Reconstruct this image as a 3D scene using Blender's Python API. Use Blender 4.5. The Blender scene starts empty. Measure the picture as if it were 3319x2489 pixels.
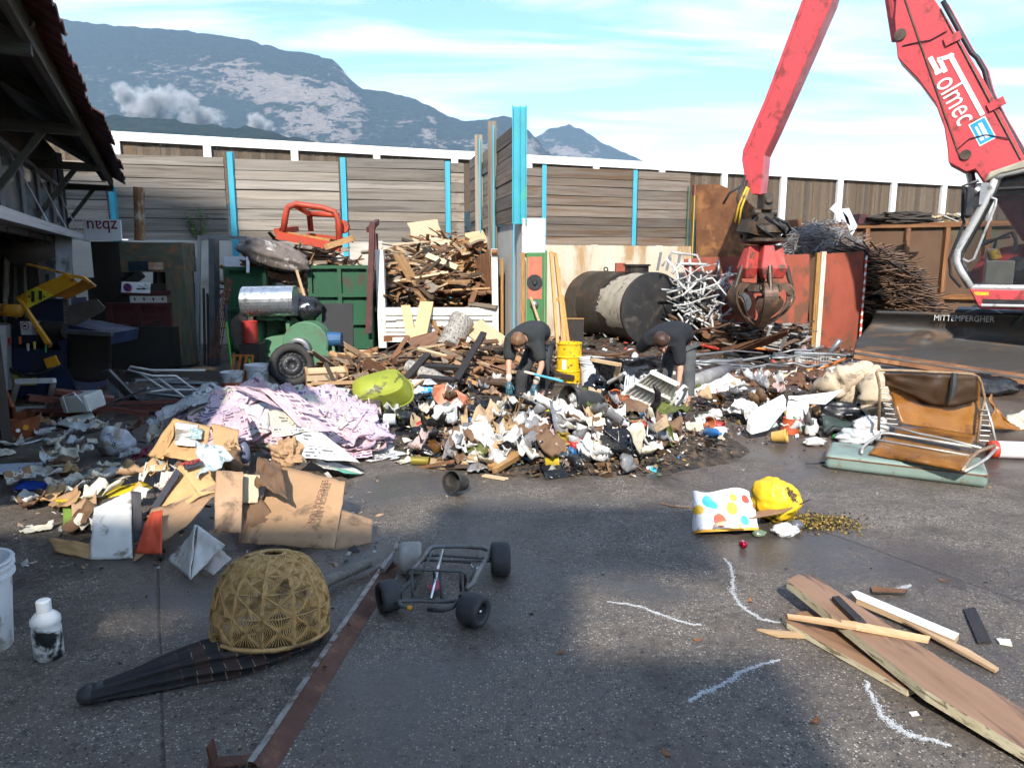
import bpy, math, random
from mathutils import Vector as V, Matrix as Mx, Euler, noise as NZ
R = math.radians
sc = bpy.context.scene
COL = sc.collection
# ------------------------------------------------------------------ camera
PITCH, F, CX, CY, CH = R(9.5), 1550.0, 1106.0, 829.5, 1.75
cam = bpy.data.objects.new('camera', bpy.data.cameras.new('camera'))
COL.objects.link(cam)
cam.location = (0, 0, CH)
cam.rotation_euler = (R(90) - PITCH, 0, 0)
cam.data.sensor_width = 36
cam.data.lens = 36 * F / 2212
cam.data.clip_start = 0.05
cam.data.clip_end = 60000
sc.camera = cam
# ------------------------------------------------------------------ sky, sun, exposure
SUN_EL, SUN_AZ = R(38), R(4.5)          # sun behind the camera, a little to the left
TOSUN = V((-math.sin(SUN_AZ) * math.cos(SUN_EL), -math.cos(SUN_AZ) * math.cos(SUN_EL), math.sin(SUN_EL)))
world = bpy.data.worlds.new('World'); sc.world = world; world.use_nodes = True
wn, wl = world.node_tree.nodes, world.node_tree.links
wn.clear()
def wnode(t, **k):
    n = wn.new(t)
    for a, b in k.items(): setattr(n, a, b)
    return n
sky = wnode('ShaderNodeTexSky', sky_type='NISHITA', sun_disc=False)
sky.sun_elevation = SUN_EL; sky.sun_rotation = math.pi + SUN_AZ
sky.altitude = 250; sky.air_density = 1.0; sky.dust_density = 0.3; sky.ozone_density = 0.8
bg1 = wnode('ShaderNodeBackground'); bg1.inputs[1].default_value = 0.15
hsv = wnode('ShaderNodeHueSaturation'); hsv.inputs['Saturation'].default_value = 1.18; hsv.inputs['Hue'].default_value = 0.494; hsv.inputs['Value'].default_value = 0.9
wl.new(sky.outputs[0], hsv.inputs['Color']); wl.new(hsv.outputs[0], bg1.inputs[0])
bg2 = wnode('ShaderNodeBackground'); bg2.inputs[0].default_value = (1, 1, 1, 1); bg2.inputs[1].default_value = 0.95
tc = wnode('ShaderNodeTexCoord'); sp = wnode('ShaderNodeSeparateXYZ'); wl.new(tc.outputs['Generated'], sp.inputs[0])
def wm(op, a, b=None, c=None, clamp=False):
    n = wnode('ShaderNodeMath', operation=op, use_clamp=clamp)
    for i, x in enumerate((a, b, c)):
        if x is None: continue
        if isinstance(x, (int, float)): n.inputs[i].default_value = x
        else: wl.new(x, n.inputs[i])
    return n.outputs[0]
zz = wm('MAXIMUM', wm('ADD', sp.outputs[2], 0.10), 0.04)
cxy = wnode('ShaderNodeCombineXYZ')
wl.new(wm('DIVIDE', sp.outputs[0], zz), cxy.inputs[0]); wl.new(wm('DIVIDE', sp.outputs[1], zz), cxy.inputs[1])
mp = wnode('ShaderNodeMapping'); mp.inputs['Rotation'].default_value = (0, 0, R(-28)); mp.inputs['Scale'].default_value = (0.5, 1.7, 1)
mp.inputs['Location'].default_value = (0.35, 0.2, 0)
wl.new(cxy.outputs[0], mp.inputs[0])
cn = wnode('ShaderNodeTexNoise'); cn.inputs['Scale'].default_value = 1.45; cn.inputs['Detail'].default_value = 9
cn.inputs['Roughness'].default_value = 0.58; cn.inputs['Distortion'].default_value = 0.7
wl.new(mp.outputs[0], cn.inputs['Vector'])
cr = wnode('ShaderNodeMapRange'); cr.inputs[1].default_value = 0.45; cr.inputs[2].default_value = 0.68
wl.new(cn.outputs[0], cr.inputs[0])
hz = wnode('ShaderNodeMapRange'); hz.inputs[1].default_value = 0.20; hz.inputs[2].default_value = 0.03   # thicker cloud low down, all round
wl.new(sp.outputs[2], hz.inputs[0])
fac = wm('MULTIPLY', wm('ADD', wm('MULTIPLY', cr.outputs[0], 0.85), wm('MULTIPLY', hz.outputs[0], 0.62), clamp=True), 0.92)
mixw = wnode('ShaderNodeMixShader')
wl.new(fac, mixw.inputs[0]); wl.new(bg1.outputs[0], mixw.inputs[1]); wl.new(bg2.outputs[0], mixw.inputs[2])
wo = wnode('ShaderNodeOutputWorld'); wl.new(mixw.outputs[0], wo.inputs[0])
sun = bpy.data.objects.new('sun', bpy.data.lights.new('sun', 'SUN')); COL.objects.link(sun)
sun.data.energy = 3.8; sun.data.angle = R(0.9); sun.data.color = (1.0, 0.945, 0.86)
sun.rotation_euler = TOSUN.to_track_quat('Z', 'Y').to_euler(); sun.location = (0, -5, 30)
sc.view_settings.view_transform = 'Standard'; sc.view_settings.look = 'None'
sc.view_settings.exposure = 1.3; sc.view_settings.gamma = 1; sc.view_settings.use_curve_mapping = False
sc.cycles.use_denoising = True
sc.cycles.max_bounces = 4; sc.cycles.diffuse_bounces = 2; sc.cycles.glossy_bounces = 2; sc.cycles.transmission_bounces = 4
sc.cycles.use_adaptive_sampling = True; sc.cycles.adaptive_threshold = .03; sc.cycles.adaptive_min_samples = 10
sc.cycles.volume_bounces = 0; sc.cycles.caustics_reflective = False; sc.cycles.caustics_refractive = False
sc.cycles.sample_clamp_indirect = 6

# ------------------------------------------------------------------ pixels of the photograph (2212 wide) to places
_s, _c = math.sin(PITCH), math.cos(PITCH)
def ray(u, v):
    a, b = (u - CX) / F, (CY - v) / F
    return V((a, _c + b * _s, -_s + b * _c))
def G(u, v, h=0.0):                      # where the line of sight meets height h
    d = ray(u, v); t = (h - CH) / d.z
    return V((d.x * t, d.y * t, h))
def P(u, v, Y):                          # the point of the line of sight at distance Y ahead
    d = ray(u, v); t = Y / d.y
    return V((d.x * t, Y, CH + d.z * t))
def PL(A, d):                            # vertical plane through A along d
    def f(u, v):
        r = ray(u, v)
        t = (A[0] * d[1] - A[1] * d[0]) / (r.x * d[1] - r.y * d[0])
        return V((r.x * t, r.y * t, CH + r.z * t))
    return f
HEAPS = []
def heap(x, y):
    z = 0
    for cx, cy, rx, ry, h in HEAPS:
        q = ((x - cx) / rx) ** 2 + ((y - cy) / ry) ** 2
        if q < 1: z = max(z, h * (1 - q) ** 1.15)
    return z
def H(u, v, dz=0.0):                     # where the line of sight meets ground or heap
    d = ray(u, v); t = max(1.0, (1.4 - CH) / d.z) if d.z < 0 else 1.0
    for i in range(900):
        x, y, z = d.x * t, d.y * t, CH + d.z * t
        if z <= heap(x, y) + dz: break
        t += 0.03
    return V((x, y, heap(x, y) + dz))
def mpp(p):                              # metres per photograph pixel there
    return (p.y * _c + (CH - p.z) * _s) / F

# ------------------------------------------------------------------ materials
MATS = {}
def hexc(c):
    if isinstance(c, str):
        o = [int(c[i:i + 2], 16) / 255 for i in (0, 2, 4)]
        return tuple(((x / 12.92) if x <= .04045 else ((x + .055) / 1.055) ** 2.4) for x in o) + (1,)
    return tuple(c) + (1,) if len(c) == 3 else tuple(c)
class NT:
    def __init__(s, name):
        s.m = bpy.data.materials.new(name); s.m.use_nodes = True
        s.n, s.l = s.m.node_tree.nodes, s.m.node_tree.links; s.n.clear()
        s.out = s.n.new('ShaderNodeOutputMaterial'); s.b = s.n.new('ShaderNodeBsdfPrincipled')
        s.l.new(s.b.outputs[0], s.out.inputs[0])
    def N(s, t, **k):
        n = s.n.new(t)
        for a, b in k.items(): setattr(n, a, b)
        return n
    def S(s, sock, x):
        if hasattr(x, 'is_output') or hasattr(x, 'links'): s.l.new(x, sock)
        else: sock.default_value = x
    def math(s, op, a, b=0.0, clamp=False):
        n = s.N('ShaderNodeMath', operation=op, use_clamp=clamp); s.S(n.inputs[0], a); s.S(n.inputs[1], b); return n.outputs[0]
    def mix(s, f, a, b, mode='MIX'):
        n = s.N('ShaderNodeMix', data_type='RGBA', blend_type=mode, clamp_factor=True)
        s.S(n.inputs[0], f); s.S(n.inputs[6], a); s.S(n.inputs[7], b); return n.outputs[2]
    def rng(s, x, a, b, c=0.0, d=1.0):
        n = s.N('ShaderNodeMapRange'); s.S(n.inputs[0], x)
        for i, q in enumerate((a, b, c, d)): n.inputs[i + 1].default_value = q
        return n.outputs[0]
    def noise(s, vec, scale, detail=4, rough=.55, dist=0.0):
        n = s.N('ShaderNodeTexNoise'); s.l.new(vec, n.inputs['Vector'])
        n.inputs['Scale'].default_value = scale; n.inputs['Detail'].default_value = detail
        n.inputs['Roughness'].default_value = rough; n.inputs['Distortion'].default_value = dist
        return n.outputs[0]
    def coords(s, kind='Object', scale=(1, 1, 1), rnd=True):
        t = s.N('ShaderNodeTexCoord'); v = t.outputs[kind]
        if rnd:
            oi = s.N('ShaderNodeObjectInfo'); q = s.N('ShaderNodeVectorMath', operation='ADD'); k = s.math('MULTIPLY', oi.outputs['Random'], 37.0)
            s.l.new(v, q.inputs[0]); s.l.new(k, q.inputs[1]); v = q.outputs[0]
        m = s.N('ShaderNodeMapping'); m.inputs['Scale'].default_value = scale; s.l.new(v, m.inputs[0])
        return m.outputs[0]
    def bump(s, h, st=.3, dist=.01):
        n = s.N('ShaderNodeBump'); n.inputs['Strength'].default_value = st; n.inputs['Distance'].default_value = dist
        s.l.new(h, n.inputs['Height']); s.l.new(n.outputs[0], s.b.inputs['Normal'])
def M(name, c, c2=None, sc_=6.0, rough=.6, metal=0.0, bump=0.0, rnd=0.0, st=(1, 1, 1), dirt=None, spec=.4, kind='Object', alpha=None, lo=.35, hi=.65):
    """painted, rusty, wooden ... : two tones mixed by noise, a stain colour with its own shape, light relief"""
    if name in MATS: return MATS[name]
    t = NT(name); c = hexc(c); c2 = hexc(c2) if c2 is not None else tuple(x * .72 for x in c[:3]) + (1,)
    v = t.coords(kind, st); n1 = t.noise(v, sc_, 4, .6)
    col = t.mix(t.rng(n1, lo, hi), c, c2)
    if dirt:
        dc, amt, dsc = dirt
        col = t.mix(t.rng(t.noise(v, dsc, 4, .65, .4), .62 - amt * .3, .70 - amt * .22), col, hexc(dc))
    if rnd:
        oi = t.N('ShaderNodeObjectInfo'); hs = t.N('ShaderNodeHueSaturation')
        t.l.new(t.rng(oi.outputs['Random'], 0, 1, 1 - rnd, 1 + rnd), hs.inputs['Value'])
        w = t.math('FRACT', t.math('MULTIPLY', oi.outputs['Random'], 7.31)); t.l.new(t.rng(w, 0, 1, 1 - rnd * .6, 1 + rnd * .4), hs.inputs['Saturation'])
        t.l.new(col, hs.inputs['Color']); col = hs.outputs[0]
    t.l.new(col, t.b.inputs['Base Color'])
    t.l.new(t.rng(n1, .3, .7, max(.03, rough - .12), min(1, rough + .12)), t.b.inputs['Roughness'])
    t.b.inputs['Metallic'].default_value = metal; t.b.inputs['Specular IOR Level'].default_value = spec
    if alpha is not None: t.b.inputs['Alpha'].default_value = alpha
    if bump: t.bump(t.noise(v, sc_ * 2.2, 4, .65), bump, .012)
    MATS[name] = t.m
    return t.m
def MV(name, rough=.6, spec=.4):         # colour carried by the pieces themselves (mixed litter)
    if name in MATS: return MATS[name]
    t = NT(name); a = t.N('ShaderNodeVertexColor', layer_name='Col'); v = t.coords('Object', rnd=False)
    t.l.new(t.mix(t.rng(t.noise(v, 25, 4), .35, .7, 0, .35), a.outputs[0], (.05, .04, .03, 1)), t.b.inputs['Base Color'])
    t.b.inputs['Roughness'].default_value = rough; t.b.inputs['Specular IOR Level'].default_value = spec
    MATS[name] = t.m
    return t.m

# ------------------------------------------------------------------ meshes
class MB:
    def __init__(s): s.v, s.f, s.mi, s.uv, s.c = [], [], [], [], []; s.cur = 0; s.col = None
    def add(s, vs, fs, uv=None):
        o = len(s.v); s.v += [tuple(p) for p in vs]
        for f in fs:
            s.f.append(tuple(i + o for i in f)); s.mi.append(s.cur); s.c.append(s.col)
        s.uv += uv if uv else [(0, 0)] * len(vs)
        return s
    def box(s, c, d, rot=None):
        x, y, z = d[0] / 2, d[1] / 2, d[2] / 2
        vs = [V(p) for p in ((-x, -y, -z), (x, -y, -z), (x, y, -z), (-x, y, -z), (-x, -y, z), (x, -y, z), (x, y, z), (-x, y, z))]
        if rot is not None:
            m = rot if isinstance(rot, Mx) else Euler(rot).to_matrix()
            vs = [m @ p for p in vs]
        c = V(c)
        return s.add([p + c for p in vs], [(3, 2, 1, 0), (4, 5, 6, 7), (0, 1, 5, 4), (1, 2, 6, 5), (2, 3, 7, 6), (3, 0, 4, 7)], [(0, 0), (1, 0), (1, 1), (0, 1)] * 2)
    def tube(s, pts, r, n=8, closed=False, cap=True):
        pts = [V(p) for p in pts]; rs = r if isinstance(r, (list, tuple)) else [r] * len(pts)
        L = len(pts); rings = []; up = None
        for i, p in enumerate(pts):
            if closed: d = pts[(i + 1) % L] - pts[i - 1]
            else: d = pts[min(i + 1, L - 1)] - pts[max(i - 1, 0)]
            if d.length < 1e-9: d = V((0, 0, 1))
            d.normalize()
            if up is None: up = V((0, 0, 1)) if abs(d.z) < .9 else V((1, 0, 0))
            a = d.cross(up)
            if a.length < 1e-5: a = d.cross(V((1, .3, .2)))
            a.normalize(); b = a.cross(d); up = b
            rings.append([p + (a * math.cos(2 * math.pi * k / n) + b * math.sin(2 * math.pi * k / n)) * rs[i] for k in range(n)])
        vs = [q for g in rings for q in g]; fs = []
        for i in range(L if closed else L - 1):
            j = (i + 1) % L
            for k in range(n): fs.append((i * n + k, i * n + (k + 1) % n, j * n + (k + 1) % n, j * n + k))
        if cap and not closed: fs += [tuple(range(n))[::-1], tuple(range((L - 1) * n, L * n))]
        return s.add(vs, fs, [(k / n, i / max(1, L - 1)) for i in range(L) for k in range(n)])
    def cyl(s, a, b, r, r2=None, n=16): return s.tube([a, b], [r, r if r2 is None else r2], n)
    def lathe(s, prof, n=24, T=None, a0=0, a1=2 * math.pi, wob=None):
        full = abs(a1 - a0 - 2 * math.pi) < 1e-6; m = n if full else n + 1; vs = []; fs = []
        for i, (r, z) in enumerate(prof):
            for k in range(m):
                a = a0 + (a1 - a0) * k / n; w = wob(a, i) if wob else 1
                p = V((r * math.cos(a) * w, r * math.sin(a) * w, z)); vs.append(T @ p if T else p)
        for i in range(len(prof) - 1):
            for k in range(n):
                k2 = (k + 1) % m
                fs.append((i * m + k, i * m + k2, (i + 1) * m + k2, (i + 1) * m + k))
        return s.add(vs, fs, [(k / n, i / max(1, len(prof) - 1)) for i in range(len(prof)) for k in range(m)])
    def grid(s, fn, nu, nv):
        vs = [fn(i / nu, j / nv) for j in range(nv + 1) for i in range(nu + 1)]
        fs = [(j * (nu + 1) + i, j * (nu + 1) + i + 1, (j + 1) * (nu + 1) + i + 1, (j + 1) * (nu + 1) + i) for j in range(nv) for i in range(nu)]
        return s.add(vs, fs, [(i / nu, j / nv) for j in range(nv + 1) for i in range(nu + 1)])
    def prism(s, pts, ext):
        n = len(pts); pts = [V(p) for p in pts]; e = V(ext)
        return s.add(pts + [p + e for p in pts], [tuple(range(n)), tuple(range(2 * n - 1, n - 1, -1))] + [(i, i + n, (i + 1) % n + n, (i + 1) % n) for i in range(n)])
    def ball(s, c, r, nu=16, nv=10, fn=None):
        c = V(c); r = V(r) if not isinstance(r, (int, float)) else V((r, r, r)); vs = []
        for j in range(nv + 1):
            for i in range(nu):
                a, b = 2 * math.pi * i / nu, math.pi * j / nv
                p = V((math.sin(b) * math.cos(a), math.sin(b) * math.sin(a), math.cos(b)))
                k = fn(p) if fn else 1
                vs.append(c + V((p.x * r.x, p.y * r.y, p.z * r.z)) * k)
        fs = [(j * nu + i, (j + 1) * nu + i, (j + 1) * nu + (i + 1) % nu, j * nu + (i + 1) % nu) for j in range(nv) for i in range(nu)]
        return s.add(vs, fs, [(i / nu, j / nv) for j in range(nv + 1) for i in range(nu)])
    def build(s, name, mats, parent=None, smooth=False, bevel=0, solid=0, sub=0, center=False):
        me = bpy.data.meshes.new(name); vs = s.v; off = V((0, 0, 0))
        if center and vs:
            xs, ys, zs = zip(*vs); off = V(((min(xs) + max(xs)) / 2, (min(ys) + max(ys)) / 2, min(zs)))
            vs = [(x - off.x, y - off.y, z - off.z) for x, y, z in vs]
        me.from_pydata(vs, [], s.f)
        ms = mats if isinstance(mats, (list, tuple)) else [mats]
        for m in ms: me.materials.append(m)
        if len(ms) > 1: me.polygons.foreach_set('material_index', s.mi)
        if smooth: me.polygons.foreach_set('use_smooth', [True] * len(s.f))
        ul = me.uv_layers.new(name='UVMap'); li = [0] * len(me.loops); me.loops.foreach_get('vertex_index', li)
        flat = [0.0] * (2 * len(li))
        for k, i in enumerate(li): flat[2 * k], flat[2 * k + 1] = s.uv[i]
        ul.data.foreach_set('uv', flat)
        if any(q is not None for q in s.c):
            ca = me.color_attributes.new('Col', 'FLOAT_COLOR', 'CORNER'); arr = []
            for p, q in zip(s.f, s.c): arr += list(q or (1, 1, 1, 1)) * len(p)
            ca.data.foreach_set('color', arr)
        me.update()
        o = bpy.data.objects.new(name, me); COL.objects.link(o)
        if parent: o.parent = parent
        if center: o.location = off
        if solid: m = o.modifiers.new('thickness', 'SOLIDIFY'); m.thickness = solid; m.offset = 0
        if bevel: m = o.modifiers.new('bevel', 'BEVEL'); m.width = bevel; m.segments = 1; m.limit_method = 'ANGLE'
        if sub: m = o.modifiers.new('round', 'SUBSURF'); m.levels = sub; m.render_levels = sub
        return o
def tag(o, label=None, cat=None, group=None, kind=None):
    if label: o['label'] = label
    if cat: o['category'] = cat
    if group: o['group'] = group
    if kind: o['kind'] = kind
    return o
def thing(name, label, cat, loc=(0, 0, 0), rot=(0, 0, 0), group=None):
    o = bpy.data.objects.new(name, None); COL.objects.link(o); o.empty_display_size = .1
    o.location = loc; o.rotation_euler = rot
    return tag(o, label, cat, group)
def one(mb, name, label, cat, mat, loc=None, rot=None, group=None, **k):     # a thing that is one mesh
    o = mb.build(name, mat, center=(loc is None), **k)
    if loc is not None: o.location = loc
    if rot is not None: o.rotation_euler = rot
    return tag(o, label, cat, group)
def dup(o, parent=None):
    c = o.copy(); COL.objects.link(c); c.parent = parent
    for ch in o.children: dup(ch, c)
    return c
def basis(A, B, roll=0.0):               # matrix whose x runs from A to B
    x = (B - A).normalized(); z = V((0, 0, 1)) if abs(x.z) < .95 else V((0, 1, 0))
    y = z.cross(x).normalized(); z = x.cross(y)
    m = Mx((x, y, z)).transposed()
    return m @ Mx.Rotation(roll, 3, 'X')
def bar(mb, A, B, w, t, roll=0.0):
    A, B = V(A), V(B)
    return mb.box((A + B) / 2, ((B - A).length, w, t), basis(A, B, roll))
def fbm(p, s=1.0, o=4): return NZ.fractal(V(p) * s, 1.0, 2.0, o)
_txt = {}
def text(name, s, mat, parent, m, size=1.0, ext=0.0):     # lettering as a mesh; m places its own x right, y up, z out
    cu = bpy.data.curves.new('t', 'FONT'); cu.body = s; cu.size = size; cu.align_x = 'CENTER'; cu.align_y = 'CENTER'; cu.extrude = ext; cu.resolution_u = 3
    to = bpy.data.objects.new('t', cu); COL.objects.link(to)
    dg = bpy.context.evaluated_depsgraph_get(); me = bpy.data.meshes.new_from_object(to.evaluated_get(dg))
    bpy.data.objects.remove(to); bpy.data.curves.remove(cu)
    me.name = name; me.materials.clear(); me.materials.append(mat)
    o = bpy.data.objects.new(name, me); COL.objects.link(o)
    if parent: o.parent = parent
    o.matrix_local = m
    return o
def frame(o, x, y, scale=1.0):           # 4x4 with origin o, axes x,y (orthonormalised)
    x = V(x).normalized(); y = V(y); y = (y - x * x.dot(y)).normalized(); z = x.cross(y)
    m = Mx((x * scale, y * scale, z * scale)).transposed().to_4x4(); m.translation = V(o)
    return m
def third(p, u0, u1):                    # which third of a heap a piece lies in, seen from here
    u = CX + F * p.x / (p.y * _c + (CH - p.z) * _s); return ('left third', 'middle third', 'right third')[max(0, min(2, int(3 * (u - u0) / (u1 - u0))))]
RND = random.Random(7)
def U(a, b): return RND.uniform(a, b)

# ================================================================== THE SETTING
# ---- ground: worn exposed-aggregate concrete, damp in places, two joints
def ground_mat():
    t = NT('yard concrete'); v = t.coords('Object', rnd=False)
    vo = t.N('ShaderNodeTexVoronoi'); vo.inputs['Scale'].default_value = 78; t.l.new(v, vo.inputs['Vector'])
    sr = t.N('ShaderNodeSeparateColor'); t.l.new(vo.outputs['Color'], sr.inputs[0])
    vo2 = t.N('ShaderNodeTexVoronoi'); vo2.inputs['Scale'].default_value = 180; t.l.new(v, vo2.inputs['Vector'])
    sr2 = t.N('ShaderNodeSeparateColor'); t.l.new(vo2.outputs['Color'], sr2.inputs[0])
    big = t.noise(v, .75, 4, .62, .6); mid = t.noise(v, 2.6, 3, .65); fine = t.noise(v, 22, 3, .7)
    base = t.mix(t.rng(mid, .3, .7), (.080, .065, .053, 1), (.145, .121, .100, 1))
    base = t.mix(t.rng(big, .38, .62), base, (.108, .084, .064, 1))
    base = t.mix(t.rng(fine, .45, .75, 0, .8), base, (.022, .021, .021, 1))
    stone = t.mix(sr.outputs[1], (.27, .24, .20, 1), (.46, .415, .35, 1))
    worn = t.rng(mid, .34, .6)
    f1 = t.math('MULTIPLY', t.rng(sr.outputs[0], .66, .72), t.rng(vo.outputs['Distance'], .42, .30))
    f2 = t.math('MULTIPLY', t.rng(sr2.outputs[0], .72, .78), t.rng(vo2.outputs['Distance'], .45, .30))
    fs = t.math('MULTIPLY', t.math('MAXIMUM', f1, t.math('MULTIPLY', f2, .7)), t.math('ADD', t.math('MULTIPLY', worn, .85), .15))
    col = t.mix(fs, base, stone)
    col = t.mix(t.math('MULTIPLY', t.rng(sr.outputs[0], .12, .08), t.rng(vo.outputs['Distance'], .42, .34)), col, (.012, .012, .013, 1))
    # soil and dust trodden out from the heaps, ragged patches
    sx = t.N('ShaderNodeSeparateXYZ'); t.l.new(v, sx.inputs[0])
    soil = t.math('MULTIPLY', t.rng(sx.outputs[1], 5.4, 7.6), t.rng(t.math('ADD', t.math('MULTIPLY', big, .6), t.math('MULTIPLY', mid, .4)), .42, .54))
    col = t.mix(t.math('MULTIPLY', soil, .85), col, t.mix(t.rng(fine, .3, .7), (.045, .026, .016, 1), (.115, .072, .046, 1)))
    spill = t.rng(mid, .66, .74)
    col = t.mix(t.math('MULTIPLY', spill, .55), col, (.018, .017, .018, 1))
    col = t.mix(t.rng(big, .48, .62, 0, .68), col, (.034, .030, .028, 1))
    jm = None
    for a, b in ((G(340, 1240), G(352, 1640)), (G(1370, 1003), G(2212, 1302))):
        d = (b - a).normalized(); n = V((-d.y, d.x, 0)); k = n.dot(a)
        vm = t.N('ShaderNodeVectorMath', operation='DOT_PRODUCT'); t.l.new(v, vm.inputs[0]); vm.inputs[1].default_value = n
        w = t.math('ADD', t.math('SUBTRACT', vm.outputs['Value'], k), t.math('MULTIPLY', t.math('SUBTRACT', fine, .5), .022))
        q = t.rng(t.math('ABSOLUTE', w), .009, .003)
        jm = q if jm is None else t.math('MAXIMUM', jm, q)
    col = t.mix(t.math('MULTIPLY', jm, .55), col, (.020, .018, .017, 1))
    t.l.new(col, t.b.inputs['Base Color'])
    wet = t.rng(big, .42, .60)
    rgh = t.math('SUBTRACT', .74, t.math('MULTIPLY', wet, .40))
    t.l.new(t.math('ADD', rgh, t.math('MULTIPLY', fs, .15)), t.b.inputs['Roughness'])
    t.b.inputs['Specular IOR Level'].default_value = .38
    hgt = t.math('SUBTRACT', t.math('ADD', t.math('MULTIPLY', fs, .5), t.math('MULTIPLY', fine, .8)), t.math('MULTIPLY', jm, 3.0))
    t.bump(hgt, .5, .006)
    return t.m
mb = MB()
xs = [-24000, -300, -40, -12, -6, 0, 6, 12, 40, 300, 24000]; ys = [-24000, -300, -40, -8, 0, 4, 8, 14, 22, 40, 300, 24000]
mb.add([(x, y, 0) for y in ys for x in xs], [(j * 11 + i, j * 11 + i + 1, j * 11 + 12 + i, j * 11 + 11 + i) for j in range(11) for i in range(10)])
tag(mb.build('ground', ground_mat()), 'damp grey exposed aggregate concrete yard', None, None, 'structure')

# ---- mountains
def mountain_mat():
    t = NT('mountain forest and rock'); v = t.coords('Object', rnd=False)
    g = t.N('ShaderNodeNewGeometry'); sx = t.N('ShaderNodeSeparateXYZ'); t.l.new(g.outputs['Normal'], sx.inputs[0])
    m = t.N('ShaderNodeMapping'); m.inputs['Scale'].default_value = (1, 1, 2.6); t.l.new(v, m.inputs[0])
    n1 = t.noise(m.outputs[0], .0030, 8, .68, .8); n2 = t.noise(m.outputs[0], .016, 7, .72); n3 = t.noise(v, .045, 3, .75)
    forest = t.mix(t.rng(n2, .35, .65), (.014, .026, .018, 1), (.046, .062, .032, 1))
    forest = t.mix(t.rng(n3, .40, .65, 0, .7), forest, (.012, .022, .016, 1))
    rock = t.mix(t.rng(n2, .35, .65), (.40, .33, .27, 1), (.22, .19, .17, 1))
    steep = t.math('ADD', t.rng(sx.outputs[2], .84, .55), t.math('MULTIPLY', t.math('SUBTRACT', n1, .5), 2.0))
    pz = t.N('ShaderNodeSeparateXYZ'); t.l.new(v, pz.inputs[0]); crag = t.math('MULTIPLY', t.math('MULTIPLY', t.rng(pz.outputs[0], -2700, -1500), t.rng(pz.outputs[2], 650, 1050)), .62)
    steep = t.math('ADD', steep, crag)
    t.l.new(t.mix(t.rng(t.math('ADD', steep, t.math('MULTIPLY', t.math('SUBTRACT', n2, .5), 2.4)), 1.16, 1.36), forest, rock), t.b.inputs['Base Color'])
    t.b.inputs['Roughness'].default_value = 1; t.b.inputs['Specular IOR Level'].default_value = 0
    t.bump(t.math('ADD', n2, t.math('MULTIPLY', n3, .5)), 1.0, 55)
    return t.m
MMAT = mountain_mat()
def mountain(name, label, prof, D0, D1, amp, seed, skirt=.0):
    # prof: skyline pixels; ridge stands at distance D1, foot at D0
    mb = MB(); us = [p[0] for p in prof]
    def sky_v(u):
        for (a, b), (c, d) in zip(prof, prof[1:]):
            if a <= u <= c: return b + (d - b) * (u - a) / (c - a)
        return prof[-1][1]
    nu, nv = 300, 84
    def fn(a, b):
        u = us[0] + (us[-1] - us[0]) * a
        top = P(u, sky_v(u) , D1).z
        # profile of the slope: gentle foot, cliff bands high up
        q = b
        prof_h = .62 * q ** 1.35 + .38 * (1 / (1 + math.exp(-(q - .72) * 16)))
        prof_h /= (.62 + .38 * (1 / (1 + math.exp(-.28 * 16))))
        Y = D0 + (D1 - D0) * q
        x = (u - CX) / F * Y * 1.0
        k = q * (1 - q) * 4
        gully = (.32 - abs(NZ.fractal(V((x * .0019 + seed, Y * .0005, seed)), .9, 2.1, 6))) * amp * k * 1.7
        step = NZ.fractal(V((x * .0009, Y * .003, seed + 5)), 1, 2, 5) * amp * .5 * k
        rid = NZ.fractal(V((x * .012, 0, seed)), .8, 2.2, 6) * 16 * (q > .97)
        return V((x, Y + gully * .8, max(0, top * prof_h + gully + step) + rid))
    mb.grid(fn, nu, nv)
    def back(a, b):
        p = fn(a, 1.0); return V((p.x, p.y + 1500 * b, p.z * (1 - b)))
    mb.grid(back, nu, 2)
    return tag(mb.build(name, MMAT, smooth=True), label, None, None, 'structure')
mountain('mountain', 'forested mountain flank with pale cliff bands running across the left sky',
         [(-520, 20), (-200, 5), (60, 14), (105, 25), (250, 50), (330, 58), (430, 66), (560, 84), (640, 108), (700, 118), (735, 128), (757, 145), (772, 166), (795, 190),
          (850, 200), (905, 214), (945, 232), (975, 252), (1010, 262), (1045, 258), (1090, 250), (1120, 258), (1150, 292), (1185, 330), (1240, 400), (1330, 470), (1500, 540)], 3300, 6200, 230, 3.1)
mountain('mountain', 'lone rounded peak beyond the blue beam in the middle distance',
         [(1010, 400), (1100, 330), (1150, 298), (1185, 278), (1225, 270), (1255, 282), (1290, 306), (1330, 326), (1362, 338), (1420, 372), (1600, 420), (2000, 452), (2700, 470)], 6300, 8600, 170, 9.7)
mountain('hill', 'low green wooded hill at the foot of the big mountain',
         [(-600, 350), (-100, 330), (180, 262), (300, 256), (440, 262), (560, 276), (680, 300), (800, 330), (1000, 380), (1300, 430), (2000, 470), (2700, 480)], 1600, 2600, 60, 5.5)

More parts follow.
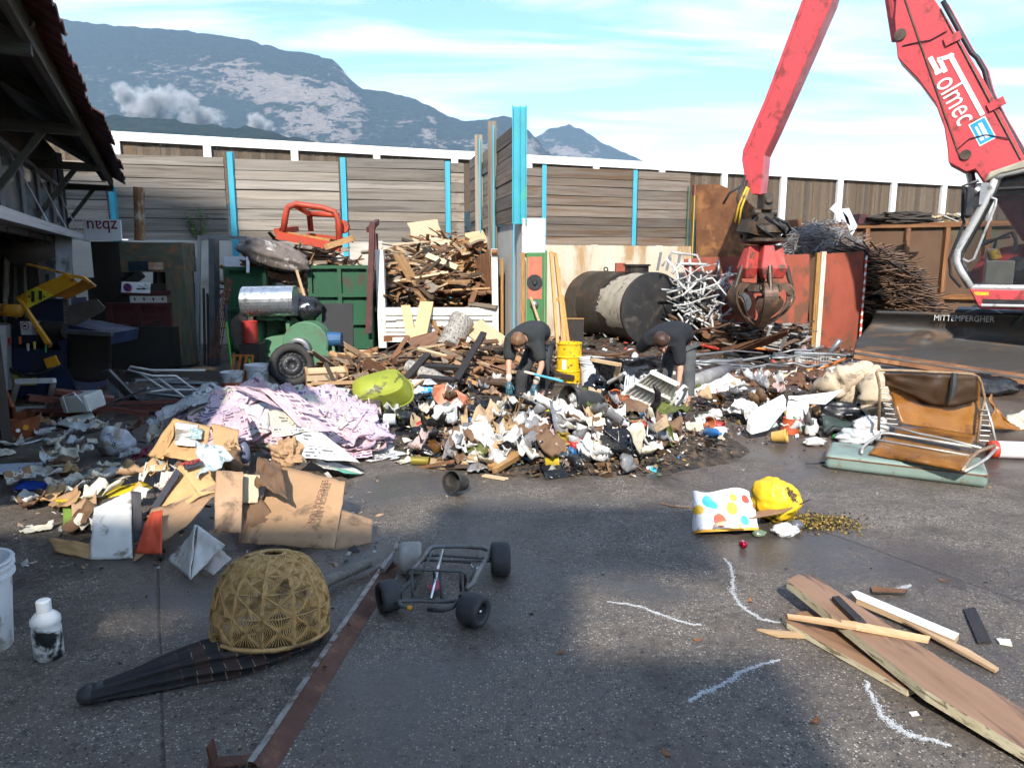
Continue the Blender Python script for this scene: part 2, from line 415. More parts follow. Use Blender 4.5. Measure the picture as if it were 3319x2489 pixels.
# ---- low cloud caught on the slope
def cloud_mat():
    t = NT('cloud vapour'); t.n.remove(t.b)
    v = t.coords('Object', rnd=False); pv = t.N('ShaderNodeVolumePrincipled')
    L = t.N('ShaderNodeVectorMath', operation='LENGTH'); g = t.N('ShaderNodeTexCoord'); m = t.N('ShaderNodeMapping')
    m.inputs['Location'].default_value = (-1, -1, -1); m.inputs['Scale'].default_value = (2, 2, 2); t.l.new(g.outputs['Generated'], m.inputs[0]); t.l.new(m.outputs[0], L.inputs[0])
    n = t.noise(v, .009, 6, .62, .3)
    d = t.math('SUBTRACT', t.math('ADD', t.math('MULTIPLY', t.math('SUBTRACT', n, .5), 3.4), .42), t.math('MULTIPLY', L.outputs['Value'], .75))
    t.l.new(t.math('MULTIPLY', t.math('MAXIMUM', d, 0.0), .13), pv.inputs['Density'])
    pv.inputs['Color'].default_value = (1, 1, 1, 1)
    t.l.new(pv.outputs[0], t.out.inputs['Volume'])
    return t.m
CLM = cloud_mat()
for (u, v, Y, w, h, lab) in ((335, 230, 3000, 360, 190, 'bright puff of low cloud hanging before the mountain slope'), (440, 256, 3100, 240, 80, 'thin torn wisp of cloud right of the bright puff'),
                             (278, 208, 3050, 110, 130, 'small cloud scrap rising at the left of the bright puff'), (560, 268, 3100, 110, 80, 'faint lone cloud scrap low on the slope')):
    mb = MB(); mb.ball((0, 0, 0), (w / 2, 160, h / 2), 24, 14)
    o = one(mb, 'cloud', lab, 'cloud', CLM, P(u, v, Y), group='clouds on the slope')

# ---- heaps (where the litter lies)
def addheap(u, v, rx, ry, h): p = G(u, v); HEAPS.append((p.x, p.y, rx, ry, h))
addheap(600, 930, 1.75, 1.35, .50); addheap(470, 1075, 1.25, 1.0, .26); addheap(180, 1020, 1.4, .9, .06)
addheap(1240, 965, 1.75, 1.0, .30); addheap(1330, 915, 1.0, .75, .38); addheap(960, 890, 1.5, 1.1, .20)
addheap(1690, 885, 1.5, .95, .26); addheap(1850, 880, 1.0, .8, .22)
addheap(965, 805, 2.5, 2.2, .50); addheap(1560, 738, 4.0, 1.9, .34); addheap(1490, 712, 1.5, 1.4, .6)
def dirt_heap(x, y):
    z = 0
    for cx, cy, rx, ry, h in HEAPS[3:]:
        q = ((x - cx) / rx) ** 2 + ((y - cy) / ry) ** 2
        if q < 1: z = max(z, .8 * h * (1 - q) ** 1.4)
    return z
def heapmesh(name, label, boxpx, mat, cell=.09, rough=.05, mask=None):
    heap = dirt_heap
    x0, x1, y0, y1 = boxpx; mb = MB(); nx, ny = int((x1 - x0) / cell), int((y1 - y0) / cell)
    idx = {}; vs = []; fs = []
    for j in range(ny + 1):
        for i in range(nx + 1):
            x, y = x0 + i * cell, y0 + j * cell; z = heap(x, y)
            idx[i, j] = len(vs); vs.append((x, y, z * (1 + .25 * fbm((x, y, 1), 4)) - .012 + (abs(fbm((x, y, 2), 7)) * rough if z > .01 else 0)))
    for j in range(ny):
        for i in range(nx):
            q = [idx[i, j], idx[i + 1, j], idx[i + 1, j + 1], idx[i, j + 1]]
            if max(vs[k][2] for k in q) > .0: fs.append(q)
    mb.add(vs, fs)
    return tag(mb.build(name, mat), label, None, None, 'stuff')
SOIL = M('trodden soil', (.045, .030, .021), (.10, .070, .046), 9, .9, bump=.7, dirt=((.02, .017, .015), .6, 14))
heapmesh('dirt', 'dark trodden dirt and crumbs under the heaps of rubbish', (-6.0, 8.5, 3.6, 17), SOIL)

# ---- noise barrier behind everything: white frame, upright boards
BW = M('weathered brown board', (.115, .080, .052), (.050, .036, .026), 3, .85, st=(9, 9, .8), rnd=.30, dirt=((.23, .18, .12), .25, 5), bump=.3)
WHITE = M('white paint', (.80, .80, .78), (.70, .70, .69), 3, .55, dirt=((.45, .42, .36), .12, 7))
B0 = PL((0, 30), (math.cos(R(15.6)), math.sin(R(15.6))))
bf = thing('noise_barrier', 'long white-framed barrier of upright brown boards along the back', 'fence', B0(1106, 560))
bf_inv = -bf.location
posts = [60, 250, 447, 635, 812, 980, 1140, 1285, 1427, 1562, 1690, 1812, 1928, 2036, 2140, 2240, 2335]
def btop(u): return 285 + 105 * (u - 230) / 1850
bp = [B0(u, btop(u)) for u in posts]
bd = V((math.cos(R(15.6)), math.sin(R(15.6)), 0)); bn = V((bd.y, -bd.x, 0))
mb = MB(); mb.box((0, 0, 0), (1, 1, 1)); unit_board = mb
shared = {}
def boxpart(name, mat, parent, A, B, w, t, roll=0.0, inv=V((0, 0, 0)), bevel=0, key='box'):   # shared unit box scaled to a bar
    k = (key, mat.name, bevel)
    if k not in shared:
        m = MB(); m.box((0, 0, 0), (1, 1, 1)); o = m.build(name, mat); shared[k] = o.data; COL.objects.unlink(o); bpy.data.objects.remove(o)
    o = bpy.data.objects.new(name, shared[k]); COL.objects.link(o); o.parent = parent
    A, B = V(A), V(B); mm = basis(A, B, roll) @ Mx.Diagonal(((B - A).length, w, t)); mm = mm.to_4x4(); mm.translation = (A + B) / 2 + inv
    o.matrix_local = mm
    return o
for i, (a, b) in enumerate(zip(bp, bp[1:])):
    n = max(12, int((b - a).length / .148)); dv = (b - a) / n
    boxpart('top_rail', WHITE, bf, a + bn * .10 - V((0, 0, .15)), b + bn * .10 - V((0, 0, .15)), .16, .31, 0, bf_inv)
    mb0 = a + bn * .07; boxpart('post', WHITE, bf, V((a.x, a.y, -.1)) + bn * .12, a + bn * .12 - V((0, 0, .32)), .26, .16, R(15.6), bf_inv)
    for k in range(n):
        p = a + dv * (k + .5) - V((0, 0, .29)); h = 2.6 if i > 8 else 2.0
        q = p + V((U(-.006, .006), U(-.012, .012), 0))
        o = boxpart('board', BW, bf, V((q.x, q.y, q.z - h - U(0, .02))), q, dv.length * .985, .03 + U(0, .012), R(15.6) + U(-.05, .05), bf_inv)

# ---- timber and concrete bay walls
OLDP = M('silvered old plank', (.275, .24, .20), (.18, .152, .125), 2.2, .85, st=(.9, 2.2, 2.2), rnd=.34, dirt=((.14, .115, .09), .34, 1.0), bump=.4, lo=.2, hi=.8)
DRKP = M('dark stained plank', (.20, .16, .125), (.09, .072, .06), 2.2, .85, st=(.9, 2.2, 2.2), rnd=.34, dirt=((.12, .075, .045), .34, 1.0), bump=.4, lo=.2, hi=.8)
CONC = M('old concrete', (.46, .43, .38), (.34, .31, .27), 2.5, .85, dirt=((.20, .16, .12), .35, 1.6), bump=.35)
RUSTC = M('rust-streaked concrete', (.56, .51, .41), (.46, .39, .29), 2.0, .85, st=(3, 3, .5), dirt=((.36, .23, .12), .26, 2.6), bump=.35)
BLUE = M('turquoise paint', (.045, .36, .48), (.03, .27, .38), 3, .5, dirt=((.20, .14, .09), .10, 9))
GAPSHADE = M('dark gap backing', (.02, .018, .016), None, 4, .95)
def wall_dir(deg): return V((math.cos(R(deg)), math.sin(R(deg)), 0))
def plank_bay(th, inv, A, B, z0, z1, rows, mat, nrm, jig=.012):
    # rows of planks between plan points A and B
    zs = [z0 + (z1 - z0) * i / rows for i in range(rows + 1)]
    for i in range(1, rows): zs[i] += U(-.03, .03)
    zb = (z0 + z1) / 2; boxpart('shade_sheet', GAPSHADE, th, V((A.x, A.y, zb)) - nrm * .055, V((B.x, B.y, zb)) - nrm * .055, .02, z1 - z0 - .04, 0, inv)  # dark sheet added so the gaps between planks read as shade
    for i in range(rows):
        zc = (zs[i] + zs[i + 1]) / 2; hgt = zs[i + 1] - zs[i] - .014; off = nrm * U(-jig, jig)
        a = V((A.x, A.y, zc + U(-.008, .008))) + off; b = V((B.x, B.y, zc + U(-.008, .008))) + off
        boxpart('plank', mat, th, a, b, .055, hgt, U(-.03, .03), inv)
def post_part(th, inv, p, z0, z1, w, d, mat, name='post'):
    boxpart(name, mat, th, V((p.x, p.y, z0)), V((p.x, p.y, z1)), w, d, 0, inv)
LWd = wall_dir(12.6); LW = PL((0, 17.26), LWd); LWn = V((LWd.y, -LWd.x, 0))
tw = thing('timber_wall', 'silvered plank wall with blue posts behind the green container', 'wall', LW(620, 780))
inv = -tw.location
for (u0, u1, v1, rows) in ((70, 240, 347, 8), (241, 494, 337, 8), (503, 737, 347, 8), (745, 962, 344, 8), (969, 1003, 352, 8)):
    a, b = LW(u0, 521), LW(u1, 521); plank_bay(tw, inv, a, b, 2.25, LW((u0 + u1) / 2, v1).z, rows, OLDP, LWn)
for u, v in ((244, 405), (498, 330), (741, 342), (966, 350)):
    post_part(tw, inv, LW(u, v) + LWn * .06, .2, LW(u, v).z, .115, .10, BLUE)
a, b = LW(-60, 521), LW(1004, 521); boxpart('concrete_base', CONC, tw, V((a.x, a.y, 1.12)) - LWn * .1, V((b.x, b.y, 1.12)) - LWn * .1, .3, 2.24, 0, inv)

RWd = wall_dir(20); RW = PL((0, 17.3), RWd); RWn = V((RWd.y, -RWd.x, 0))
tw = thing('timber_wall', 'dark stained plank wall on rust-streaked concrete behind the tank', 'wall', RW(1310, 760)); inv = -tw.location
for (u0, u1, v1) in ((1090, 1170, 362), (1176, 1366, 364), (1374, 1484, 372)):
    a, b = RW(u0, 531), RW(u1, 531); plank_bay(tw, inv, a, b, 2.20, RW((u0 + u1) / 2, v1).z, 8, DRKP, RWn)
for u, v in ((1174, 358), (1370, 369)):
    post_part(tw, inv, RW(u, v) + RWn * .06, 2.2, RW(u, v).z, .10, .10, BLUE)
a, b = RW(1090, 530), RW(1486, 530); boxpart('concrete_base', RUSTC, tw, V((a.x, a.y, 1.1)), V((b.x, b.y, 1.1)), .3, 2.19, 0, inv)
YEL = M('chipped yellow paint', (.62, .40, .03), (.50, .31, .03), 4, .55, dirt=((.16, .10, .05), .28, 9))
GREENP = M('green machine paint', (.035, .13, .075), (.028, .10, .058), 3, .5, dirt=((.11, .07, .045), .22, 7), bump=.1)
p0 = RW(1496, 400); yp = thing('steel_post', 'yellow steel post with green edge and red tip beside the rusty plates', 'post', (p0.x, p0.y, 0))
boxpart('face', YEL, yp, (0, -.15, 0), (0, -.15, p0.z - .28), .02, .24); boxpart('tip', M('faded red paint', (.42, .09, .05), (.32, .075, .045), 4, .6, dirt=((.16, .08, .05), .35, 5)), yp, (0, -.15, p0.z - .279), (0, -.15, p0.z - .02), .02, .235)
boxpart('edge', GREENP, yp, (.135, -.05, 0), (.135, -.05, p0.z), .02, .26); boxpart('edge', GREENP, yp, (-.135, -.05, 0), (-.135, -.05, p0.z - .05), .02, .26)

# ---- partition with blue beam
PWd = V((-.223, 1, 0)).normalized(); PWf = V((.165, 12.0, 0)); PWn = V((-PWd.y, PWd.x, 0))
pw = thing('partition_wall', 'plank and concrete partition with tall blue beam at its front end', 'wall', PWf); inv = -PWf
CPALE = M('whitewashed concrete', (.50, .49, .46), (.40, .39, .36), 2.2, .85, st=(2, 2, .6), dirt=((.33, .28, .21), .3, 2), bump=.35)
pe = PWf + PWd * 4.9
PWs = PWd.cross(V((0, 0, 1)))            # to the right
boxpart('concrete_base', CPALE, pw, PWf + PWs * .19 + PWd * .02 + V((0, 0, 1.22)), pe + PWs * .19 + V((0, 0, 1.22)), .38, 2.44, 0, inv)
mb = MB(); mb.cur = 0
def capf(a, b):
    ang = math.pi * a; zt = 1.92 + .56 * b
    return V((.19 - .195 * math.cos(ang), -.075 * math.sin(ang), zt))
mb.grid(capf, 10, 3); mb.add([(x, y, 2.48) for x, y, _ in (capf(i / 10, 1) for i in range(11))] + [(.38, .2, 2.48), (-.005, .2, 2.48)], [tuple(range(13))])
mb.box((.19, .1, 2.2), (.375, .2, .55)); mb.build('concrete_cap', M('chalky white concrete', (.72, .71, .68), (.62, .61, .57), 5, .9, dirt=((.4, .38, .33), .2, 5), bump=.5), pw)
for k, (y0, y1, z1) in enumerate(((.12, 1.95, 4.02), (2.05, 3.4, 4.0), (3.5, 4.9, 4.05))):
    plank_bay(pw, inv, PWf + PWd * y0 - PWs * .02, PWf + PWd * y1 - PWs * .02, 2.46, z1, 7, OLDP if k else DRKP, PWn, .015)
for y in (2.0, 3.45):
    q = PWf + PWd * y - PWs * .10; boxpart('timber_post', OLDP, pw, q + V((0, 0, 1.9)), q + V((0, 0, 4.35)), .16, .10, 0, inv)
    q = PWf + PWd * (y - .13) - PWs * .10; boxpart('blue_flange', BLUE, pw, q + V((0, 0, 1.5)), q + V((0, 0, 4.25)), .03, .09, 0, inv)
ib = MB(); x0 = -.155                     # H-beam, flat face to the camera
ib.box((x0 + .12, -.0, 3.3), (.015, .2, 1.83)); ib.box((x0 + .002, 0, 3.3), (.02, .22, 1.83)); ib.box((x0 + .218, 0, 3.3), (.02, .22, 1.83)); ib.box((x0 + .11, -.012, 3.3), (.2, .016, 1.826))
ib.build('blue_beam', M('turquoise beam paint', (.035, .34, .42), (.03, .28, .36), 2.5, .45, dirt=((.05, .36, .26), .18, 1.6)), pw, bevel=.004)
for x, w in ((-.135, .02),): boxpart('blue_strip', BLUE, pw, (x, -.08, .3), (x, -.08, 2.4), .02, .03)
# painted steel facing on the partition's end: ochre strip, red and green panel, speaker disc, lamp
ep = thing('steel_facing', 'ochre, red and green steel facing on the end of the partition', 'panel', PWf + V((.2, -.14, 0)))
OCH = M('ochre rust paint', (.36, .20, .05), (.28, .14, .04), 5, .7, dirt=((.14, .07, .03), .3, 8)); GRNB = M('bright green paint', (.05, .19, .06), (.04, .145, .05), 4, .5, dirt=((.11, .09, .05), .2, 8))
boxpart('ochre_strip', OCH, ep, (-.185, 0, .2), (-.185, 0, 1.93), .07, .03); boxpart('green_panel', GRNB, ep, (.02, 0, .2), (.02, 0, 1.93), .30, .02)
boxpart('red_panel', M('coral paint', (.55, .15, .085), (.45, .12, .07), 4, .6, dirt=((.25, .08, .05), .15, 9)), ep, (.005, -.016, 1.18), (.005, -.016, 1.86), .235, .012)
for x in (.19,): boxpart('green_flange', GRNB, ep, (x, -.04, .2), (x, -.04, 1.96), .03, .10)
DARK = M('black plastic', (.016, .016, .018), (.028, .028, .03), 8, .5, bump=.1); GREYM = M('grey metal', (.30, .30, .30), (.22, .22, .23), 8, .4, .7)
mb = MB(); mb.cyl((.005, -.024, 1.45), (.005, -.045, 1.45), .128, .122, 28); d_ = mb.build('black_disc', DARK, ep, smooth=False); mb = MB(); mb.cyl((.005, -.046, 1.45), (.005, -.07, 1.45), .045, .03, 20); mb.box((.005, -.08, 1.45), (.02, .02, .07)); mb.build('knob', DARK, d_)
mb = MB(); mb.lathe([(.065, 0), (.068, .02), (.05, .035), (.03, .05), (0, .055)], 20, Mx.Translation((.0, -.02, 1.09)) @ Mx.Rotation(R(90), 4, 'X')); mb.build('lamp', GREYM, ep, smooth=True)
PALEW = M('pale dry wood', (.52, .35, .20), (.38, .24, .13), 3, .7, st=(1, 12, 12), rnd=.15, bump=.2)
mb = MB(); bar(mb, P(1146, 642, 11.75), P(1168, 705, 11.6), .035, .02); one(mb, 'stick', 'thin grey stick leaning on the green steel facing', 'stick', PALEW)

# ---- rusty plates and container walls on the right
RUST = M('brown rusted steel', (.20, .085, .035), (.12, .052, .025), 2.2, .8, .25, dirt=((.28, .13, .05), .35, 2.5), bump=.25, rnd=.12)
REDR = M('red oxide paint over rust', (.30, .062, .032), (.23, .052, .028), 2.4, .75, .1, st=(1, 1, .6), dirt=((.13, .055, .03), .40, 2.2), bump=.2, rnd=.1)
def plate(name, label, px, Y0, Y1, mat, thick=.03, cat='steel plate'):
    # px: outline, Y goes from Y0 at the left end to Y1 at the right
    u0, u1 = min(p[0] for p in px), max(p[0] for p in px)
    pts = [P(u, v, Y0 + (Y1 - Y0) * (u - u0) / (u1 - u0)) for u, v in px]
    for p in pts:
        if p.z < .15: p.z = 0.0
    mb = MB(); mb.prism(pts, (0, thick, 0)); return one(mb, name, label, cat, mat)
plate('steel_plate', 'tall brown rusted plate between the yellow post and the grapple', [(1504, 400), (1553, 398), (1600, 420), (1640, 460), (1640, 745), (1504, 745)], 16.2, 16.6, RUST)
plate('steel_plate', 'rusted sheet standing behind the grapple rotator', [(1692, 476), (1730, 474), (1742, 560), (1735, 700), (1690, 700)], 17.2, 17.4, RUST)
plate('container_wall', 'red oxide steel wall right behind the closed grapple', [(1478, 560), (1520, 556), (1748, 549), (1748, 752), (1478, 752)], 15.2, 15.0, REDR, cat='wall')
plate('container_wall', 'red steel wall right of the rust-and-white upright', [(1776, 549), (1866, 543), (1858, 742), (1768, 752)], 14.8, 14.6, REDR, cat='wall')
ub = thing('steel_upright', 'upright half brown rust half flaking white between the red walls', 'post', (P(1760, 752, 14.75).x, 14.75, 0))
xz = P(1760, 546, 14.75).z; boxpart('rusty_face', OCH, ub, (-.06, 0, 0), (-.06, 0, xz), .08, .10)
boxpart('white_face', M('flaking white', (.66, .62, .52), (.5, .44, .34), 6, .8, dirt=((.3, .18, .09), .3, 8)), ub, (.025, -.03, 0), (.025, -.03, xz + .02), .09, .10)
WARN = M('red and white warning tape', (.70, .13, .07), (.8, .74, .7), 1, .6); 
mb = MB()
for i in range(24):
    mb.cur = i % 2; z = .05 + i * .079; mb.box((.0, 0, z), (.035, .02, .078), (0, R(8), 0))
one(mb, 'warning_tape', 'red and white striped edge strip on the red steel wall', 'tape', [M('tape red', (.66, .10, .05), None, 6, .6), M('tape white', (.75, .70, .66), None, 6, .6)], loc=(P(1858, 740, 14.5).x, 14.52, 0))
CWM = M('corroded green container', (.115, .066, .036), (.085, .042, .022), 1.6, .8, .1, st=(1.5, 1.5, .6), dirt=((.085, .095, .058), .40, 1.3), bump=.35)
CWp = PL((P(1760, 503, 21.5).x, 21.5), (1, -.42))
cw = thing('scrap_container', 'big corroded container wall with ribs behind the cab', 'container', (CWp(1900, 600).x, CWp(1900, 600).y, 0)); inv = -cw.location
zt = CWp(1900, 488).z
a, b = CWp(1690, 500), CWp(2330, 460); boxpart('side_wall', CWM, cw, V((a.x, a.y, zt / 2)), V((b.x, b.y, zt / 2)), .04, zt, 0, inv)
boxpart('top_rail', RUST, cw, V((a.x, a.y - .06, zt)), V((b.x, b.y - .06, zt)), .16, .14, 0, inv)
for u in (1740, 1862, 1948, 2032, 2118, 2215):
    q = CWp(u, 600); boxpart('rib', RUST, cw, V((q.x, q.y - .08, 0)), V((q.x, q.y - .08, zt - .08)), .12, .14, 0, inv)
q0, q1 = CWp(1990, 640), CWp(2330, 640); boxpart('lower_rail', RUST, cw, V((q0.x, q0.y - .1, .85)), V((q1.x, q1.y - .1, .85)), .12, .14, 0, inv)

# ---- the shed on the left
SE = V((-7.0, 13.0, 0)); Sd = V((-.4385, .8987, 0)); Sn = V((-.8987, -.4385, 0))     # eave end, away along the eave, inward
EZ, SL = 3.10, .62
sh = thing('shed', 'dark open-eaved shed with red tin roof and windows on the left', 'shed', (SE + Sn * .8)); inv = -sh.location
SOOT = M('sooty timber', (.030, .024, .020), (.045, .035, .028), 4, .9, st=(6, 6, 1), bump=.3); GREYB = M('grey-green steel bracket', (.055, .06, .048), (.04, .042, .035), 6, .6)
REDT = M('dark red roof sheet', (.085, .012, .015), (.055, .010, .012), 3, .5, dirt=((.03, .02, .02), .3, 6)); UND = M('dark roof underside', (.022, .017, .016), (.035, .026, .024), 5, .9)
def SP(s, n, z): return SE - Sd * s + Sn * n + V((0, 0, z))      # s back towards the camera, n inward
LEN = 10.9
for k in range(13):                       # roof sheets, lapped, ragged lower ends
    s0, s1 = k * .84 - .06, (k + 1) * .84 + .05; e = -.20 + U(-.06, .05)
    mb = MB()
    def rf(a, b, s0=s0, s1=s1, e=e, k=k):
        n = e + (5.2 - e) * b; cor = .022 * math.cos(a * 2 * math.pi * 3)
        return SP(s0 + (s1 - s0) * a, n, EZ + .16 + n * SL + cor + .012 * (k % 2) - .02 * a) + inv
    mb.grid(rf, 18, 8); o = mb.build('roof_sheet', [REDT], sh, solid=.012)
for k in range(6):
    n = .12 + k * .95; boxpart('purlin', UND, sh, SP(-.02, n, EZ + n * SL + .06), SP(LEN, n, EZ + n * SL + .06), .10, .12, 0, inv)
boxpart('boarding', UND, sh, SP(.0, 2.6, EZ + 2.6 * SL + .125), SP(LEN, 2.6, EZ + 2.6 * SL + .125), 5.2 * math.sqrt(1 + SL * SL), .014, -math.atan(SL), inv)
boxpart('fascia', GREYB, sh, SP(-.03, .02, EZ + .03), SP(LEN, .02, EZ + .03), .05, .13, 0, inv)
for s in (.0, 3.1, 6.2, 9.3):
    boxpart('bracket_beam', GREYB, sh, SP(s, .0, EZ - .05), SP(s, 2.0, EZ - .03), .09, .10, 0, inv)
    boxpart('brace', GREYB, sh, SP(s, .30, EZ - .06), SP(s, .82, EZ - .75), .06, .06, 0, inv)
    if s: boxpart('rafter', GREYB, sh, SP(s, .0, EZ + .04), SP(s, 5.0, EZ + .04 + 5 * SL), .08, .12, 0, inv)
WALLM = M('grimy shed wall', (.17, .175, .18), (.105, .11, .115), 2, .85, st=(3, 3, .7), dirt=((.045, .042, .04), .45, 2.4), bump=.2)
for k in range(14):                       # wall of upright panels below the windows, timber above
    s0 = k * .75; s1 = s0 + .74; p = SP((s0 + s1) / 2, .82 + U(-.01, .01), 0)
    a, b = SP(s0, 2.3, 1.35), SP(s1, 2.3, 1.35)
    boxpart('wall_panel', WALLM, sh, a, b, .03 + U(0, .012), 1.5, 0, inv)
    a, b = SP(s0, 2.3, .30), SP(s1, 2.3, .30); boxpart('base_panel', M('dull green panel', (.03, .075, .042), (.022, .05, .03), 3, .7, dirt=((.03, .03, .03), .4, 4)) if k % 3 else WALLM, sh, a, b, .03 + U(0, .01), .598, 0, inv)
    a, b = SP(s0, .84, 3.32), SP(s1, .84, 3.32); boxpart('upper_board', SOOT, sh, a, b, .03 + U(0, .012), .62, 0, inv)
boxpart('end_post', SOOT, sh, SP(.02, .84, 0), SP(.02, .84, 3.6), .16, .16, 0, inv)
boxpart('end_wall', SOOT, sh, SP(.0, .95, 1.8), SP(.0, 5.2, 1.8), .06, 3.6, 0, inv)
a = [SP(-.01, .9, 3.58) + inv, SP(-.01, 5.2, 3.58) + inv, SP(-.01, 5.2, EZ + 5.2 * SL + .08) + inv, SP(-.01, .9, EZ + .9 * SL + .08) + inv]
mb = MB(); mb.prism(a, -Sd * .05); mb.build('gable', SOOT, sh)
GLASS = M('dusty window glass', (.05, .06, .07), (.10, .11, .12), 3, .15, spec=.6, dirt=((.16, .16, .15), .3, 5)); WFR = M('grey window frame', (.13, .14, .15), (.09, .10, .11), 6, .6)
for k in range(7):
    s0 = .25 + k * 1.4; s1 = s0 + 1.32; w = boxpart('window', WFR, sh, SP(s0, .78, 2.10), SP(s1, .78, 2.10), .06, .06, 0, inv)
    boxpart('window_frame', WFR, sh, SP(s0, .78, 3.0), SP(s1, .78, 3.0), .06, .06, 0, inv)
    for s in (s0, s1): boxpart('window_frame', WFR, sh, SP(s, .78, 2.13), SP(s, .78, 2.97), .05, .05, 0, inv)
    for s in ((s0 + s1) / 2,): boxpart('pane', GLASS, sh, SP(s - .63, .80, 2.55), SP(s + .63, .80, 2.55), .01, .84, 0, inv)
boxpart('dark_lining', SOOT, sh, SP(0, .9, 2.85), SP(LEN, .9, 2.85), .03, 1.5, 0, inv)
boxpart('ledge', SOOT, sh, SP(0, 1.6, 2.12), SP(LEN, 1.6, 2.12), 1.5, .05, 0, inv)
for s in (3.0, 6.5): boxpart('inner_post', SOOT, sh, SP(s, .9, 0), SP(s, .9, 2.1), .14, .14, 0, inv)
# canopy below the windows
cg = thing('canopy', 'white flat tin canopy edge jutting from the shed wall', 'canopy', SP(4.0, .7, 2.0)); inv = -cg.location
WTIN = M('white enamelled tin', (.42, .44, .47), (.34, .36, .39), 3, .4, .2, dirt=((.25, .25, .24), .2, 5))
boxpart('tray', WTIN, cg, SP(.1, .66, 2.20), SP(9.0, .62, 2.14), .42, .03, R(4), inv); boxpart('front_lip', WTIN, cg, SP(.1, .44, 2.17), SP(9.0, .40, 2.11), .04, .09, 0, inv)
for s in (1.5, 3.4, 5.3):
    mb = MB(); mb.tube([SP(s, .45, 2.2) + inv, SP(s, .74, 2.95) + inv], .008, 6); mb.build('stay_wire', GREYM, cg)

# ---- the hall added unseen behind the camera, shaped to shade the near yard
BLOCKM = M('hall cladding', (.30, .30, .29), (.24, .24, .23), 1.5, .7, st=(1, 1, .3))
blocker = thing('yard_blocker', 'unseen added hall standing behind the viewer', 'shadow_caster', (0, -6, 0))
for (x0, x1, z0, z1, nm) in ((-11, -2.8, 0, 8.1, 'wall'), (-2.8, -2.35, 0, 7.1, 'wall'), (-2.8, -2.35, 7.5, 8.1, 'shadow_bar'), (-2.35, -1.4, 0, 8.1, 'wall'), (-1.4, -.42, 0, 8.5, 'wall'), (-.42, .5, 0, 6.9, 'wall'), (-.42, .45, 7.85, 8.5, 'shadow_bar')):  # strips and openings cut to shape the shadow band and sun spot
    boxpart(nm, BLOCKM, blocker, ((x0 + x1) / 2, 0, z0), ((x0 + x1) / 2, 0, z1), x1 - x0, .4, 0)
high_blocker = thing('yard_high_blocker', 'unseen added tower block behind the shed', 'shadow_caster', (-12.5, -8, 0))  # tall block added out of view, sized to shade the back wall
boxpart('wall', BLOCKM, high_blocker, (-1.35, 0, 0), (-1.35, 0, 19.4), 12.3, 6, 0); boxpart('wall', BLOCKM, high_blocker, (5.65, 0, 0), (5.65, 0, 18.75), 1.7, 6, 0)

# ---- machines
EXR=M('excavator red',(.50,.065,.072),(.43,.052,.058),1.6,.38,dirt=((.22,.04,.035),.24,5),spec=.5)
EXD=M('worn dark steel',(.055,.048,.042),(.10,.078,.06),6,.5,.6,dirt=((.14,.075,.04),.35,8),bump=.2)
LETW=M('white lettering',(.82,.82,.80),None,5,.5);STK=M('sticker blue',(.03,.33,.60),None,5,.4);CHROME=M('polished rod',(.62,.62,.62),None,5,.18,1.0)
HOSE=M('black rubber hose',(.014,.014,.015),(.022,.022,.022),9,.55)
XA,Xd=(4.48,13.0),V((.83,-.56,0)).normalized()
BP=PL(XA,(Xd.x,Xd.y));Xn=V((-Xd.y,Xd.x,0));Xn=Xn if Xn.y>0 else -Xn
ex=thing('excavator','red material handler with tall boom, cab and closed grapple','excavator',(8.2,10.6,0));EXI=-ex.location
def xprism(name,px,z0,th,mat,parent=ex,bevel=.012):
 mb=MB();mb.prism([BP(u,v)+Xn*z0+EXI for u,v in px],Xn*th);return mb.build(name,mat,parent,bevel=bevel)
boom=xprism('boom',[(1812,-300),(1890,-330),(2019,0),(2050,46),(2128,178),(2212,337),(2300,500),(2210,520),(2107,366),(2087,372),(2049,352),(2047,324),(2040,277),(2020,223),(1983,172),(1939,126),(1935,88),(1932,40),(1935,0)],0,.52,EXR)
stick=xprism('stick',[(1880,-300),(1835,-330),(1800,-200),(1731,0),(1690,108),(1650,216),(1603,325),(1601,345),(1607,385),(1622,419),(1640,421),(1645,380),(1649,334),(1672,285),(1732,150),(1797,0)],.06,.42,EXR)
xprism('stick_plate',[(1603,325),(1650,216),(1731,0),(1738,0),(1656,222),(1611,330),(1628,419),(1622,419),(1607,385),(1601,345)],.045,.02,EXR,stick,.003)
for a,b,w in (((1955,0),(2075,345),3),((2032,20),(2205,345),3)):
 mb=MB();mb.tube([BP(*a)-Xn*.005+EXI,BP((a[0]*.55+b[0]*.45),(a[1]*.55+b[1]*.45))-Xn*.01+EXI,BP(*b)-Xn*.005+EXI],.012,6);mb.build('weld_seam',EXD,boom)
mb=MB();mb.cyl(BP(1912,-130)+Xn*.2+EXI,BP(1945,76)+Xn*.2+EXI,.15,.15,20);mb.build('cylinder',EXR,ex,smooth=False)
mb=MB();mb.cyl(BP(1945,76)-Xn*.03+EXI,BP(1945,76)+Xn*.55+EXI,.085,.085,20);mb.build('pin',EXD,boom)
mb=MB();mb.cyl(BP(2086,335)-Xn*.03+EXI,BP(2086,335)+Xn*.55+EXI,.075,.075,20);mb.build('pin',EXD,boom)
mb=MB();mb.cyl(BP(2090,345)+Xn*.26+EXI,BP(2112,470)+Xn*.26+EXI,.06,.06,14);mb.build('lift_rod',CHROME,ex,smooth=False)
pts=[(2030,0),(2052,40),(2076,84),(2092,112),(2104,122),(2120,150),(2128,182),(2134,200),(2158,250),(2200,322),(2240,400)]
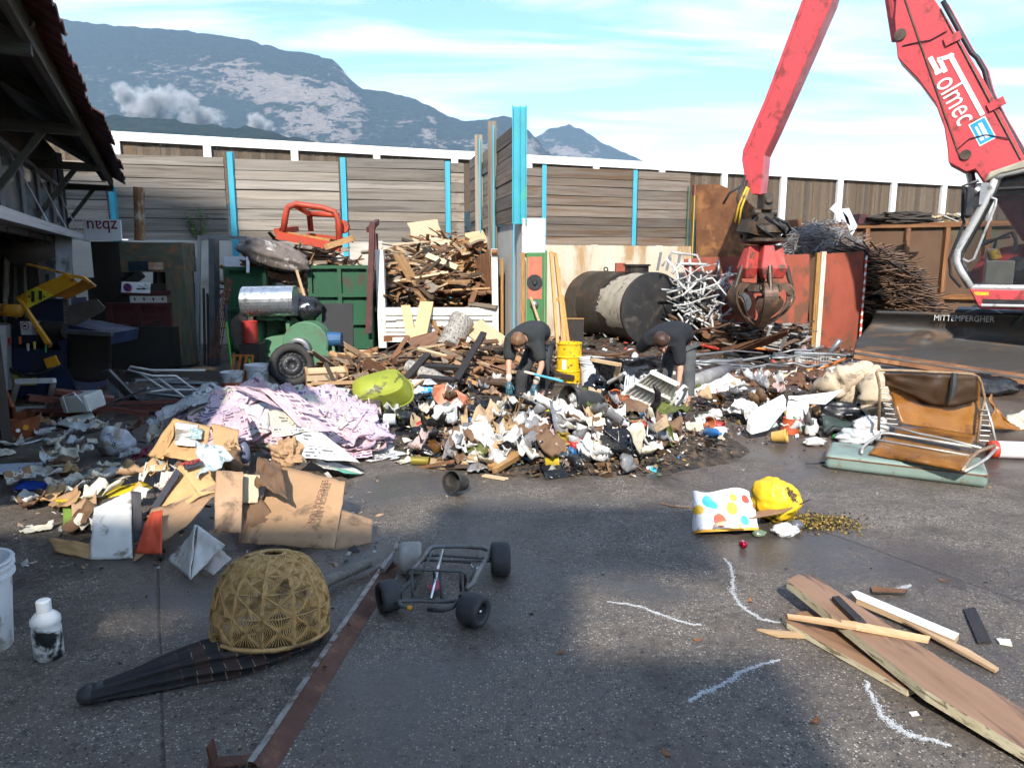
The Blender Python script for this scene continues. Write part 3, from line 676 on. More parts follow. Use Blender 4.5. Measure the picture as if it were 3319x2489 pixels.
for k in range(3):
 mb=MB();mb.tube([BP(u+6+k*3,v-k*2)+Xn*(.08+.14*k)+EXI for u,v in pts],.035 if k==0 else .026,8);mb.build('hose',HOSE if k<2 else EXR,boom,smooth=True)
for q in ((2058,85),(2152,226)):
 mb=MB();mb.box(BP(*q)-Xn*.02+EXI,(.22,.03,.12),basis(BP(*q),BP(q[0]+10,q[1]-5)));mb.build('clamp',EXR,boom)
for q in ((1948,92),(2040,62),(2060,300),(2150,320)):pass
mb=MB();mb.tube([BP(1950,100)-Xn*.012+EXI,BP(1985,92)-Xn*.02+EXI,BP(2010,88)-Xn*.016+EXI,BP(2046,68)-Xn*.02+EXI],.008,6);mb.tube([BP(2066,325)-Xn*.012+EXI,BP(2095,300)-Xn*.02+EXI,BP(2130,292)-Xn*.016+EXI,BP(2180,300)-Xn*.02+EXI],.008,6);mb.build('cable',HOSE,boom)
ax=(BP(2092,250)-BP(2014,135));ay=(BP(2053,170)-BP(2038,178))
bx_=BP(2077,345)-BP(1977,128)
def on_boom(o,lift=.006):return frame(BP(*o)-Xn*lift+EXI,BP(2096,258)-BP(2026,128),BP(2060,128)-BP(2038,140))
text('maker_lettering','olmec',LETW,boom,on_boom((2066,216))@Mx.Diagonal((.80,1.15,1,1)),.40,.004)
mb=MB()
for a,b,w in (((2011,128),(2026,156),.065),((2024,158),(2040,150),.06),((2041,153),(2030,130),.06),((2029,129),(2056,122),.06),((2053,121),(2121,246),.065)):
 A,B=BP(*a)+EXI-Xn*.006,BP(*b)+EXI-Xn*.006;x=(B-A);L=x.length;x.normalize();mb.box((A+B)/2,(L+.06,.006,w),Mx((x,Xn,x.cross(Xn))).transposed())
mb.build('maker_lettering',LETW,boom)
st=on_boom((2122,284));mb=MB();mb.box((0,0,0),(.34,.20,.006));o=mb.build('sticker',STK,boom);o.matrix_local=st
mb=MB();mb.box((0,.02,.005),(.25,.05,.004));mb.box((-.02,-.045,.005),(.17,.03,.004));mb.box((.1,-.05,.005),(.05,.05,.004));mb.build('sticker_print',LETW,o)
mb=MB();mb.box((0,0,-.002),(.37,.23,.004));mb.build('sticker_border',LETW,o)
gz=lambda v:BP(1638,v).z
gc=BP(1638,560)+Xn*.25;gx,gy=gc.x,gc.y;GI=V((gx,gy,0))+EXI
gr=bpy.data.objects.new('grapple',None);COL.objects.link(gr);gr.parent=ex;gr.location=GI
mb=MB();mb.box((0,0,gz(436)),(.18,.34,.30));mb.cyl((0,-.22,gz(432)),(0,.22,gz(432)),.075,None,14);mb.cyl((-.22,0,gz(458)),(.22,0,gz(458)),.07,None,14);mb.box((0,0,gz(468)),(.30,.16,.2));mb.build('link',EXD,gr,bevel=.02)
mb=MB();mb.lathe([(0,gz(472)),(.2,gz(473)),(.30,gz(482)),(.40,gz(488)),(.40,gz(503)),(.30,gz(506)),(.30,gz(512)),(.42,gz(516)),(.42,gz(522)),(.2,gz(528)),(0,gz(529))],28);mb.box((-.3,-.2,gz(492)),(.35,.3,.22),(.1,.2,.3));mb.build('rotator',EXD,gr)
mb=MB()
for k in range(7):
 a0=k*.9;mb.tube([(.18*math.cos(a0),.18*math.sin(a0),gz(470)),(.40*math.cos(a0+.3),.40*math.sin(a0+.3),gz(476+k)),(.46*math.cos(a0+.7),.46*math.sin(a0+.7),gz(496)),(.38*math.cos(a0+1.2),.38*math.sin(a0+1.2),gz(513))],.028,7)
for (u0,v0),(u1,v1),(u2,v2),c in (((1612,380),(1596,430),(1604,476),0),((1616,390),(1606,440),(1612,480),0),((1608,400),(1580,418),(1566,442),0)):
 mb.tube([BP(u0,v0)-Xn*.05+EXI-GI,BP(u1,v1)-Xn*.1+EXI-GI,BP(u2,v2)-Xn*.1+EXI-GI],.022,7)
mb.build('hoses',HOSE,gr,smooth=True)
mb=MB()
for (u0,v0),(u1,v1),(u2,v2)in (((1618,405),(1601,445),(1592,482)),((1622,408),(1606,452),(1600,486))):mb.tube([BP(u0,v0)-Xn*.12+EXI-GI,BP(u1,v1)-Xn*.14+EXI-GI,BP(u2,v2)-Xn*.12+EXI-GI],.02,7)
mb.build('yellow_hoses',YEL,gr,smooth=True)
mb=MB();mb.cyl((0,0,gz(525)),(0,0,gz(625)),.09,.07,14);mb.build('centre_post',EXD,gr)
mb=MB();mb.lathe([(.10,gz(612)),(.34,gz(616)),(.36,gz(630)),(.1,gz(634))],20);mb.build('hub',EXD,gr)
TINE=M('tine steel',(.15,.095,.068),(.085,.058,.045),5,.55,.5,dirt=((.22,.12,.07),.3,7),bump=.2);GRED=M('grapple red',(.44,.055,.045),(.32,.04,.034),4,.55,dirt=((.10,.05,.036),.34,7))
zt_,zb_=gz(612),gz(707)
angs=[-90+0,-90+72,-90+144,-90+216,-90+288]
for i,a in enumerate(angs):
 T=Mx.Rotation(R(a)+math.atan2(Xd.y,Xd.x)*0,4,'Z')
 prof=[];nn=14
 for k in range(nn+1):
  q=k/nn;prof.append((.33+.29*math.sin(q*2.35+.22)-.40*q**3.0,zt_+(zb_-zt_)*(1-math.cos(q*math.pi/2*1.0))**.85))
 prof[-1]=(.05,zb_)
 mb=MB()
 for side in (-1,1):
  mb.grid(lambda b,q,side=side:T@V((prof[int(q*nn)][0]+(.02 if b>.5 else -.15*(1-q)-.03),side*(.085+.10*math.sin(q*math.pi)*0),prof[int(q*nn)][1])),1,nn)
 mb.grid(lambda b,q:T@V((prof[int(q*nn)][0]+.02,(b-.5)*(.17+.16*math.sin(q*math.pi*.9))*(1-.5*q),prof[int(q*nn)][1])),2,nn)
 t_=mb.build('tine',TINE,gr,solid=.03)
 mb=MB();mb.grid(lambda b,q:T@V((prof[int(nn*(.55+.45*q))][0]-.02,(b-.5)*(.10+.52*math.sin((.3+q)*2.2)*(1-q*.8)),prof[int(nn*(.55+.45*q))][1]+.02)),4,6);mb.build('scoop_plate',TINE,t_,solid=.02)
 c1,c2=T@V((.24,0,gz(530))),T@V((.30,0,gz(600)));mb=MB()
 mb.add([T@V(p)for p in ((.12,-.10,gz(530)),(.33,-.085,gz(530)),(.33,.085,gz(530)),(.12,.10,gz(530)),(.14,-.15,gz(580)),(.44,-.15,gz(580)),(.44,.15,gz(580)),(.14,.15,gz(580)),(.20,-.08,gz(602)),(.38,-.08,gz(602)),(.38,.08,gz(602)),(.20,.08,gz(602)))],[(0,1,5,4),(1,2,6,5),(2,3,7,6),(3,0,4,7),(4,5,9,8),(5,6,10,9),(6,7,11,10),(7,4,8,11),(3,2,1,0),(8,9,10,11)]);mb.build('cylinder_guard',GRED,gr,bevel=.015)
 mb=MB();mb.cyl(T@V((.42,0,gz(575))),T@V((.55,0,gz(628))),.045,.04,10);mb.build('ram',EXD,gr)
 mb=MB();mb.cyl(T@V((.50,-.13,gz(632))),T@V((.50,.13,gz(632))),.05,None,12);mb.cyl(T@V((.32,-.13,gz(624))),T@V((.32,.13,gz(624))),.06,None,12);mb.build('hinge_pin',EXD,gr)
CA=V((XA[0],XA[1],0))-Xn*1.0;CP=PL((CA.x,CA.y),(Xd.x,Xd.y))
CABW=1.0
SILV=M('silver grey cab paint',(.46,.46,.45),(.38,.38,.38),4,.4,.2,dirt=((.2,.19,.18),.2,7));KHAK=M('faded khaki roof',(.36,.34,.25),(.27,.25,.19),4,.6)
def cpt(u,v,z=0.0):return CP(u,v)+Xn*z+EXI
cabo=bpy.data.objects.new('cab',None);COL.objects.link(cabo);cabo.parent=ex
front=[(2150,386),(2141,412),(2108,474),(2069,542),(2067,566),(2076,586),(2098,621)]
for z in (0.0,CABW):
 mb=MB();mb.tube([cpt(u,v,z)for u,v in front],.056,8);mb.build('pillar',SILV,cabo,smooth=True)
 mb=MB();mb.tube([cpt(2150,386,z),cpt(2168,374,z),cpt(2212,366,z),cpt(2380,350,z)],.06,8);mb.tube([cpt(2420,360,z),cpt(2425,621,z)],.07,8);mb.build('roof_frame',SILV,cabo,smooth=True)
 mb=MB();mb.tube([cpt(2098,621,z),cpt(2430,626,z)],.045,8);mb.build('sill',SILV,cabo)
mb=MB();mb.tube([cpt(2141,428,-.06),cpt(2152,432,-.06),cpt(2150,446,-.06),cpt(2104,560,-.05),cpt(2092,566,-.04),cpt(2080,560,-.03)],.018,7);mb.build('hand_rail',SILV,cabo,smooth=True)
mb=MB();mb.prism([cpt(u+6,v+4,.05)for u,v in front[1:]]+[cpt(2430,622,.05),cpt(2430,372,.05),cpt(2170,384,.05)],Xn*.006);mb.build('side_glass',M('tinted cab glass',(.03,.035,.04),None,4,.08,spec=.6,alpha=.30),cabo)
mb=MB();mb.tube([cpt(u+9,v+3,-.01)for u,v in front],.022,7);mb.build('door_seal',HOSE,cabo,smooth=True)
mb=MB();pts=[cpt(2128,394,-.08),cpt(2136,374,-.08),cpt(2212,348,-.08),cpt(2430,318,-.08),cpt(2430,338,-.08),cpt(2212,366,-.08),cpt(2160,378,-.08)];mb.prism(pts,Xn*(CABW+.16));mb.build('roof',KHAK,cabo,bevel=.02)
SEATM=M('black seat',(.012,.012,.013),(.03,.03,.03),7,.6)
redp=[(2094,625),(2430,632),(2430,676),(2116,667)];mb=MB();mb.prism([cpt(u,v,-.06)for u,v in redp],Xn*1.5);mb.build('red_skirt',EXR,ex,bevel=.015)
mb=MB();mb.prism([cpt(2124,646,-.075),cpt(2430,652,-.075),cpt(2430,668,-.075),cpt(2126,661,-.075)],Xn*.05);mb.build('skirt_recess',DARK,ex)
mb=MB();mb.cyl(cpt(2120,659,-.10),cpt(2420,664,-.10),.022,None,10);mb.build('grab_bar',SILV,ex)
mb=MB();mb.prism([cpt(2104,630,-.064),cpt(2136,631,-.064),cpt(2136,638,-.064),cpt(2107,638,-.064)],Xn*.006);mb.build('yellow_label',YEL,ex)
mb=MB();mb.box(cpt(2220,600,.5),(.5,.5,.16),basis(V((0,0,0)),Xd));mb.box(cpt(2262,545,.5),(.16,.5,.75),basis(V((0,0,0)),Xd));mb.ball(cpt(2196,585,.28),(.16,.2,.2),12,8);mb.build('seat',SEATM,cabo,bevel=.05)
mb=MB();c0=cpt(2152,515,.45);mb.lathe([(.19,0),(.205,.015),(.22,0),(.205,-.015),(.19,0)],24,Mx.Translation(c0)@Mx.Rotation(R(28),4,Xd.cross(V((0,0,1)))));mb.cyl(c0,cpt(2136,570,.5),.02);mb.tube([c0+V((-.19,0,-.03)),c0+V((.19,0,.03))],.015);mb.build('steering_wheel',DARK,cabo)
mb=MB();mb.box(cpt(2140,575,.5),(.16,.4,.5),basis(V((0,0,0)),Xd));mb.box(cpt(2158,590,.12),(.35,.12,.35),basis(V((0,0,0)),Xd));mb.build('console',M('cream console',(.27,.26,.23),(.21,.20,.18),5,.6),cabo,bevel=.02)
mb=MB();mb.cyl(cpt(2145,540,.3),cpt(2152,560,.3),.07);mb.box(cpt(2148,556,.28),(.04,.02,.12));mb.build('work_lamp',YEL,cabo)
mb=MB();mb.tube([cpt(2188,500,.25),cpt(2196,520,.25),cpt(2190,545,.25)],.025,8);mb.build('lever',DARK,cabo)
mb=MB();mb.prism([cpt(2100,622,CABW),cpt(2430,625,CABW),cpt(2430,520,CABW),cpt(2230,520,CABW),cpt(2128,540,CABW),cpt(2090,590,CABW)],Xn*.03);mb.build('far_side_panel',EXR,cabo)
mb=MB();mb.prism([cpt(2425,620,.02),cpt(2425,380,.02),cpt(2425,380,CABW),cpt(2425,620,CABW)],Xd*.04);mb.build('rear_panel',EXR,cabo)
mb=MB();mb.prism([cpt(2145,430,.06),cpt(2150,400,.06),cpt(2430,372,.06),cpt(2430,560,.06)],Xn*.02)if False else mb.box(cpt(2300,400,.5),(1.6,.95,.03),basis(V((0,0,0)),Xd));mb.build('head_lining',SEATM,cabo)
mb=MB();mb.prism([cpt(2430,420,.2),cpt(2760,430,.2),cpt(2760,680,.2),cpt(2430,680,.2)],Xn*1.9);mb.build('engine_house',EXR,ex,bevel=.03)
c=V((9.7,12.3,0))+EXI;mb=MB();mb.cyl((c.x,c.y,.95),(c.x,c.y,1.2),.8,None,28);mb.build('turntable',DARK,ex)
mb=MB();mb.box((c.x,c.y,.78),(3.6,1.0,.34),(0,0,math.atan2(Xd.y,Xd.x)));mb.build('chassis',DARK,ex,bevel=.03)
def tyre_prof(ri,ro,w):return [(ri,-w/2*.7),(ri+.03,-w/2),(ro-.06,-w/2),(ro,-w/2*.72),(ro,w/2*.72),(ro-.06,w/2),(ri+.03,w/2),(ri,w/2*.7)]
for sx_ in (-1.35,1.35):
 for sy_ in (-1.0,1.0):
  q=V((c.x,c.y,0))+Xd*sx_+Xn*sy_;T=Mx.Translation((q.x,q.y,.5))@Mx.Rotation(math.atan2(Xd.y,Xd.x),4,'Z')@Mx.Rotation(R(90),4,'X')
  mb=MB();mb.lathe(tyre_prof(.26,.5,.38),32,T);w_=mb.build('wheel',HOSE,ex,smooth=False);mb=MB();mb.lathe([(0,-.05),(.2,-.08),(.27,-.16),(.27,.16),(.2,.08),(0,.05)],20,T);mb.build('rim',EXR,w_)
mb=MB();mb.box(cpt(2094,440,-.16),(.10,.26,.42),basis(V((0,0,0)),Xd));mb.build('mirror',DARK,ex,bevel=.03)
mb=MB();mb.tube([cpt(2114,392,-.1),cpt(2082,404,-.16),cpt(2080,470,-.16),cpt(2084,482,-.16),cpt(2052,560,-.14),cpt(2055,596,-.12),cpt(2076,620,-.06)],.022,8);mb.build('mirror_bar',DARK,ex)
mb=MB();mb.cyl(cpt(2106,410,-.05),cpt(2114,416,-.05),.07,.075,14);mb.box(cpt(2120,420,0),(.12,.12,.3));mb.build('head_lamp',GREYM,ex)
BLM=M('scoured blade steel',(.058,.054,.051),(.036,.034,.033),2.2,.62,.35,st=(.4,1,3.2),dirt=((.095,.062,.04),.30,2.2),bump=.25)
tl,bl=P(1893,673,11.3),P(1837,750,11.05);tr,br=P(2330,683,10.1),P(2330,822,9.75)
def blf(a,b):
 top=tl.lerp(tr,a);bot=bl.lerp(br,a);p=top.lerp(bot,b)
 bulge=.34*math.sin(b*math.pi);lip=max(0,b-.86)/.14
 p=p+V((.22,.30,0)).normalized()*bulge+V((0,-.10,-.10))*lip
 for (da,db)in ((.46,.42),(.30,.62)):
  dd=math.hypot((a-da)*5,(b-db)*2)
  if dd<.28:p=p+V((0,-.14,.07))*(1-dd/.28)
 return p+EXI
mb=MB();mb.grid(blf,60,18);bo=mb.build('dozer_blade',BLM,ex,smooth=True,solid=.035)
mb=MB();mb.grid(lambda a,b:blf(a,.955+.05*b)+V((0,-.03,-.06*b)),30,1);mb.build('cutting_edge',RUST,bo,solid=.03)
xt,yt=(tr-tl).normalized(),(tl-bl)
text('blade_lettering','MITTEMPERGHER',M('scuffed white letters',(.50,.50,.48),(.3,.29,.28),30,.6),bo,frame(blf(.445,.115)-V((.0,.09,0)),xt,V((0,.1,1)))@Mx.Diagonal((.8,1,1,1)),.125,.003)
mb=MB();mb.tube([V(blf(.70,.22))+V((-.02,-.05,0)),V(blf(.72,.05))+V((0,-.10,.02)),V(blf(.755,.0))+V((0,-.10,.06)),V(blf(.775,.08))+V((0,-.06,0))],.018,7);mb.build('hydraulic_hose',M('green hose',(.05,.16,.12),None,8,.5),bo,smooth=True)
for a in (.5,.8):mb=MB();q=V(blf(a,.7));bar(mb,q+V((.1,.2,-.1)),q+V((.7,.9,.1)),.14,.2);mb.build('blade_arm',DARK,ex)
TANK=M('sooty black tank paint',(.022,.019,.017),(.034,.027,.022),2.2,.55,.2,dirt=((.075,.036,.02),.24,3.2),bump=.2)
p0,p1=G(1412,752),P(1262,728,18.3);p1.z=0;rT=.79
p0=V((p0.x,p0.y+.15,rT));ax_=(p1-V((p0.x,p0.y,0))).normalized();p1=p0+ax_*3.3
TT=frame(p0,ax_.cross(V((0,0,1))),V((0,0,1)))
TT=Mx.Translation(p0)@V((0,0,1)).rotation_difference(-ax_).to_matrix().to_4x4()
tk=thing('tank','big black cylindrical steel tank lying on its side with a scraped cream patch','tank',(p0.x,p0.y,0));TI=Mx.Translation(-tk.location)
mb=MB();mb.lathe([(rT,-3.3),(rT,-2.2),(rT*1.004,-2.19),(rT*1.004,-2.17),(rT,-2.16),(rT,-1.1),(rT*1.004,-1.09),(rT*1.004,-1.07),(rT,-1.06),(rT,0),(rT-.02,.02)],64,TI@TT);mb.build('shell',TANK,tk,smooth=True)
mb=MB();mb.lathe([(rT-.02,.02),(rT*.7,.05),(rT*.35,.06),(0,.062)],48,TI@TT);mb.build('end_plate',M('smooth black end plate',(.022,.022,.023),(.033,.031,.03),2.5,.5,.2,dirt=((.07,.06,.05),.2,5)),tk,smooth=True)
mb=MB();mb.lathe([(0,-3.36),(rT*.6,-3.35),(rT,-3.3)],48,TI@TT);mb.build('end_plate',TANK,tk,smooth=True)
cx_=[]
import math as _m
up_l=(TI@TT).inverted().to_3x3()@V((0,0,1));a_up=_m.atan2(up_l.y,up_l.x)
lf=(TI@TT).inverted().to_3x3()@V((-1,0,0));sgn=1 if (_m.atan2(lf.y,lf.x)-a_up+6.283)%6.283<3.14 else -1
CREAM=M('bare cream primer',(.40,.36,.29),(.31,.27,.21),4,.75,dirt=((.13,.10,.08),.22,6),bump=.2)
mb=MB()
def patch(a,b):
 ang=.30+a*1.75;w=.42+.62*math.sin(a*2.6+.1)+.42*fbm((a*5,2,1),1)
 z=-.015-w*b*(1.0 if b<.98 else 1+.1*fbm((a*30,5,2),1));an=a_up+sgn*(ang-.12*b*fbm((a*5,b,3),1))
 return (TI@TT)@V(((rT+.004)*math.cos(an),(rT+.004)*math.sin(an),z))
mb.grid(patch,60,10);mb.build('scraped_patch',CREAM,tk,smooth=True)
mb=MB();q=(TI@TT)@V((0,0,-.75));mb.cyl(q+V((0,0,rT-.02)),q+V((0,0,rT+.12)),.26,None,20);mb.cyl(q+V((0,0,rT+.12)),q+V((0,0,rT+.16)),.30,None,20);mb.build('manhole',TANK,tk)
q=(TI@TT)@V((0,0,-1.5));mb=MB();mb.box(q+V((0,0,rT+.08)),(.22,.16,.22));mb.build('red_block',REDR,tk)
q=(TI@TT)@V((0,0,-2.2));mb=MB();mb.lathe([(.03,0),(.045,.015),(.06,0),(.045,-.015),(.03,0)],14,Mx.Translation(q+V((0,0,rT+.04)))@Mx.Rotation(R(90),4,'X'));mb.build('lifting_eye',TANK,tk)
GRN=M('container green',(.018,.085,.040),(.014,.062,.030),2.4,.5,dirt=((.06,.04,.028),.2,5),bump=.1)
GY=12.8
gcn=thing('waste_container','dark green steel container heaped with timber beside the white tipper','container',(P(650,760,GY).x,GY,0));inv=-gcn.location
def gpanel(u0,u1,v0,v1,cols,rows,nm='gate_panel',Y=GY):
 a,b=P(u0,v1,Y),P(u1,v0,Y);xm,zm=(a.x+b.x)/2,(max(.06,a.z)+b.z)/2;w,h=b.x-a.x,b.z-max(.06,a.z)
 o=boxpart(nm,GRN,gcn,(a.x,Y+.03,zm),(b.x,Y+.03,zm),.03,h,0,inv);RO=Mx.Identity(4)
 for i in range(cols+1):boxpart('rib',GRN,gcn,(a.x+w*i/cols,Y-.02,zm-h/2),(a.x+w*i/cols,Y-.02,zm+h/2),.07,.08,0,inv)
 for j in range(rows+1):boxpart('rail',GRN,gcn,(a.x-.03,Y-.025,zm-h/2+h*j/rows),(b.x+.03,Y-.025,zm-h/2+h*j/rows),.075,.06,0,inv)
gpanel(500,572,580,757,1,2);gpanel(678,797,577,757,2,3)
gpanel(575,676,655,757,2,2,'low_panel',GY+.35)
for u,nm in ((497,'side_wall'),(799,'side_wall')):
 a=P(u,580,GY);boxpart(nm,GRN,gcn,(a.x,GY+.05,a.z/2),(a.x-.2,GY+3.0,a.z/2),.04,a.z-.05,0,inv)
a=P(796,478,12.6);mb=MB();mb.box((a.x,12.62,1.5),(.09,.10,1.9),(0,R(4),0));mb.box((a.x-.02,13.1,2.42),(.07,.9,.09),(R(12),0,0));mb.box((a.x-.05,13.5,1.4),(.07,.08,1.8));one(mb,'steel_gate_frame','maroon steel gate frame standing between green container and white tipper','gate',M('maroon paint',(.10,.028,.026),(.075,.024,.022),5,.6,dirt=((.05,.03,.025),.3,6)))
LGRN=M('light machine green',(.085,.19,.11),(.07,.155,.09),3,.45,dirt=((.12,.08,.05),.16,6))
by=11.3
bl_=thing('blower','green centrifugal blower with square hopper and round outlet behind the car wheel','machine',(P(640,790,by).x,by,0));inv=-bl_.location
def bpx(u,v,Y=by):return P(u,v,Y)+inv
mb=MB();A,B=bpx(553,772),bpx(626,684);cxm,czm=(A.x+B.x)/2,(A.z+B.z)/2;w,h=B.x-A.x,B.z-A.z
for (cx0,cz0,sx0,sz0)in ((0,h/2-.03,w,.06),(0,-h/2+.03,w,.06),(-w/2+.03,0,.06,h),(w/2-.03,0,.06,h)):mb.box((cxm+cx0,0,czm+cz0),(sx0,.06,sz0))
mb.box((cxm-w/2+.02,.25,czm),(.02,.5,h-.04));mb.box((cxm+w/2-.02,.25,czm),(.02,.5,h-.04));mb.box((cxm,.25,czm+h/2-.02),(w,.5,.02));mb.box((cxm,.5,czm),(w,.02,h));mb.build('hopper',LGRN,bl_)
mb=MB();mb.box((cxm,.15,czm-h*.2),(w*.8,.02,h*.55),(R(-40),R(-18),0));mb.build('inner_flap',LGRN,bl_)
A,B=bpx(540,800),bpx(650,772);mb=MB();mb.box(((A.x+B.x)/2,.2,B.z/2-.02),(B.x-A.x,.5,max(.1,B.z)));mb.build('base_box',LGRN,bl_)
mb=MB();c=bpx(668,742);spiral=[]
for k in range(40):
 a=2*math.pi*k/40-.3;r=.33+.09*(k/40);spiral.append((c.x+r*math.cos(a),c.z+r*math.sin(a)))
mb.prism([(x,-.16,z)for x,z in spiral],(0,.34,0));mb.build('volute',LGRN,bl_,bevel=.02)
mb=MB();c2=bpx(655,752);mb.lathe([(.13,0),(.19,0),(.19,.14),(.16,.16),(.13,.16)],24,Mx.Translation((c2.x,-.17,c2.z))@Mx.Rotation(R(90),4,'X'));mb.build('outlet_ring',GREYM,bl_,smooth=False)
mb=MB();mb.cyl((c2.x,-.165,c2.z),(c2.x,-.17,c2.z),.135,None,20);mb.build('outlet_hole',DARK,bl_)
mb=MB();c3=bpx(722,733);mb.cyl((c3.x-.1,0,c3.z),(c3.x+.12,0,c3.z),.12,.11,16);mb.build('motor',M('motor blue',(.03,.10,.22),None,6,.5),bl_)
for du in (690,724):
 q=bpx(du,760);mb=MB();bar(mb,(q.x,-.1,q.z+.1),(q.x+.05,-.15,0),.04,.04);bar(mb,(q.x,.2,q.z+.1),(q.x+.02,.25,0),.04,.04);mb.build('stand_leg',LGRN,bl_)
ZINC=M('bright zinc sheet',(.62,.64,.66),(.48,.50,.53),3,.28,.85,st=(3,1,1),dirt=((.3,.3,.3),.15,8))
a,b=P(528,652,11.2),P(640,650,11.2);mb=MB();mb.tube([a,b],.235,28);one(mb,'zinc_drum','shiny zinc duct drum lying on top of the green blower','drum',ZINC)
mb=MB();c=P(662,668,11.5);mb.ball((c.x,c.y,c.z),(.26,.22,.2),20,12,lambda p:1+.22*fbm(p,2.2));BAGM=M('black bin bag film',(.010,.010,.012),(.016,.016,.018),6,.22,bump=.5,spec=.6)
one(mb,'bin_bag','black bin bag stuffed beside the zinc drum','bag',BAGM,smooth=True)
mb=MB();a=P(733,800,11.6);mb.box((a.x,11.6,.62),(.50,.04,1.0),(R(-6),0,0));one(mb,'black_board','plain black board leaning on the green container gate','board',M('black board',(.016,.016,.018),(.024,.024,.026),5,.7))
mb=MB();a=P(543,760,11.0);mb.lathe([(.105,0),(.11,.02),(.115,.32),(.12,.33),(.11,.34),(.1,.05)],20)
one(mb,'red_bucket','tall red bucket beside the square hopper','bucket',M('red plastic',(.36,.03,.022),(.28,.024,.018),5,.5),(a.x,11.0,.55));
mb=MB();mb.box((0,0,.27),(.3,.3,.54));one(mb,'grey_crate','dark crate under the tall red bucket','crate',SOOT,(a.x,11.05,0))
for u0,v0,u1,v1,lab in ((488,680,505,835,'green-shafted tool leaning left of the brown sheet'),(532,690,540,800,'short green-shafted tool beside the red bucket')):
 t_=thing('garden_tool',lab,'tool',P(u1,v1,10.8));q=P(u0,v0,11.3)-t_.location;mb=MB();mb.tube([(0,0,0),q],.014,7);mb.build('shaft',M('lime plastic',(.13,.50,.04),None,5,.4),t_);mb=MB();mb.tube([q*.9,q*1.14],.026,7);mb.build('grip',DARK,t_)
mb=MB();pts=[P(u,v,11.55)for u,v in ((500,690),(546,652),(548,790),(528,788),(495,715))];mb.prism(pts,(0,.012,0));one(mb,'brown_sheet','grey-brown sheet of board leaning on the green gate','board',M('grey board',(.14,.115,.095),(.10,.082,.068),4,.85))
oc=thing('orange_crate','orange slatted crate on edge behind the white buckets','crate',(P(522,805,10.4).x,10.4,0));OR=M('orange plastic',(.42,.13,.02),(.34,.10,.018),6,.5)
for dx in (-.13,-.04,.05,.14):boxpart('slat',OR,oc,(dx-.04,-.05,0),(dx+.02,.06,.42),.035,.02)
boxpart('bar',OR,oc,(-.14,.07,.42),(.16,.07,.42),.03,.03);boxpart('bar',OR,oc,(-.19,-.05,.1),(.12,-.05,.1),.03,.03)
wp=G(628,838);wr=.315
cwheel=thing('car_wheel','black steel car wheel with worn tyre leaning on the blower','wheel',(wp.x,wp.y+.1,0));T=Mx.Translation((0,0,wr))@Mx.Rotation(R(-12),4,'X')@Mx.Rotation(R(18),4,'Z')@Mx.Rotation(R(90),4,'X')
mb=MB();mb.lathe([(.20,-.07),(.21,-.095),(.27,-.10),(.305,-.075),(.315,-.04),(.315,.04),(.305,.075),(.27,.10),(.21,.095),(.20,.07)],48,T);mb.build('tyre',M('worn tyre',(.018,.017,.016),(.035,.032,.03),14,.75,bump=.3),cwheel,smooth=True)
mb=MB();mb.lathe([(.205,.09),(.195,.075),(.19,.03),(.15,.02),(.145,.035),(.10,.05),(.06,.045),(.055,.02),(0,.02)],40,T);rim=mb.build('rim',DARK,cwheel,smooth=True)
for k in range(16):mb=MB();a=2*math.pi*k/16;q=T@V((.168*math.cos(a),.168*math.sin(a),.03));q2=T@V((.168*math.cos(a),.168*math.sin(a),.045));mb.cyl(q,q2,.012,None,8);mb.build('vent_hole',SEATM,rim)
for k in range(5):mb=MB();a=2*math.pi*k/5;mb.cyl(T@V((.085*math.cos(a),.085*math.sin(a),.045)),T@V((.085*math.cos(a),.085*math.sin(a),.056)),.008,None,8);mb.build('wheel_bolt',GREYM,rim)
BKT=M('white bucket plastic',(.66,.67,.68),(.56,.57,.58),4,.5,dirt=((.28,.25,.21),.28,7));BKR=M('wire handle',(.2,.2,.2),None,5,.4,.8)
def bucket(name,label,loc,r0,r1,h,rot=(0,0,0),mat=None,ribs=True,handle=True,cat='bucket'):
 b=thing(name,label,cat,loc,rot);mb=MB()
 pr=[(0,.004),(r0,0),(r0+(r1-r0)*.82,h*.80)]
 if ribs:pr+=[(r1+.010,h*.82),(r1+.010,h*.845),(r1-.002,h*.85),(r1+.002,h*.91),(r1+.012,h*.92),(r1+.012,h*.94),(r1,h*.95)]
 pr+=[(r1+.012,h*.985),(r1+.010,h),(r1-.006,h),(r1-.012,h*.9),(r0-.008,.012),(0,.012)]
 mb.lathe(pr,36);mb.build('body',mat or BKT,b,smooth=False)
 if handle:mb=MB();mb.tube([(r1*math.cos(a)*1.06,-(r1+.03)*math.sin(a)*.75,h*.9-.55*r1*math.sin(a))for a in [math.pi*k/12 for k in range(13)]],.005,6);mb.build('handle',BKR,b,smooth=True)
 return b
g=G(558,838);bucket('bucket','white plastic bucket with dark wire handle left of the car wheel',g,.14,.165,.34)
g=G(503,842);bucket('bucket','short white pail with orange band behind the newspapers',g,.13,.15,.26)
mb=MB();mb.lathe([(.143,.03),(.149,.12)],28);o_=mb.build('paper_band',M('orange label',(.55,.15,.06),None,5,.6),bpy.data.objects['bucket.001'])
hb=thing('half_barrel','upturned brown basketwork half barrel against the tipper','barrel',G(824,757)+V((0,1.6,.42)));WICK=M('orange-brown slat wood',(.30,.145,.045),(.20,.09,.03),4,.7,st=(4,4,1),dirt=((.07,.035,.02),.35,6))
for k in range(18):
 a=2*math.pi*k/18;boxpart('stave',WICK,hb,(.245*math.cos(a),.245*math.sin(a),0),(.16*math.cos(a),.16*math.sin(a),.33),.088,.014,0)
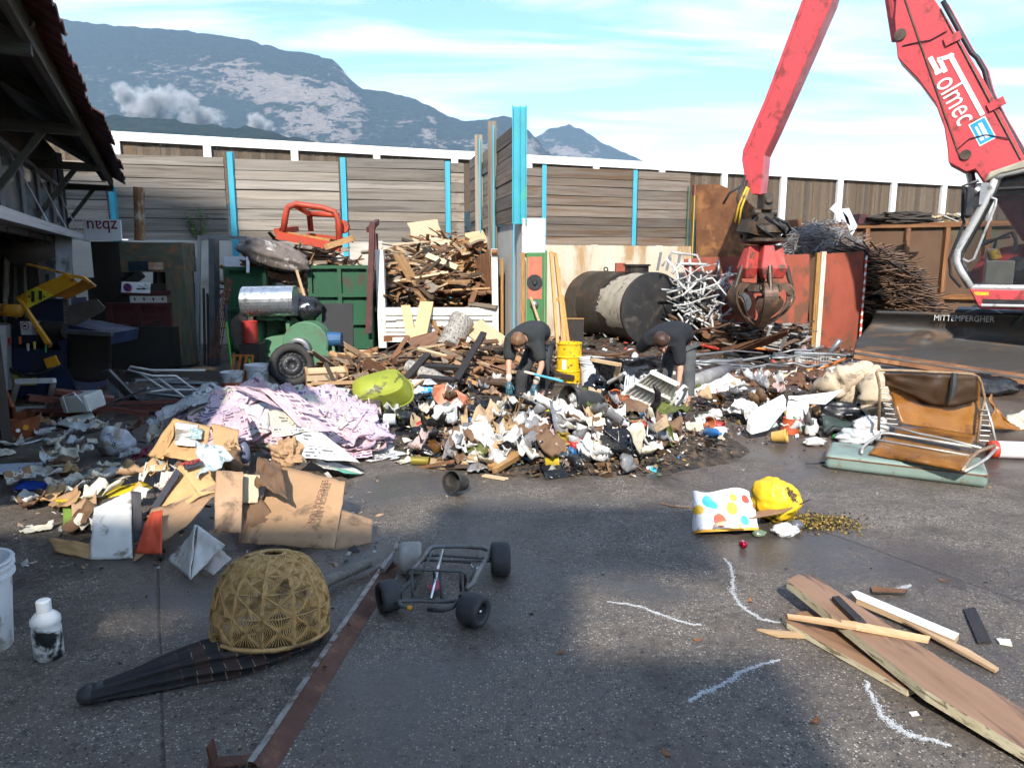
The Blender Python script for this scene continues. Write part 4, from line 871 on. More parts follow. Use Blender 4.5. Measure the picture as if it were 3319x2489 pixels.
for z,r in ((.04,.243),(.17,.208),(.31,.172)):mb=MB();mb.tube([(r*math.cos(2*math.pi*k/28),r*math.sin(2*math.pi*k/28),z)for k in range(28)],.010,6,True);mb.build('hoop',WICK,hb)
mb=MB();mb.cyl((0,0,.30),(0,0,.31),.165,None,20);mb.build('lid',WICK,hb)
TPW=M('scuffed white tipper paint',(.74,.73,.70),(.64,.62,.57),3,.5,dirt=((.30,.22,.14),.16,9),bump=.15)
ty=13.0
tp=thing('tipper_body','white dropside tipper body heaped with broken timber','truck body',(P(952,735,ty).x,ty,0));inv=-tp.location
def tbox(u0,u1,v0,v1,dy,th,nm,mat=TPW):
 a,b=P(u0,v1,ty),P(u1,v0,ty);return boxpart(nm,mat,tp,(a.x,ty+dy,(a.z+b.z)/2),(b.x,ty+dy,(a.z+b.z)/2),th,b.z-a.z,0,inv)
tg=tbox(829,1076,666,736,0,.04,'tailgate')
for v0,v1,dy in ((664,680,-.045),(683,690,-.03),(700,706,-.03),(711,716,-.03),(719,724,-.03),(728,738,-.04)):tbox(828,1077,v0,v1,dy,.06,'tailgate_rail')
tbox(829,856,684,692,-.06,.03,'hinge');tbox(1046,1074,684,692,-.06,.03,'hinge')
a=P(822,540,ty);bt=P(822,740,ty);boxpart('corner_post',TPW,tp,(a.x,ty,.25),(a.x-.01,ty,a.z),.14,.16,0,inv)
a=P(1068,538,ty);boxpart('corner_post',TPW,tp,(a.x+.02,ty,.3),(a.x,ty,a.z),.11,.14,0,inv)
mb=MB();q=P(1068,545,ty-.1)+inv;mb.cyl(q+V((-.05,0,0)),q+V((.05,0,0)),.05,None,12);mb.build('hinge_pin',RUST,tp)
for u,nm in ((818,'side_board'),(1074,'side_board')):
 q=P(u,545,ty);boxpart(nm,TPW if u<900 else RUST,tp,(q.x,ty+.1,1.15),(q.x-.5,ty+3.4,1.15),.05,1.5,0,inv)
q=P(1082,560,ty);boxpart('orange_edge',OCH,tp,(q.x+.02,ty,.4),(q.x+.02,ty,1.85),.05,.08,0,inv)
q0,q1=P(829,730,ty),P(1076,730,ty);boxpart('floor',RUST,tp,((q0.x+q1.x)/2,ty+.06,.42),((q0.x+q1.x)/2-.5,ty+3.4,.42),q1.x-q0.x,.1,0,inv)
for (u0,v0,u1,v1,w)in ((876,660,888,731,.165),(922,652,905,734,.26)):
 mb=MB();bar(mb,P(u0,v0,12.93),P(u1,v1,12.6),w,.02,R(90)*0);one(mb,'board','narrow fresh board leaning on the tailgate' if w<.2 else 'wide fresh board leaning on the tailgate','board',M('fresh pine',(.66,.42,.22),(.58,.35,.17),3,.6,st=(1,10,10),bump=.1))

# ---- left
RPIPE=M('flaking rusty pipe',(.24,.115,.05),(.15,.07,.032),4,.85,st=(1,1,.5),dirt=((.33,.30,.24),.22,5),bump=.3)
PRG=M('grey-green press paint',(.10,.105,.072),(.07,.075,.052),3,.6,dirt=((.22,.105,.045),.35,4));MAR=M('dark maroon paint',(.085,.022,.024),(.06,.017,.018),4,.6,dirt=((.03,.02,.018),.3,6));BLK=M('grimy black steel',(.020,.018,.017),(.034,.029,.026),3,.7,.2,bump=.2)
py=12.2
pr=thing('baling_press','large baling press with green top beam and maroon chamber by the shed','press',(P(300,790,py).x,py,0));inv=-pr.location
def pbox(u0,u1,v0,v1,nm,mat,d=.5,dy=0.0,bev=0):
 a,b=P(u0,v1,py),P(u1,v0,py);z0=max(.0,a.z);return boxpart(nm,mat,pr,(a.x,py+dy+d/2,(z0+b.z)/2),(b.x,py+dy+d/2,(z0+b.z)/2),d,b.z-z0,0,inv)
pbox(203,262,522,600,'top_beam',BLK,.55);tb=pbox(262,392,524,588,'top_beam',PRG,.5)
pbox(246,256,600,780,'column',BLK,.3);pbox(372,398,588,790,'column',PRG,.3);pbox(205,245,600,790,'column',BLK,.4)
mb=MB();bar(mb,P(240,640,py-.02)+inv,P(306,592,py-.02)+inv,.12,.12);mb.build('gusset',BLK,pr)
a=P(330,585,py)+inv;b=P(330,632,py)+inv;mb=MB();mb.cyl(a+V((0,.25,0)),b+V((0,.25,0)),.11,None,14);mb.build('ram',BLK,pr)
pbox(236,370,614,640,'crosshead',BLK,.3,.05);pbox(237,368,628,638,'crosshead_bar',MAR,.1,-.03)
pbox(236,370,657,704,'chamber_door',MAR,.06,-.02)
for u in (239,302,366):pbox(u-4,u+4,657,704,'door_rib',MAR,.06,-.07)
pbox(234,372,654,661,'door_rail',MAR,.07,-.08);pbox(242,386,705,792,'base_box',BLK,.7,-.2)
pbox(190,284,700,708,'table_edge',MAR,.5,-.15)
for k in range(6):q=P(250+k*20,643,py-.05)+inv;mb=MB();mb.cyl(q,q+V((.012,0,-.05)),.012,.012,6);mb.build('bolt',BLK,pr)
lb=P(327,575,py-.01)+inv;mb=MB();mb.box((lb.x,-.012,lb.z),(.40,.012,.12));mb.build('faded_label',M('faded decal',(.45,.36,.28),(.35,.16,.10),12,.7),pr);lb=P(300,575,py)+inv;mb=MB();mb.box((lb.x,-.014,lb.z),(.34,.012,.16));mb.build('blue_label',M('blue-black decal',(.02,.035,.05),None,9,.5),pr)
mb=MB();a=P(300,405,12.4);b=P(302,520,12.4);mb.tube([b,(a+b)/2,a],[.085,.082,.088],18);one(mb,'rusty_pipe','thick rusty pipe rising above the baling press','pipe',RPIPE)
SIGNW=M('sign white',(.70,.72,.76),(.62,.64,.68),3,.5,dirt=((.4,.38,.35),.12,6));PURP=M('sign plum',(.17,.012,.035),None,6,.5);SRED=M('sign red',(.45,.03,.07),None,6,.5);SBLU=M('sign blue',(.04,.05,.20),None,6,.5)
a,b=P(183,520,11.9),P(261,474,11.9);s1=thing('sign','white company sign hung upside down above the press','sign',((a.x+b.x)/2,11.9,(a.z+b.z)/2));mb=MB();mb.box((0,0,0),(b.x-a.x,.02,b.z-a.z),(0,R(1.5),0));mb.build('panel',SIGNW,s1,bevel=.008)
text('lettering','zbau',PURP,s1,frame((.0,-.014,.06),(-1,0,0),(0,0,-1))@Mx.Diagonal((1.06,1.1,1,1)),.26,.002)
a,b=P(267,630,11.9),P(327,612,11.9);s2=thing('sign','small white no-parking sign with tow pictograms on the press','sign',((a.x+b.x)/2,11.85,(a.z+b.z)/2));mb=MB();w_,h_=b.x-a.x,b.z-a.z;mb.box((0,0,0),(w_,.012,h_+.04),(R(-12),R(2),0));mb.build('panel',SIGNW,s2)
def disc(parent,c,r,mat,y,nm='disc'):mb=MB();mb.cyl((c[0],y,c[1]),(c[0],y-.004,c[1]),r,None,24);return mb.build(nm,mat,parent)
disc(s2,(-.12,0),.070,SRED,-.028,'red_ring');disc(s2,(-.12,0),.054,SBLU,-.033,'blue_disc');mb=MB();mb.box((-.12,-.040,0),(.11,.003,.016),(0,R(45),0));mb.build('red_bar',SRED,s2)
mb=MB();mb.box((.06,-.03,-.02),(.07,.004,.022));mb.box((.14,-.03,-.02),(.07,.004,.022));mb.box((.1,-.03,.015),(.09,.004,.008),(0,.5,0));mb.build('tow_pictogram',M('sign black',(.02,.02,.03),None,5,.5),s2)
LEAF=M('weed leaf',(.055,.13,.022),(.09,.18,.04),20,.6,rnd=.1)
sp=thing('shrub','small green weed growing out of the concrete ledge','plant',LW(435,528)+LWn*.2+V((0,0,0)));mbs=MB();mbl=MB()
for k in range(9):
 top=V((U(-.28,.28),U(-.15,.1),U(.25,.78)));mbs.tube([(0,0,0),top*.5+V((U(-.05,.05),0,.05)),top],[.01,.007,.003],5)
 for j in range(46):
  q=top*U(.25,1.03)+V((U(-.07,.07),U(-.07,.07),U(-.06,.06)));d=V((U(-1,1),U(-1,1),U(-.6,.6))).normalized();e=d.cross(V((U(-1,1),U(-1,1),1))).normalized();L=U(.03,.06)
  mbl.add([q,q+d*L*.5+e*L*.3,q+d*L,q+d*L*.5-e*L*.3],[(0,1,2,3)])
mbs.build('stem',M('weed stem',(.10,.085,.04),None,8,.8),sp);tag(mbl.build('leaves',LEAF,sp),None,None,None,'stuff')
def leaner(name,label,u0,v0,u1,v1,Y0,Y1,w,t,mat,cat):mb=MB();bar(mb,P(u0,v0,Y0),P(u1,v1,Y1),w,t);return one(mb,name,label,cat,mat)
DGREY=M('dull grey profile',(.10,.105,.11),(.07,.072,.075),5,.5,.4);LGREY=M('pale aluminium',(.42,.43,.44),(.33,.34,.35),5,.4,.6)
leaner('steel_profile','dark upright steel profile inside the aluminium frame',462,512,464,790,13.0,12.4,.10,.22,DGREY,'profile')
fr=thing('door_frame','tall thin aluminium door frame leaning beside the green container','frame',(P(440,790,12.5).x,12.5,0));fi=-fr.location
for (u0,v0,u1,v1)in ((431,510,426,785),(431,512,536,514),(535,514,536,590)):mb=MB();bar(mb,P(u0,v0,12.7)+fi,P(u1,v1,12.5)+fi,.05,.05);mb.build('bar',LGREY,fr)
mf=thing('leaning_gate','maroon steel frame leaning next to the press column','frame',(P(408,790,12.6).x,12.6,0));fi=-mf.location
for (u0,v0,u1,v1)in ((398,552,402,770),(398,553,414,545),(413,546,416,785)):mb=MB();bar(mb,P(u0,v0,12.9)+fi,P(u1,v1,12.6)+fi,.06,.06);mb.build('bar',MAR,mf)
mb=MB();q=[P(u,v,13.6)for u,v in ((484,554),(548,554),(548,690),(484,690))];mb.prism(q,(0,.03,0));one(mb,'enamel_sheet','white enamel sheet behind the aluminium frame','panel',SIGNW)
mb=MB();q=[P(u,v,13.5)for u,v in ((414,556),(432,556),(432,760),(414,760))];mb.prism(q,(0,.03,0));one(mb,'pale_panel','narrow pale blue panel behind the maroon frame','panel',M('pale blue enamel',(.40,.43,.50),(.33,.36,.42),4,.5))
mb=MB();q=[P(u,v,13.7)for u,v in ((303,595),(330,595),(330,640),(303,640))];mb.prism([P(u,v,13.9)for u,v in ((345,592),(372,592),(372,640),(345,640))],(0,.03,0));one(mb,'enamel_sheet','white sheet seen through the press frame','panel',SIGNW)
leaner('orange_post','rust-orange steel post standing left inside the press frame',228,590,232,706,13.2,13.0,.05,.30,M('rust orange paint',(.32,.11,.02),(.22,.075,.018),4,.7),'post')
gd=thing('rebar_grid','rusty red reinforcing grid leaning by the green container','grid',(P(470,790,11.9).x,11.9,0));gi=-gd.location;RB=M('rusty rebar',(.16,.05,.026),(.10,.034,.02),9,.8)
for k in range(5):mb=MB();mb.tube([P(491+k*2.2,598+k*2,12.4)+gi,P(450+k*6,775,11.9)+gi],.009,5);mb.build('rod',RB,gd)
for k in range(9):a=P(491-k*4.8,610+k*20,12.35-k*.05)+gi;mb=MB();mb.tube([a,a+V((.10+k*.012,0,.01))],.009,5);mb.build('rod',RB,gd)
for k,u in enumerate((405,418,440,448)):leaner('dark_board','dark upright board in the corner right of the press',u,600+12*k,u+3,792,13.2-.1*k,12.7-.1*k,.03,.10,SOOT,'board')['group']='boards right of the press'
MBLUE=M('dark machine blue',(.018,.030,.075),(.014,.022,.055),3,.5,dirt=((.02,.018,.016),.35,4));GYEL=M('guard yellow',(.55,.27,.015),(.46,.21,.012),4,.5,dirt=((.14,.06,.02),.2,6))
my=9.2
cm=thing('shear_machine','dark blue shear machine with raised yellow guard at the shed','machine',(P(90,850,my).x,my,0));ci=-cm.location
def cpx(u,v,Y=my):return P(u,v,Y)+ci
def cquad(nm,px,d,mat,Y=my,bev=0):mb=MB();pts=[cpx(u,v,Y)for u,v in px];[setattr(p,'z',max(p.z,.0))for p in pts];mb.prism(pts,(0,d,0));return mb.build(nm,mat,cm,bevel=bev)
cquad('base',[(-60,742),(128,742),(140,800),(170,850),(-60,880)],.9,MBLUE)
cquad('body',[(30,690),(150,702),(240,720),(236,745),(150,760),(30,745)],.7,MBLUE)
cquad('column',[(70,650),(138,645),(140,700),(70,700)],.5,MBLUE,my+.15)
cquad('perforated_rail',[(136,643),(148,643),(150,700),(138,700)],.05,GREYM,my-.1)
for k in range(6):q=cpx(142+k*.3,650+k*8,my-.13);mb=MB();mb.cyl(q,q+V((0,-.006,0)),.009,None,8);mb.build('hole',SEATM,cm)
mb=MB();q=cpx(118,714,my-.05);mb.cyl(q+V((-.15,0,0)),q+V((.15,0,0)),.12,.11,18);mb.build('motor',BLK,cm)
mb=MB()
def scf(a,b):return cpx(146+94*a,720+96*b+10*math.sin(a*3.1)*b,my-.25+.45*math.sin(b*1.6)-.12*b)
mb.grid(scf,12,12);mb.build('scoop',BLK,cm,smooth=True,solid=.03);mb=MB();bar(mb,cpx(141,716,my-.27),cpx(242,722,my-.27),.06,.05);mb.build('scoop_lip',DGREY,cm)
cquad('chute',[(148,700),(149,660),(194,648),(210,647),(226,664),(222,672),(159,706)],.02,M('scraped chute plate',(.13,.11,.10),(.09,.078,.07),4,.5,.4),my-.12)
cquad('guard_hood',[(34,643),(60,628),(141,591),(169,611),(113,640),(48,660)],.02,GYEL,my-.3)
cquad('guard_rail',[(141,591),(180,598),(204,617),(201,621),(178,604),(140,596)],.05,GYEL,my-.28)
cquad('guard_rail',[(56,572),(58,569),(141,590),(140,594)],.04,GYEL,my-.25)
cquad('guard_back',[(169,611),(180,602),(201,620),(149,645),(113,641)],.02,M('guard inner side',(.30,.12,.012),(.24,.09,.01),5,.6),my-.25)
cquad('guard_arm',[(36,646),(46,652),(109,745),(105,752),(98,744)],.05,GYEL,my-.35)
cquad('guard_lug',[(94,776),(118,768),(128,788),(102,796)],.03,GYEL,my-.36)
mb=MB();mb.tube([cpx(-25,668),cpx(44,672)],.08,16);mb.build('yellow_tube',GYEL,cm,smooth=True)
ws=cquad('warning_label',[(56,632),(79,620),(116,638),(59,667)],.006,M('label yellow',(.68,.60,.03),None,6,.5),my-.315)
for u,v,h in ((71,641,24),(87,638,20)):a,b=cpx(u,v-h/2,my-.33),cpx(u,v+h/2,my-.33);mb=MB();bar(mb,a,b,.04,.006);mb.build('label_bar',SEATM,ws)
for u,sgn_ in ((65,-1),(94,1)):q=cpx(u,641,my-.33);mb=MB();mb.prism([q+V((sgn_*.03,0,0)),q+V((0,0,.02)),q+V((0,0,-.02))],(0,-.004,0));mb.build('label_arrow',SEATM,ws)
for u in (45,68):
 q=cpx(u+11,709,my-.03);mb=MB();mb.box((q.x,q.y,q.z),(.13,.01,.17));o_=mb.build('notice',SIGNW,cm);mb=MB();mb.cyl((q.x,q.y-.008,q.z+.03),(q.x,q.y-.012,q.z+.03),.05,None,20);mb.build('red_ring',SRED,o_);mb=MB();mb.cyl((q.x,q.y-.014,q.z+.03),(q.x,q.y-.016,q.z+.03),.038,None,20);mb.build('white_disc',SIGNW,o_)
 mb=MB();mb.box((q.x,q.y-.020,q.z+.03),(.04,.003,.028));mb.build('pictogram',SEATM,o_)
nm_=cquad('name_plate',[(-30,808),(78,806),(78,832),(-30,836)],.01,M('plate yellow',(.42,.34,.06),None,5,.6),my-.03)
text('name_lettering','OTECNICA',M('plate blue',(.03,.04,.09),None,5,.5),nm_,frame(cpx(36,816,my-.045),(1,0,0),(0,0,1)),.15,.001)
mb=MB();mb.cyl(cpx(8,816,my-.04),cpx(8,816,my-.046),.04,None,14);mb.build('plate_emblem',M('plate green',(.20,.30,.03),None,5,.5),nm_)
mb=MB();mb.tube([cpx(0,775,my-.1),cpx(30,805,my-.14),cpx(75,812,my-.12),cpx(125,790,my-.1)],.02,7);mb.build('hose',HOSE,cm,smooth=True)
mb=MB();mb.tube([cpx(-10,700,my-.15),cpx(-5,840,my-.15)],.16,14);mb.build('grey_cylinder',LGREY,cm)
for u,v,c in ((20,730,(.5,.04,.03)),(43,728,(.6,.16,.03)),(74,738,(.6,.5,.05)),(98,745,(.04,.4,.12)),(60,742,(.5,.5,.5))):
 mb=MB();mb.tube([P(u,v,my-.15),P(u+1,v+16,my-.15)],[.018,.012],7);one(mb,'hand_tool',{20:'red-handled',43:'orange-handled',74:'yellow-handled',98:'green-handled',60:'grey-handled'}[u]+' tool hanging on the blue shear machine','tool',M('tool handle %d'%u,c,None,5,.4))
for k in range(11):
 u=-6+k*7;leaner('plank','old plank stacked upright in the shed behind the shear machine',u,545+U(-8,22),u+U(-3,6),700,9.9+U(0,.2),9.8,.03,.06+U(0,.03),OLDP if k%3==0 else SOOT,'plank')['group']='planks upright in the shed'
for (u0,v0,u1,v1,w)in ((92,505,98,690,.40),(135,505,140,690,.40)):leaner('shutter','wide pale shutter board leaning on the shed wall' if u0<100 else 'grey shutter board leaning at the shed corner',u0,v0,u1,v1,10.9,10.6,.03,w,M('pale grey board',(.19,.20,.22),(.14,.15,.165),3,.7,dirt=((.06,.06,.06),.3,4)),'board')
mb=MB();mb.prism([P(u,v,10.4)for u,v in ((60,592),(104,592),(104,660),(60,660))],(0,.02,0));one(mb,'green_board','dull green board behind the yellow guard','panel',M('dull green panel',(.03,.075,.042),(.022,.05,.03),3,.7))
mb=MB();mb.tube([P(0,520,9.4),P(40,552,9.2),P(115,540,9.4)],[.10,.16,.10],12);one(mb,'dark_roll','dark canvas roll hanging under the tin canopy','roll',SOOT,smooth=True)
def rod(name,label,px,r,mat,cat,n=8,group=None,h0=None,smooth=True):
 mb=MB();mb.tube([(G(u,v,h)if True else None)for u,v,h in px],r,n);return one(mb,name,label,cat,mat,group=group,smooth=smooth)
AL=M('grey aluminium profile',(.20,.215,.23),(.14,.15,.165),5,.45,.5,rnd=.15)
for (u0,v0,h0,u1,v1,h1,w)in ((228,800,.45,288,862,.04,.13),(240,815,.3,250,860,.05,.1),(250,868,.05,320,838,.25,.05),(300,842,.12,440,838,.10,.09),(318,850,.10,430,862,.05,.05),(330,826,.22,470,830,.16,.08),(290,822,.30,405,818,.2,.04),(350,852,.06,458,845,.1,.05),(270,858,.03,395,868,.03,.06)):
 mb=MB();bar(mb,G(u0,v0,h0),G(u1,v1,h1),w,.03,U(-.6,.6));one(mb,'metal_profile','grey aluminium profile in the scrap heap before the press','profile',AL,group='profiles before the press')
wf=thing('bent_tubing','white bent-tube rack lying on the scrap before the press','rack',G(350,830));wi=-wf.location
for pts in ([(443,800,.45),(330,800,.45),(282,792,.5),(276,800,.45),(330,812,.4),(380,812,.35),(415,838,.2),(460,858,.05)],[(300,805,.42),(358,842,.2),(425,842,.15),(435,838,.15)],[(340,815,.36),(412,868,.05)],[(325,846,.2),(358,842,.2)]):
 mb=MB();mb.tube([G(*p)+wi for p in pts],.013,8);mb.build('tube',M('white enamel tube',(.62,.62,.60),(.5,.5,.48),8,.4),wf,smooth=True)
RDP=M('red-brown steel section',(.16,.045,.03),(.11,.034,.024),5,.6,rnd=.15)
for (u0,v0,h0,u1,v1,h1,w)in ((255,872,.12,420,866,.12,.07),(250,884,.06,400,878,.06,.07),(60,858,.30,210,872,.12,.10),(120,845,.35,245,862,.22,.08),(50,890,.06,215,892,.06,.12),(150,870,.2,320,895,.04,.06)):
 mb=MB();bar(mb,G(u0,v0,h0),G(u1,v1,h1),w,.05,U(-.3,.3));one(mb,'steel_section','red-brown steel section lying before the shear machine','steel section',RDP,group='red-brown sections on the floor')
wn_=thing('window_frame','white window frame standing among the red-brown sections','frame',G(75,895));wi=-wn_.location
for a,b in (((22,885,.05),(38,824,.48)),((38,824,.48),(116,822,.48)),((116,822,.48),(103,882,.05)),((103,882,.05),(22,885,.05))):mb=MB();bar(mb,G(*a)+wi,G(*b)+wi,.05,.05);mb.build('bar',M('grey-white frame paint',(.46,.47,.47),(.36,.37,.37),6,.5),wn_)
wb=thing('white_box','white appliance box dumped on the red-brown sections','appliance',G(185,885,.12),(R(8),R(-6),R(-18)));mb=MB();mb.box((0,0,.1),(.38,.26,.19));mb.build('case',M('off-white plastic',(.58,.58,.53),(.48,.48,.44),5,.5),wb,bevel=.015);mb=MB();mb.tube([(-.1,-.14,.02),(-.05,-.18,.22),(.1,-.16,.25),(.2,-.1,.0)],.008,6);mb.build('cable',SIGNW,wb)
PAINT=M('painted orange wood',(.22,.062,.02),(.16,.045,.016),6,.6)
pt=thing('painted_pot','orange painted wooden tub with flower pattern at the left edge','tub',G(33,942));mb=MB();mb.lathe([(0,0),(.20,0),(.225,.10),(.24,.20),(.25,.205),(.235,.21),(.21,.05),(0,.03)],30);mb.build('tub',PAINT,pt)
for k in range(8):a=R(-150+k*17);mb=MB();mb.cyl((.232*math.cos(a),.232*math.sin(a),.10+.02*(k%2)),(.238*math.cos(a),.238*math.sin(a),.10+.02*(k%2)),.028 if k%2 else .02,None,10);mb.build('painted_flower',SIGNW if k%3==0 else (GYEL if k%3==1 else SRED),pt)
mb=MB();mb.prism([G(u,v,h)for u,v,h in ((-12,905,.18),(-10,862,.38),(10,845,.45),(26,880,.35),(27,905,.18))],(0,.05,0));one(mb,'pointed_board','pointed orange painted board standing behind the painted tub','board',PAINT)
cb=thing('cable','white cable with plug curling across the ground at the left edge','cable',G(60,955));mb=MB();mb.tube([G(u,v,.012)+-cb.location for u,v in ((-10,932),(10,938),(25,952),(45,960),(70,955),(92,948),(100,949))],.008,7);mb.build('lead',SIGNW,cb,smooth=True);mb=MB();q=G(103,951,.02)-cb.location;mb.cyl(q+V((-.03,.02,0)),q+V((.05,-.02,0)),.022,.018,10);mb.build('plug',SIGNW,cb)
def flat(name,label,px,mat,cat,t=.02,group=None):mb=MB();mb.prism([G(*p)for p in px],(0,0,t));return one(mb,name,label,cat,mat,group=group,bevel=.004)
flat('white_board','white kinked plastic trim board lying left of the paper heap',[(122,918,.02),(145,905,.05),(198,893,.08),(205,903,.06),(150,925,.02)],M('off-white plastic',(.58,.58,.53),(.48,.48,.44),5,.5),'board')
flat('white_strip','thin white strip on the ground below the trim board',[(75,930,.01),(118,922,.01),(122,926,.01),(78,935,.01)],SIGNW,'strip',.008)
flat('ochre_disc','brown wooden disc lying behind the paper heap',[(463,895,.01),(480,888,.01),(508,888,.01),(522,893,.01),(505,899,.01),(478,900,.01)],WICK,'disc',.03)
mb=MB();mb.lathe([(0,0),(.10,0),(.11,.08),(.10,.09),(.09,.02),(0,.02)],20);one(mb,'white_tub','small white tub beside the crumpled pink newspaper','tub',BKT,G(485,905))
flat('brown_board','brown board lying before the press base',[(410,798,.3),(455,795,.3),(470,800,.3),(420,803,.3)],WICK,'board')

# ---- front
STRAW=M('golden straw cord',(.46,.28,.105),(.33,.19,.065),40,.6,dirt=((.15,.085,.03),.2,6))
lp=G(588,1352,.055);Ra,Hh=.262,.355
lam=thing('lampshade','dome-shaped woven straw lampshade lying on the folded umbrella','lampshade',(lp.x,lp.y-.02,.055),(R(-7),R(3),R(10)))
def dome(a,q):
 r=Ra*math.cos(min(q,1)*1.475)**.66*(1+.07*math.sin(min(q,1)*3));z=Hh*math.sin(q*1.475)/math.sin(1.475)
 r*=1+.010*fbm((math.cos(a)*6,math.sin(a)*6,q*7),1.6);a+=.03*fbm((math.cos(a)*3,math.sin(a)*3,q*9),1.3)*min(1,q*4)
 return V((r*math.cos(a),r*math.sin(a),z+.004*fbm((a*5,q*8,2),1)))
NG=12
mb=MB()
mb.tube([dome(2*math.pi*k/60,0)for k in range(60)],.011,6,True)
mb.build('rim',STRAW,lam);mb=MB();mb.tube([dome(2*math.pi*k/60,1)for k in range(60)],.009,6,True);mb.build('top_ring',STRAW,lam)
for g_ in range(NG):
 a0=2*math.pi*g_/NG
 mb=MB()
 for tw_ in range(2):mb.tube([dome(a0+.022*math.sin(k*.9+tw_*math.pi),k/40)*(1+.004*math.cos(k*.9+tw_*math.pi))for k in range(41)],.0055,5)
 mb.build('rib_cord',STRAW,lam)
 mb=MB();da=2*math.pi/NG;lev=[0.03,.26,.48,.68,.86,.98]
 for li_ in range(5):
  q0,q1=lev[li_],lev[li_+1];qm=(q0+q1)/2
  A,B,Cc,D,E=(a0,q0),(a0+da,q0),(a0+da,q1),(a0,q1),(a0+da/2,qm)
  for p,r in ((A,Cc),(B,D)):mb.tube([dome(p[0]+(r[0]-p[0])*k/6,p[1]+(r[1]-p[1])*k/6)*1.004 for k in range(7)],.0035,4)
  mb.tube([dome(a0+da*k/5,q1)for k in range(6)],.0035,4)
  for k in range(1,10):
   x=a0+da*k/10
   for qq in (q0,q1):mb.tube([dome(*E),dome((E[0]+x)/2,(E[1]+qq)/2),dome(x,qq)],.0027,3,cap=False)
  for k in range(1,8):
   f=k/8
   for sd in (0,1):
    ae=a0+da*sd;am=ae+(da/2*f)*(1 if sd==0 else -1)
    mb.tube([dome(ae,qm-(qm-q0)*f),dome(am*.8+ae*.2,qm-(qm-q0)*f*.55),dome(am,qm),dome(am*.8+ae*.2,qm+(q1-qm)*f*.55),dome(ae,qm+(q1-qm)*f)],.0027,3,cap=False)
 mb.build('woven_gore',STRAW,lam)
mb=MB();mb.lathe([(.035,.0),(.040,.004),(.045,0),(.040,-.004),(.035,0)],20,Mx.Translation((0,0,Hh-.035)))
for k in range(3):a=2*math.pi*k/3+.5;mb.tube([(.04*math.cos(a),.04*math.sin(a),Hh-.035),(dome(a,1.0).x,dome(a,1.0).y,Hh)],.004,5)
mb.build('lamp_ring',LETW,lam)
um=thing('parasol','folded black and brown striped parasol lying on the ground under the lampshade','parasol',G(195,1518))
UMB=NT('striped parasol cloth');
def _umb():
 t=UMB;uv=t.N('ShaderNodeTexCoord').outputs['UV'];s_=t.N('ShaderNodeSeparateXYZ');t.l.new(uv,s_.inputs[0])
 w=t.math('FRACT',t.math('MULTIPLY',s_.outputs[1],17.0));ln=t.math('LESS_THAN',w,.07)
 bandv=t.rng(s_.outputs[1],.28,.45);nz=t.noise(t.coords('Object',rnd=False),30,3)
 stripe=t.math('GREATER_THAN',t.math('FRACT',t.math('MULTIPLY',s_.outputs[1],8.5)),.5)
 col=t.mix(t.math('MULTIPLY',stripe,bandv),(.012,.011,.012,1),(.036,.018,.013,1))
 col=t.mix(t.math('MULTIPLY',t.math('MULTIPLY',ln,t.rng(nz,.46,.56)),bandv),col,(.28,.20,.12,1))
 t.l.new(col,t.b.inputs['Base Color']);t.b.inputs['Roughness'].default_value=.85
_umb()
A,B=V((0,0,.035)),G(680,1372)-um.location+V((0,0,.03));L=(B-A).length
mb=MB();bm=basis(A,B)
def cloth(a,b):
 th=2*math.pi*a;q=b;r=.036+.088*math.sin(min(1,q*1.25)*1.57)**1.6-.045*max(0,q-.75)/.25;pl=1+.22*math.sin(th*9+1.2*math.sin(q*5))*min(1,q*3+.2)+.10*fbm((math.cos(th),math.sin(th),q*3),1.4)
 p=A+bm@V((L*q,r*math.cos(th)*pl*1.25,r*math.sin(th)*pl*(.95-.78*q)));p.z=max(p.z,.004)
 return p
mb.grid(cloth,72,60);mb.build('canopy_cloth',UMB.m,um,smooth=True)
mb=MB();mb.ball((-.005,-.005,.04),(.040,.040,.038),16,10);mb.cyl(A,A+(B-A).normalized()*.05,.038,.042,16);mb.build('end_knob',DARK,um,smooth=True)
mb=MB();mb.prism([V(cloth(.18,.66))+V((0,0,.004)),V(cloth(.20,.70))+V((0,0,.004)),V(cloth(.25,.71))+V((0,0,.004)),V(cloth(.24,.66))+V((0,0,.004))],(0,0,.002));mb.build('white_scrap',LETW,um)
mb=MB();mb.tube([G(680,1268,.05),G(745,1238,.05),G(797,1216,.05)],[.030,.030,.029],16);one(mb,'pole','round grey wooden pole end behind the lampshade','pole',M('grey turned wood',(.17,.155,.13),(.11,.098,.082),6,.7,st=(1,8,8)))
ANG=M('rusty brown angle',(.115,.048,.030),(.075,.033,.022),6,.65,.25,dirt=((.16,.075,.04),.3,9),bump=.25);ANGG=M('scuffed grey edge',(.34,.32,.29),(.22,.20,.18),14,.6,.3,dirt=((.12,.07,.045),.35,14))
ai=thing('angle_iron','long bent rusty angle iron lying diagonally across the near ground','steel section',G(700,1450));aiv=-ai.location
pa=[(548,1648),(590,1588),(640,1510),(700,1420),(760,1330),(800,1270),(842,1208)]
mb=MB();L_=[G(u,v,.035)+aiv for u,v in pa];wv=V((.070,-.012,-.032))
mb.add([p for p in L_]+[p+wv for p in L_]+[p+V((.004,0,-.005))for p in L_]+[p+wv+V((-.002,0,-.005))for p in L_],[(i,i+1,i+8,i+7)for i in range(6)]+[(i+14,i+21,i+22,i+15)for i in range(6)]+[(i+7,i+8,i+22,i+21)for i in range(6)]);mb.build('rusty_flange',ANG,ai)
mb=MB();ww=V((-.010,.004,-.034))
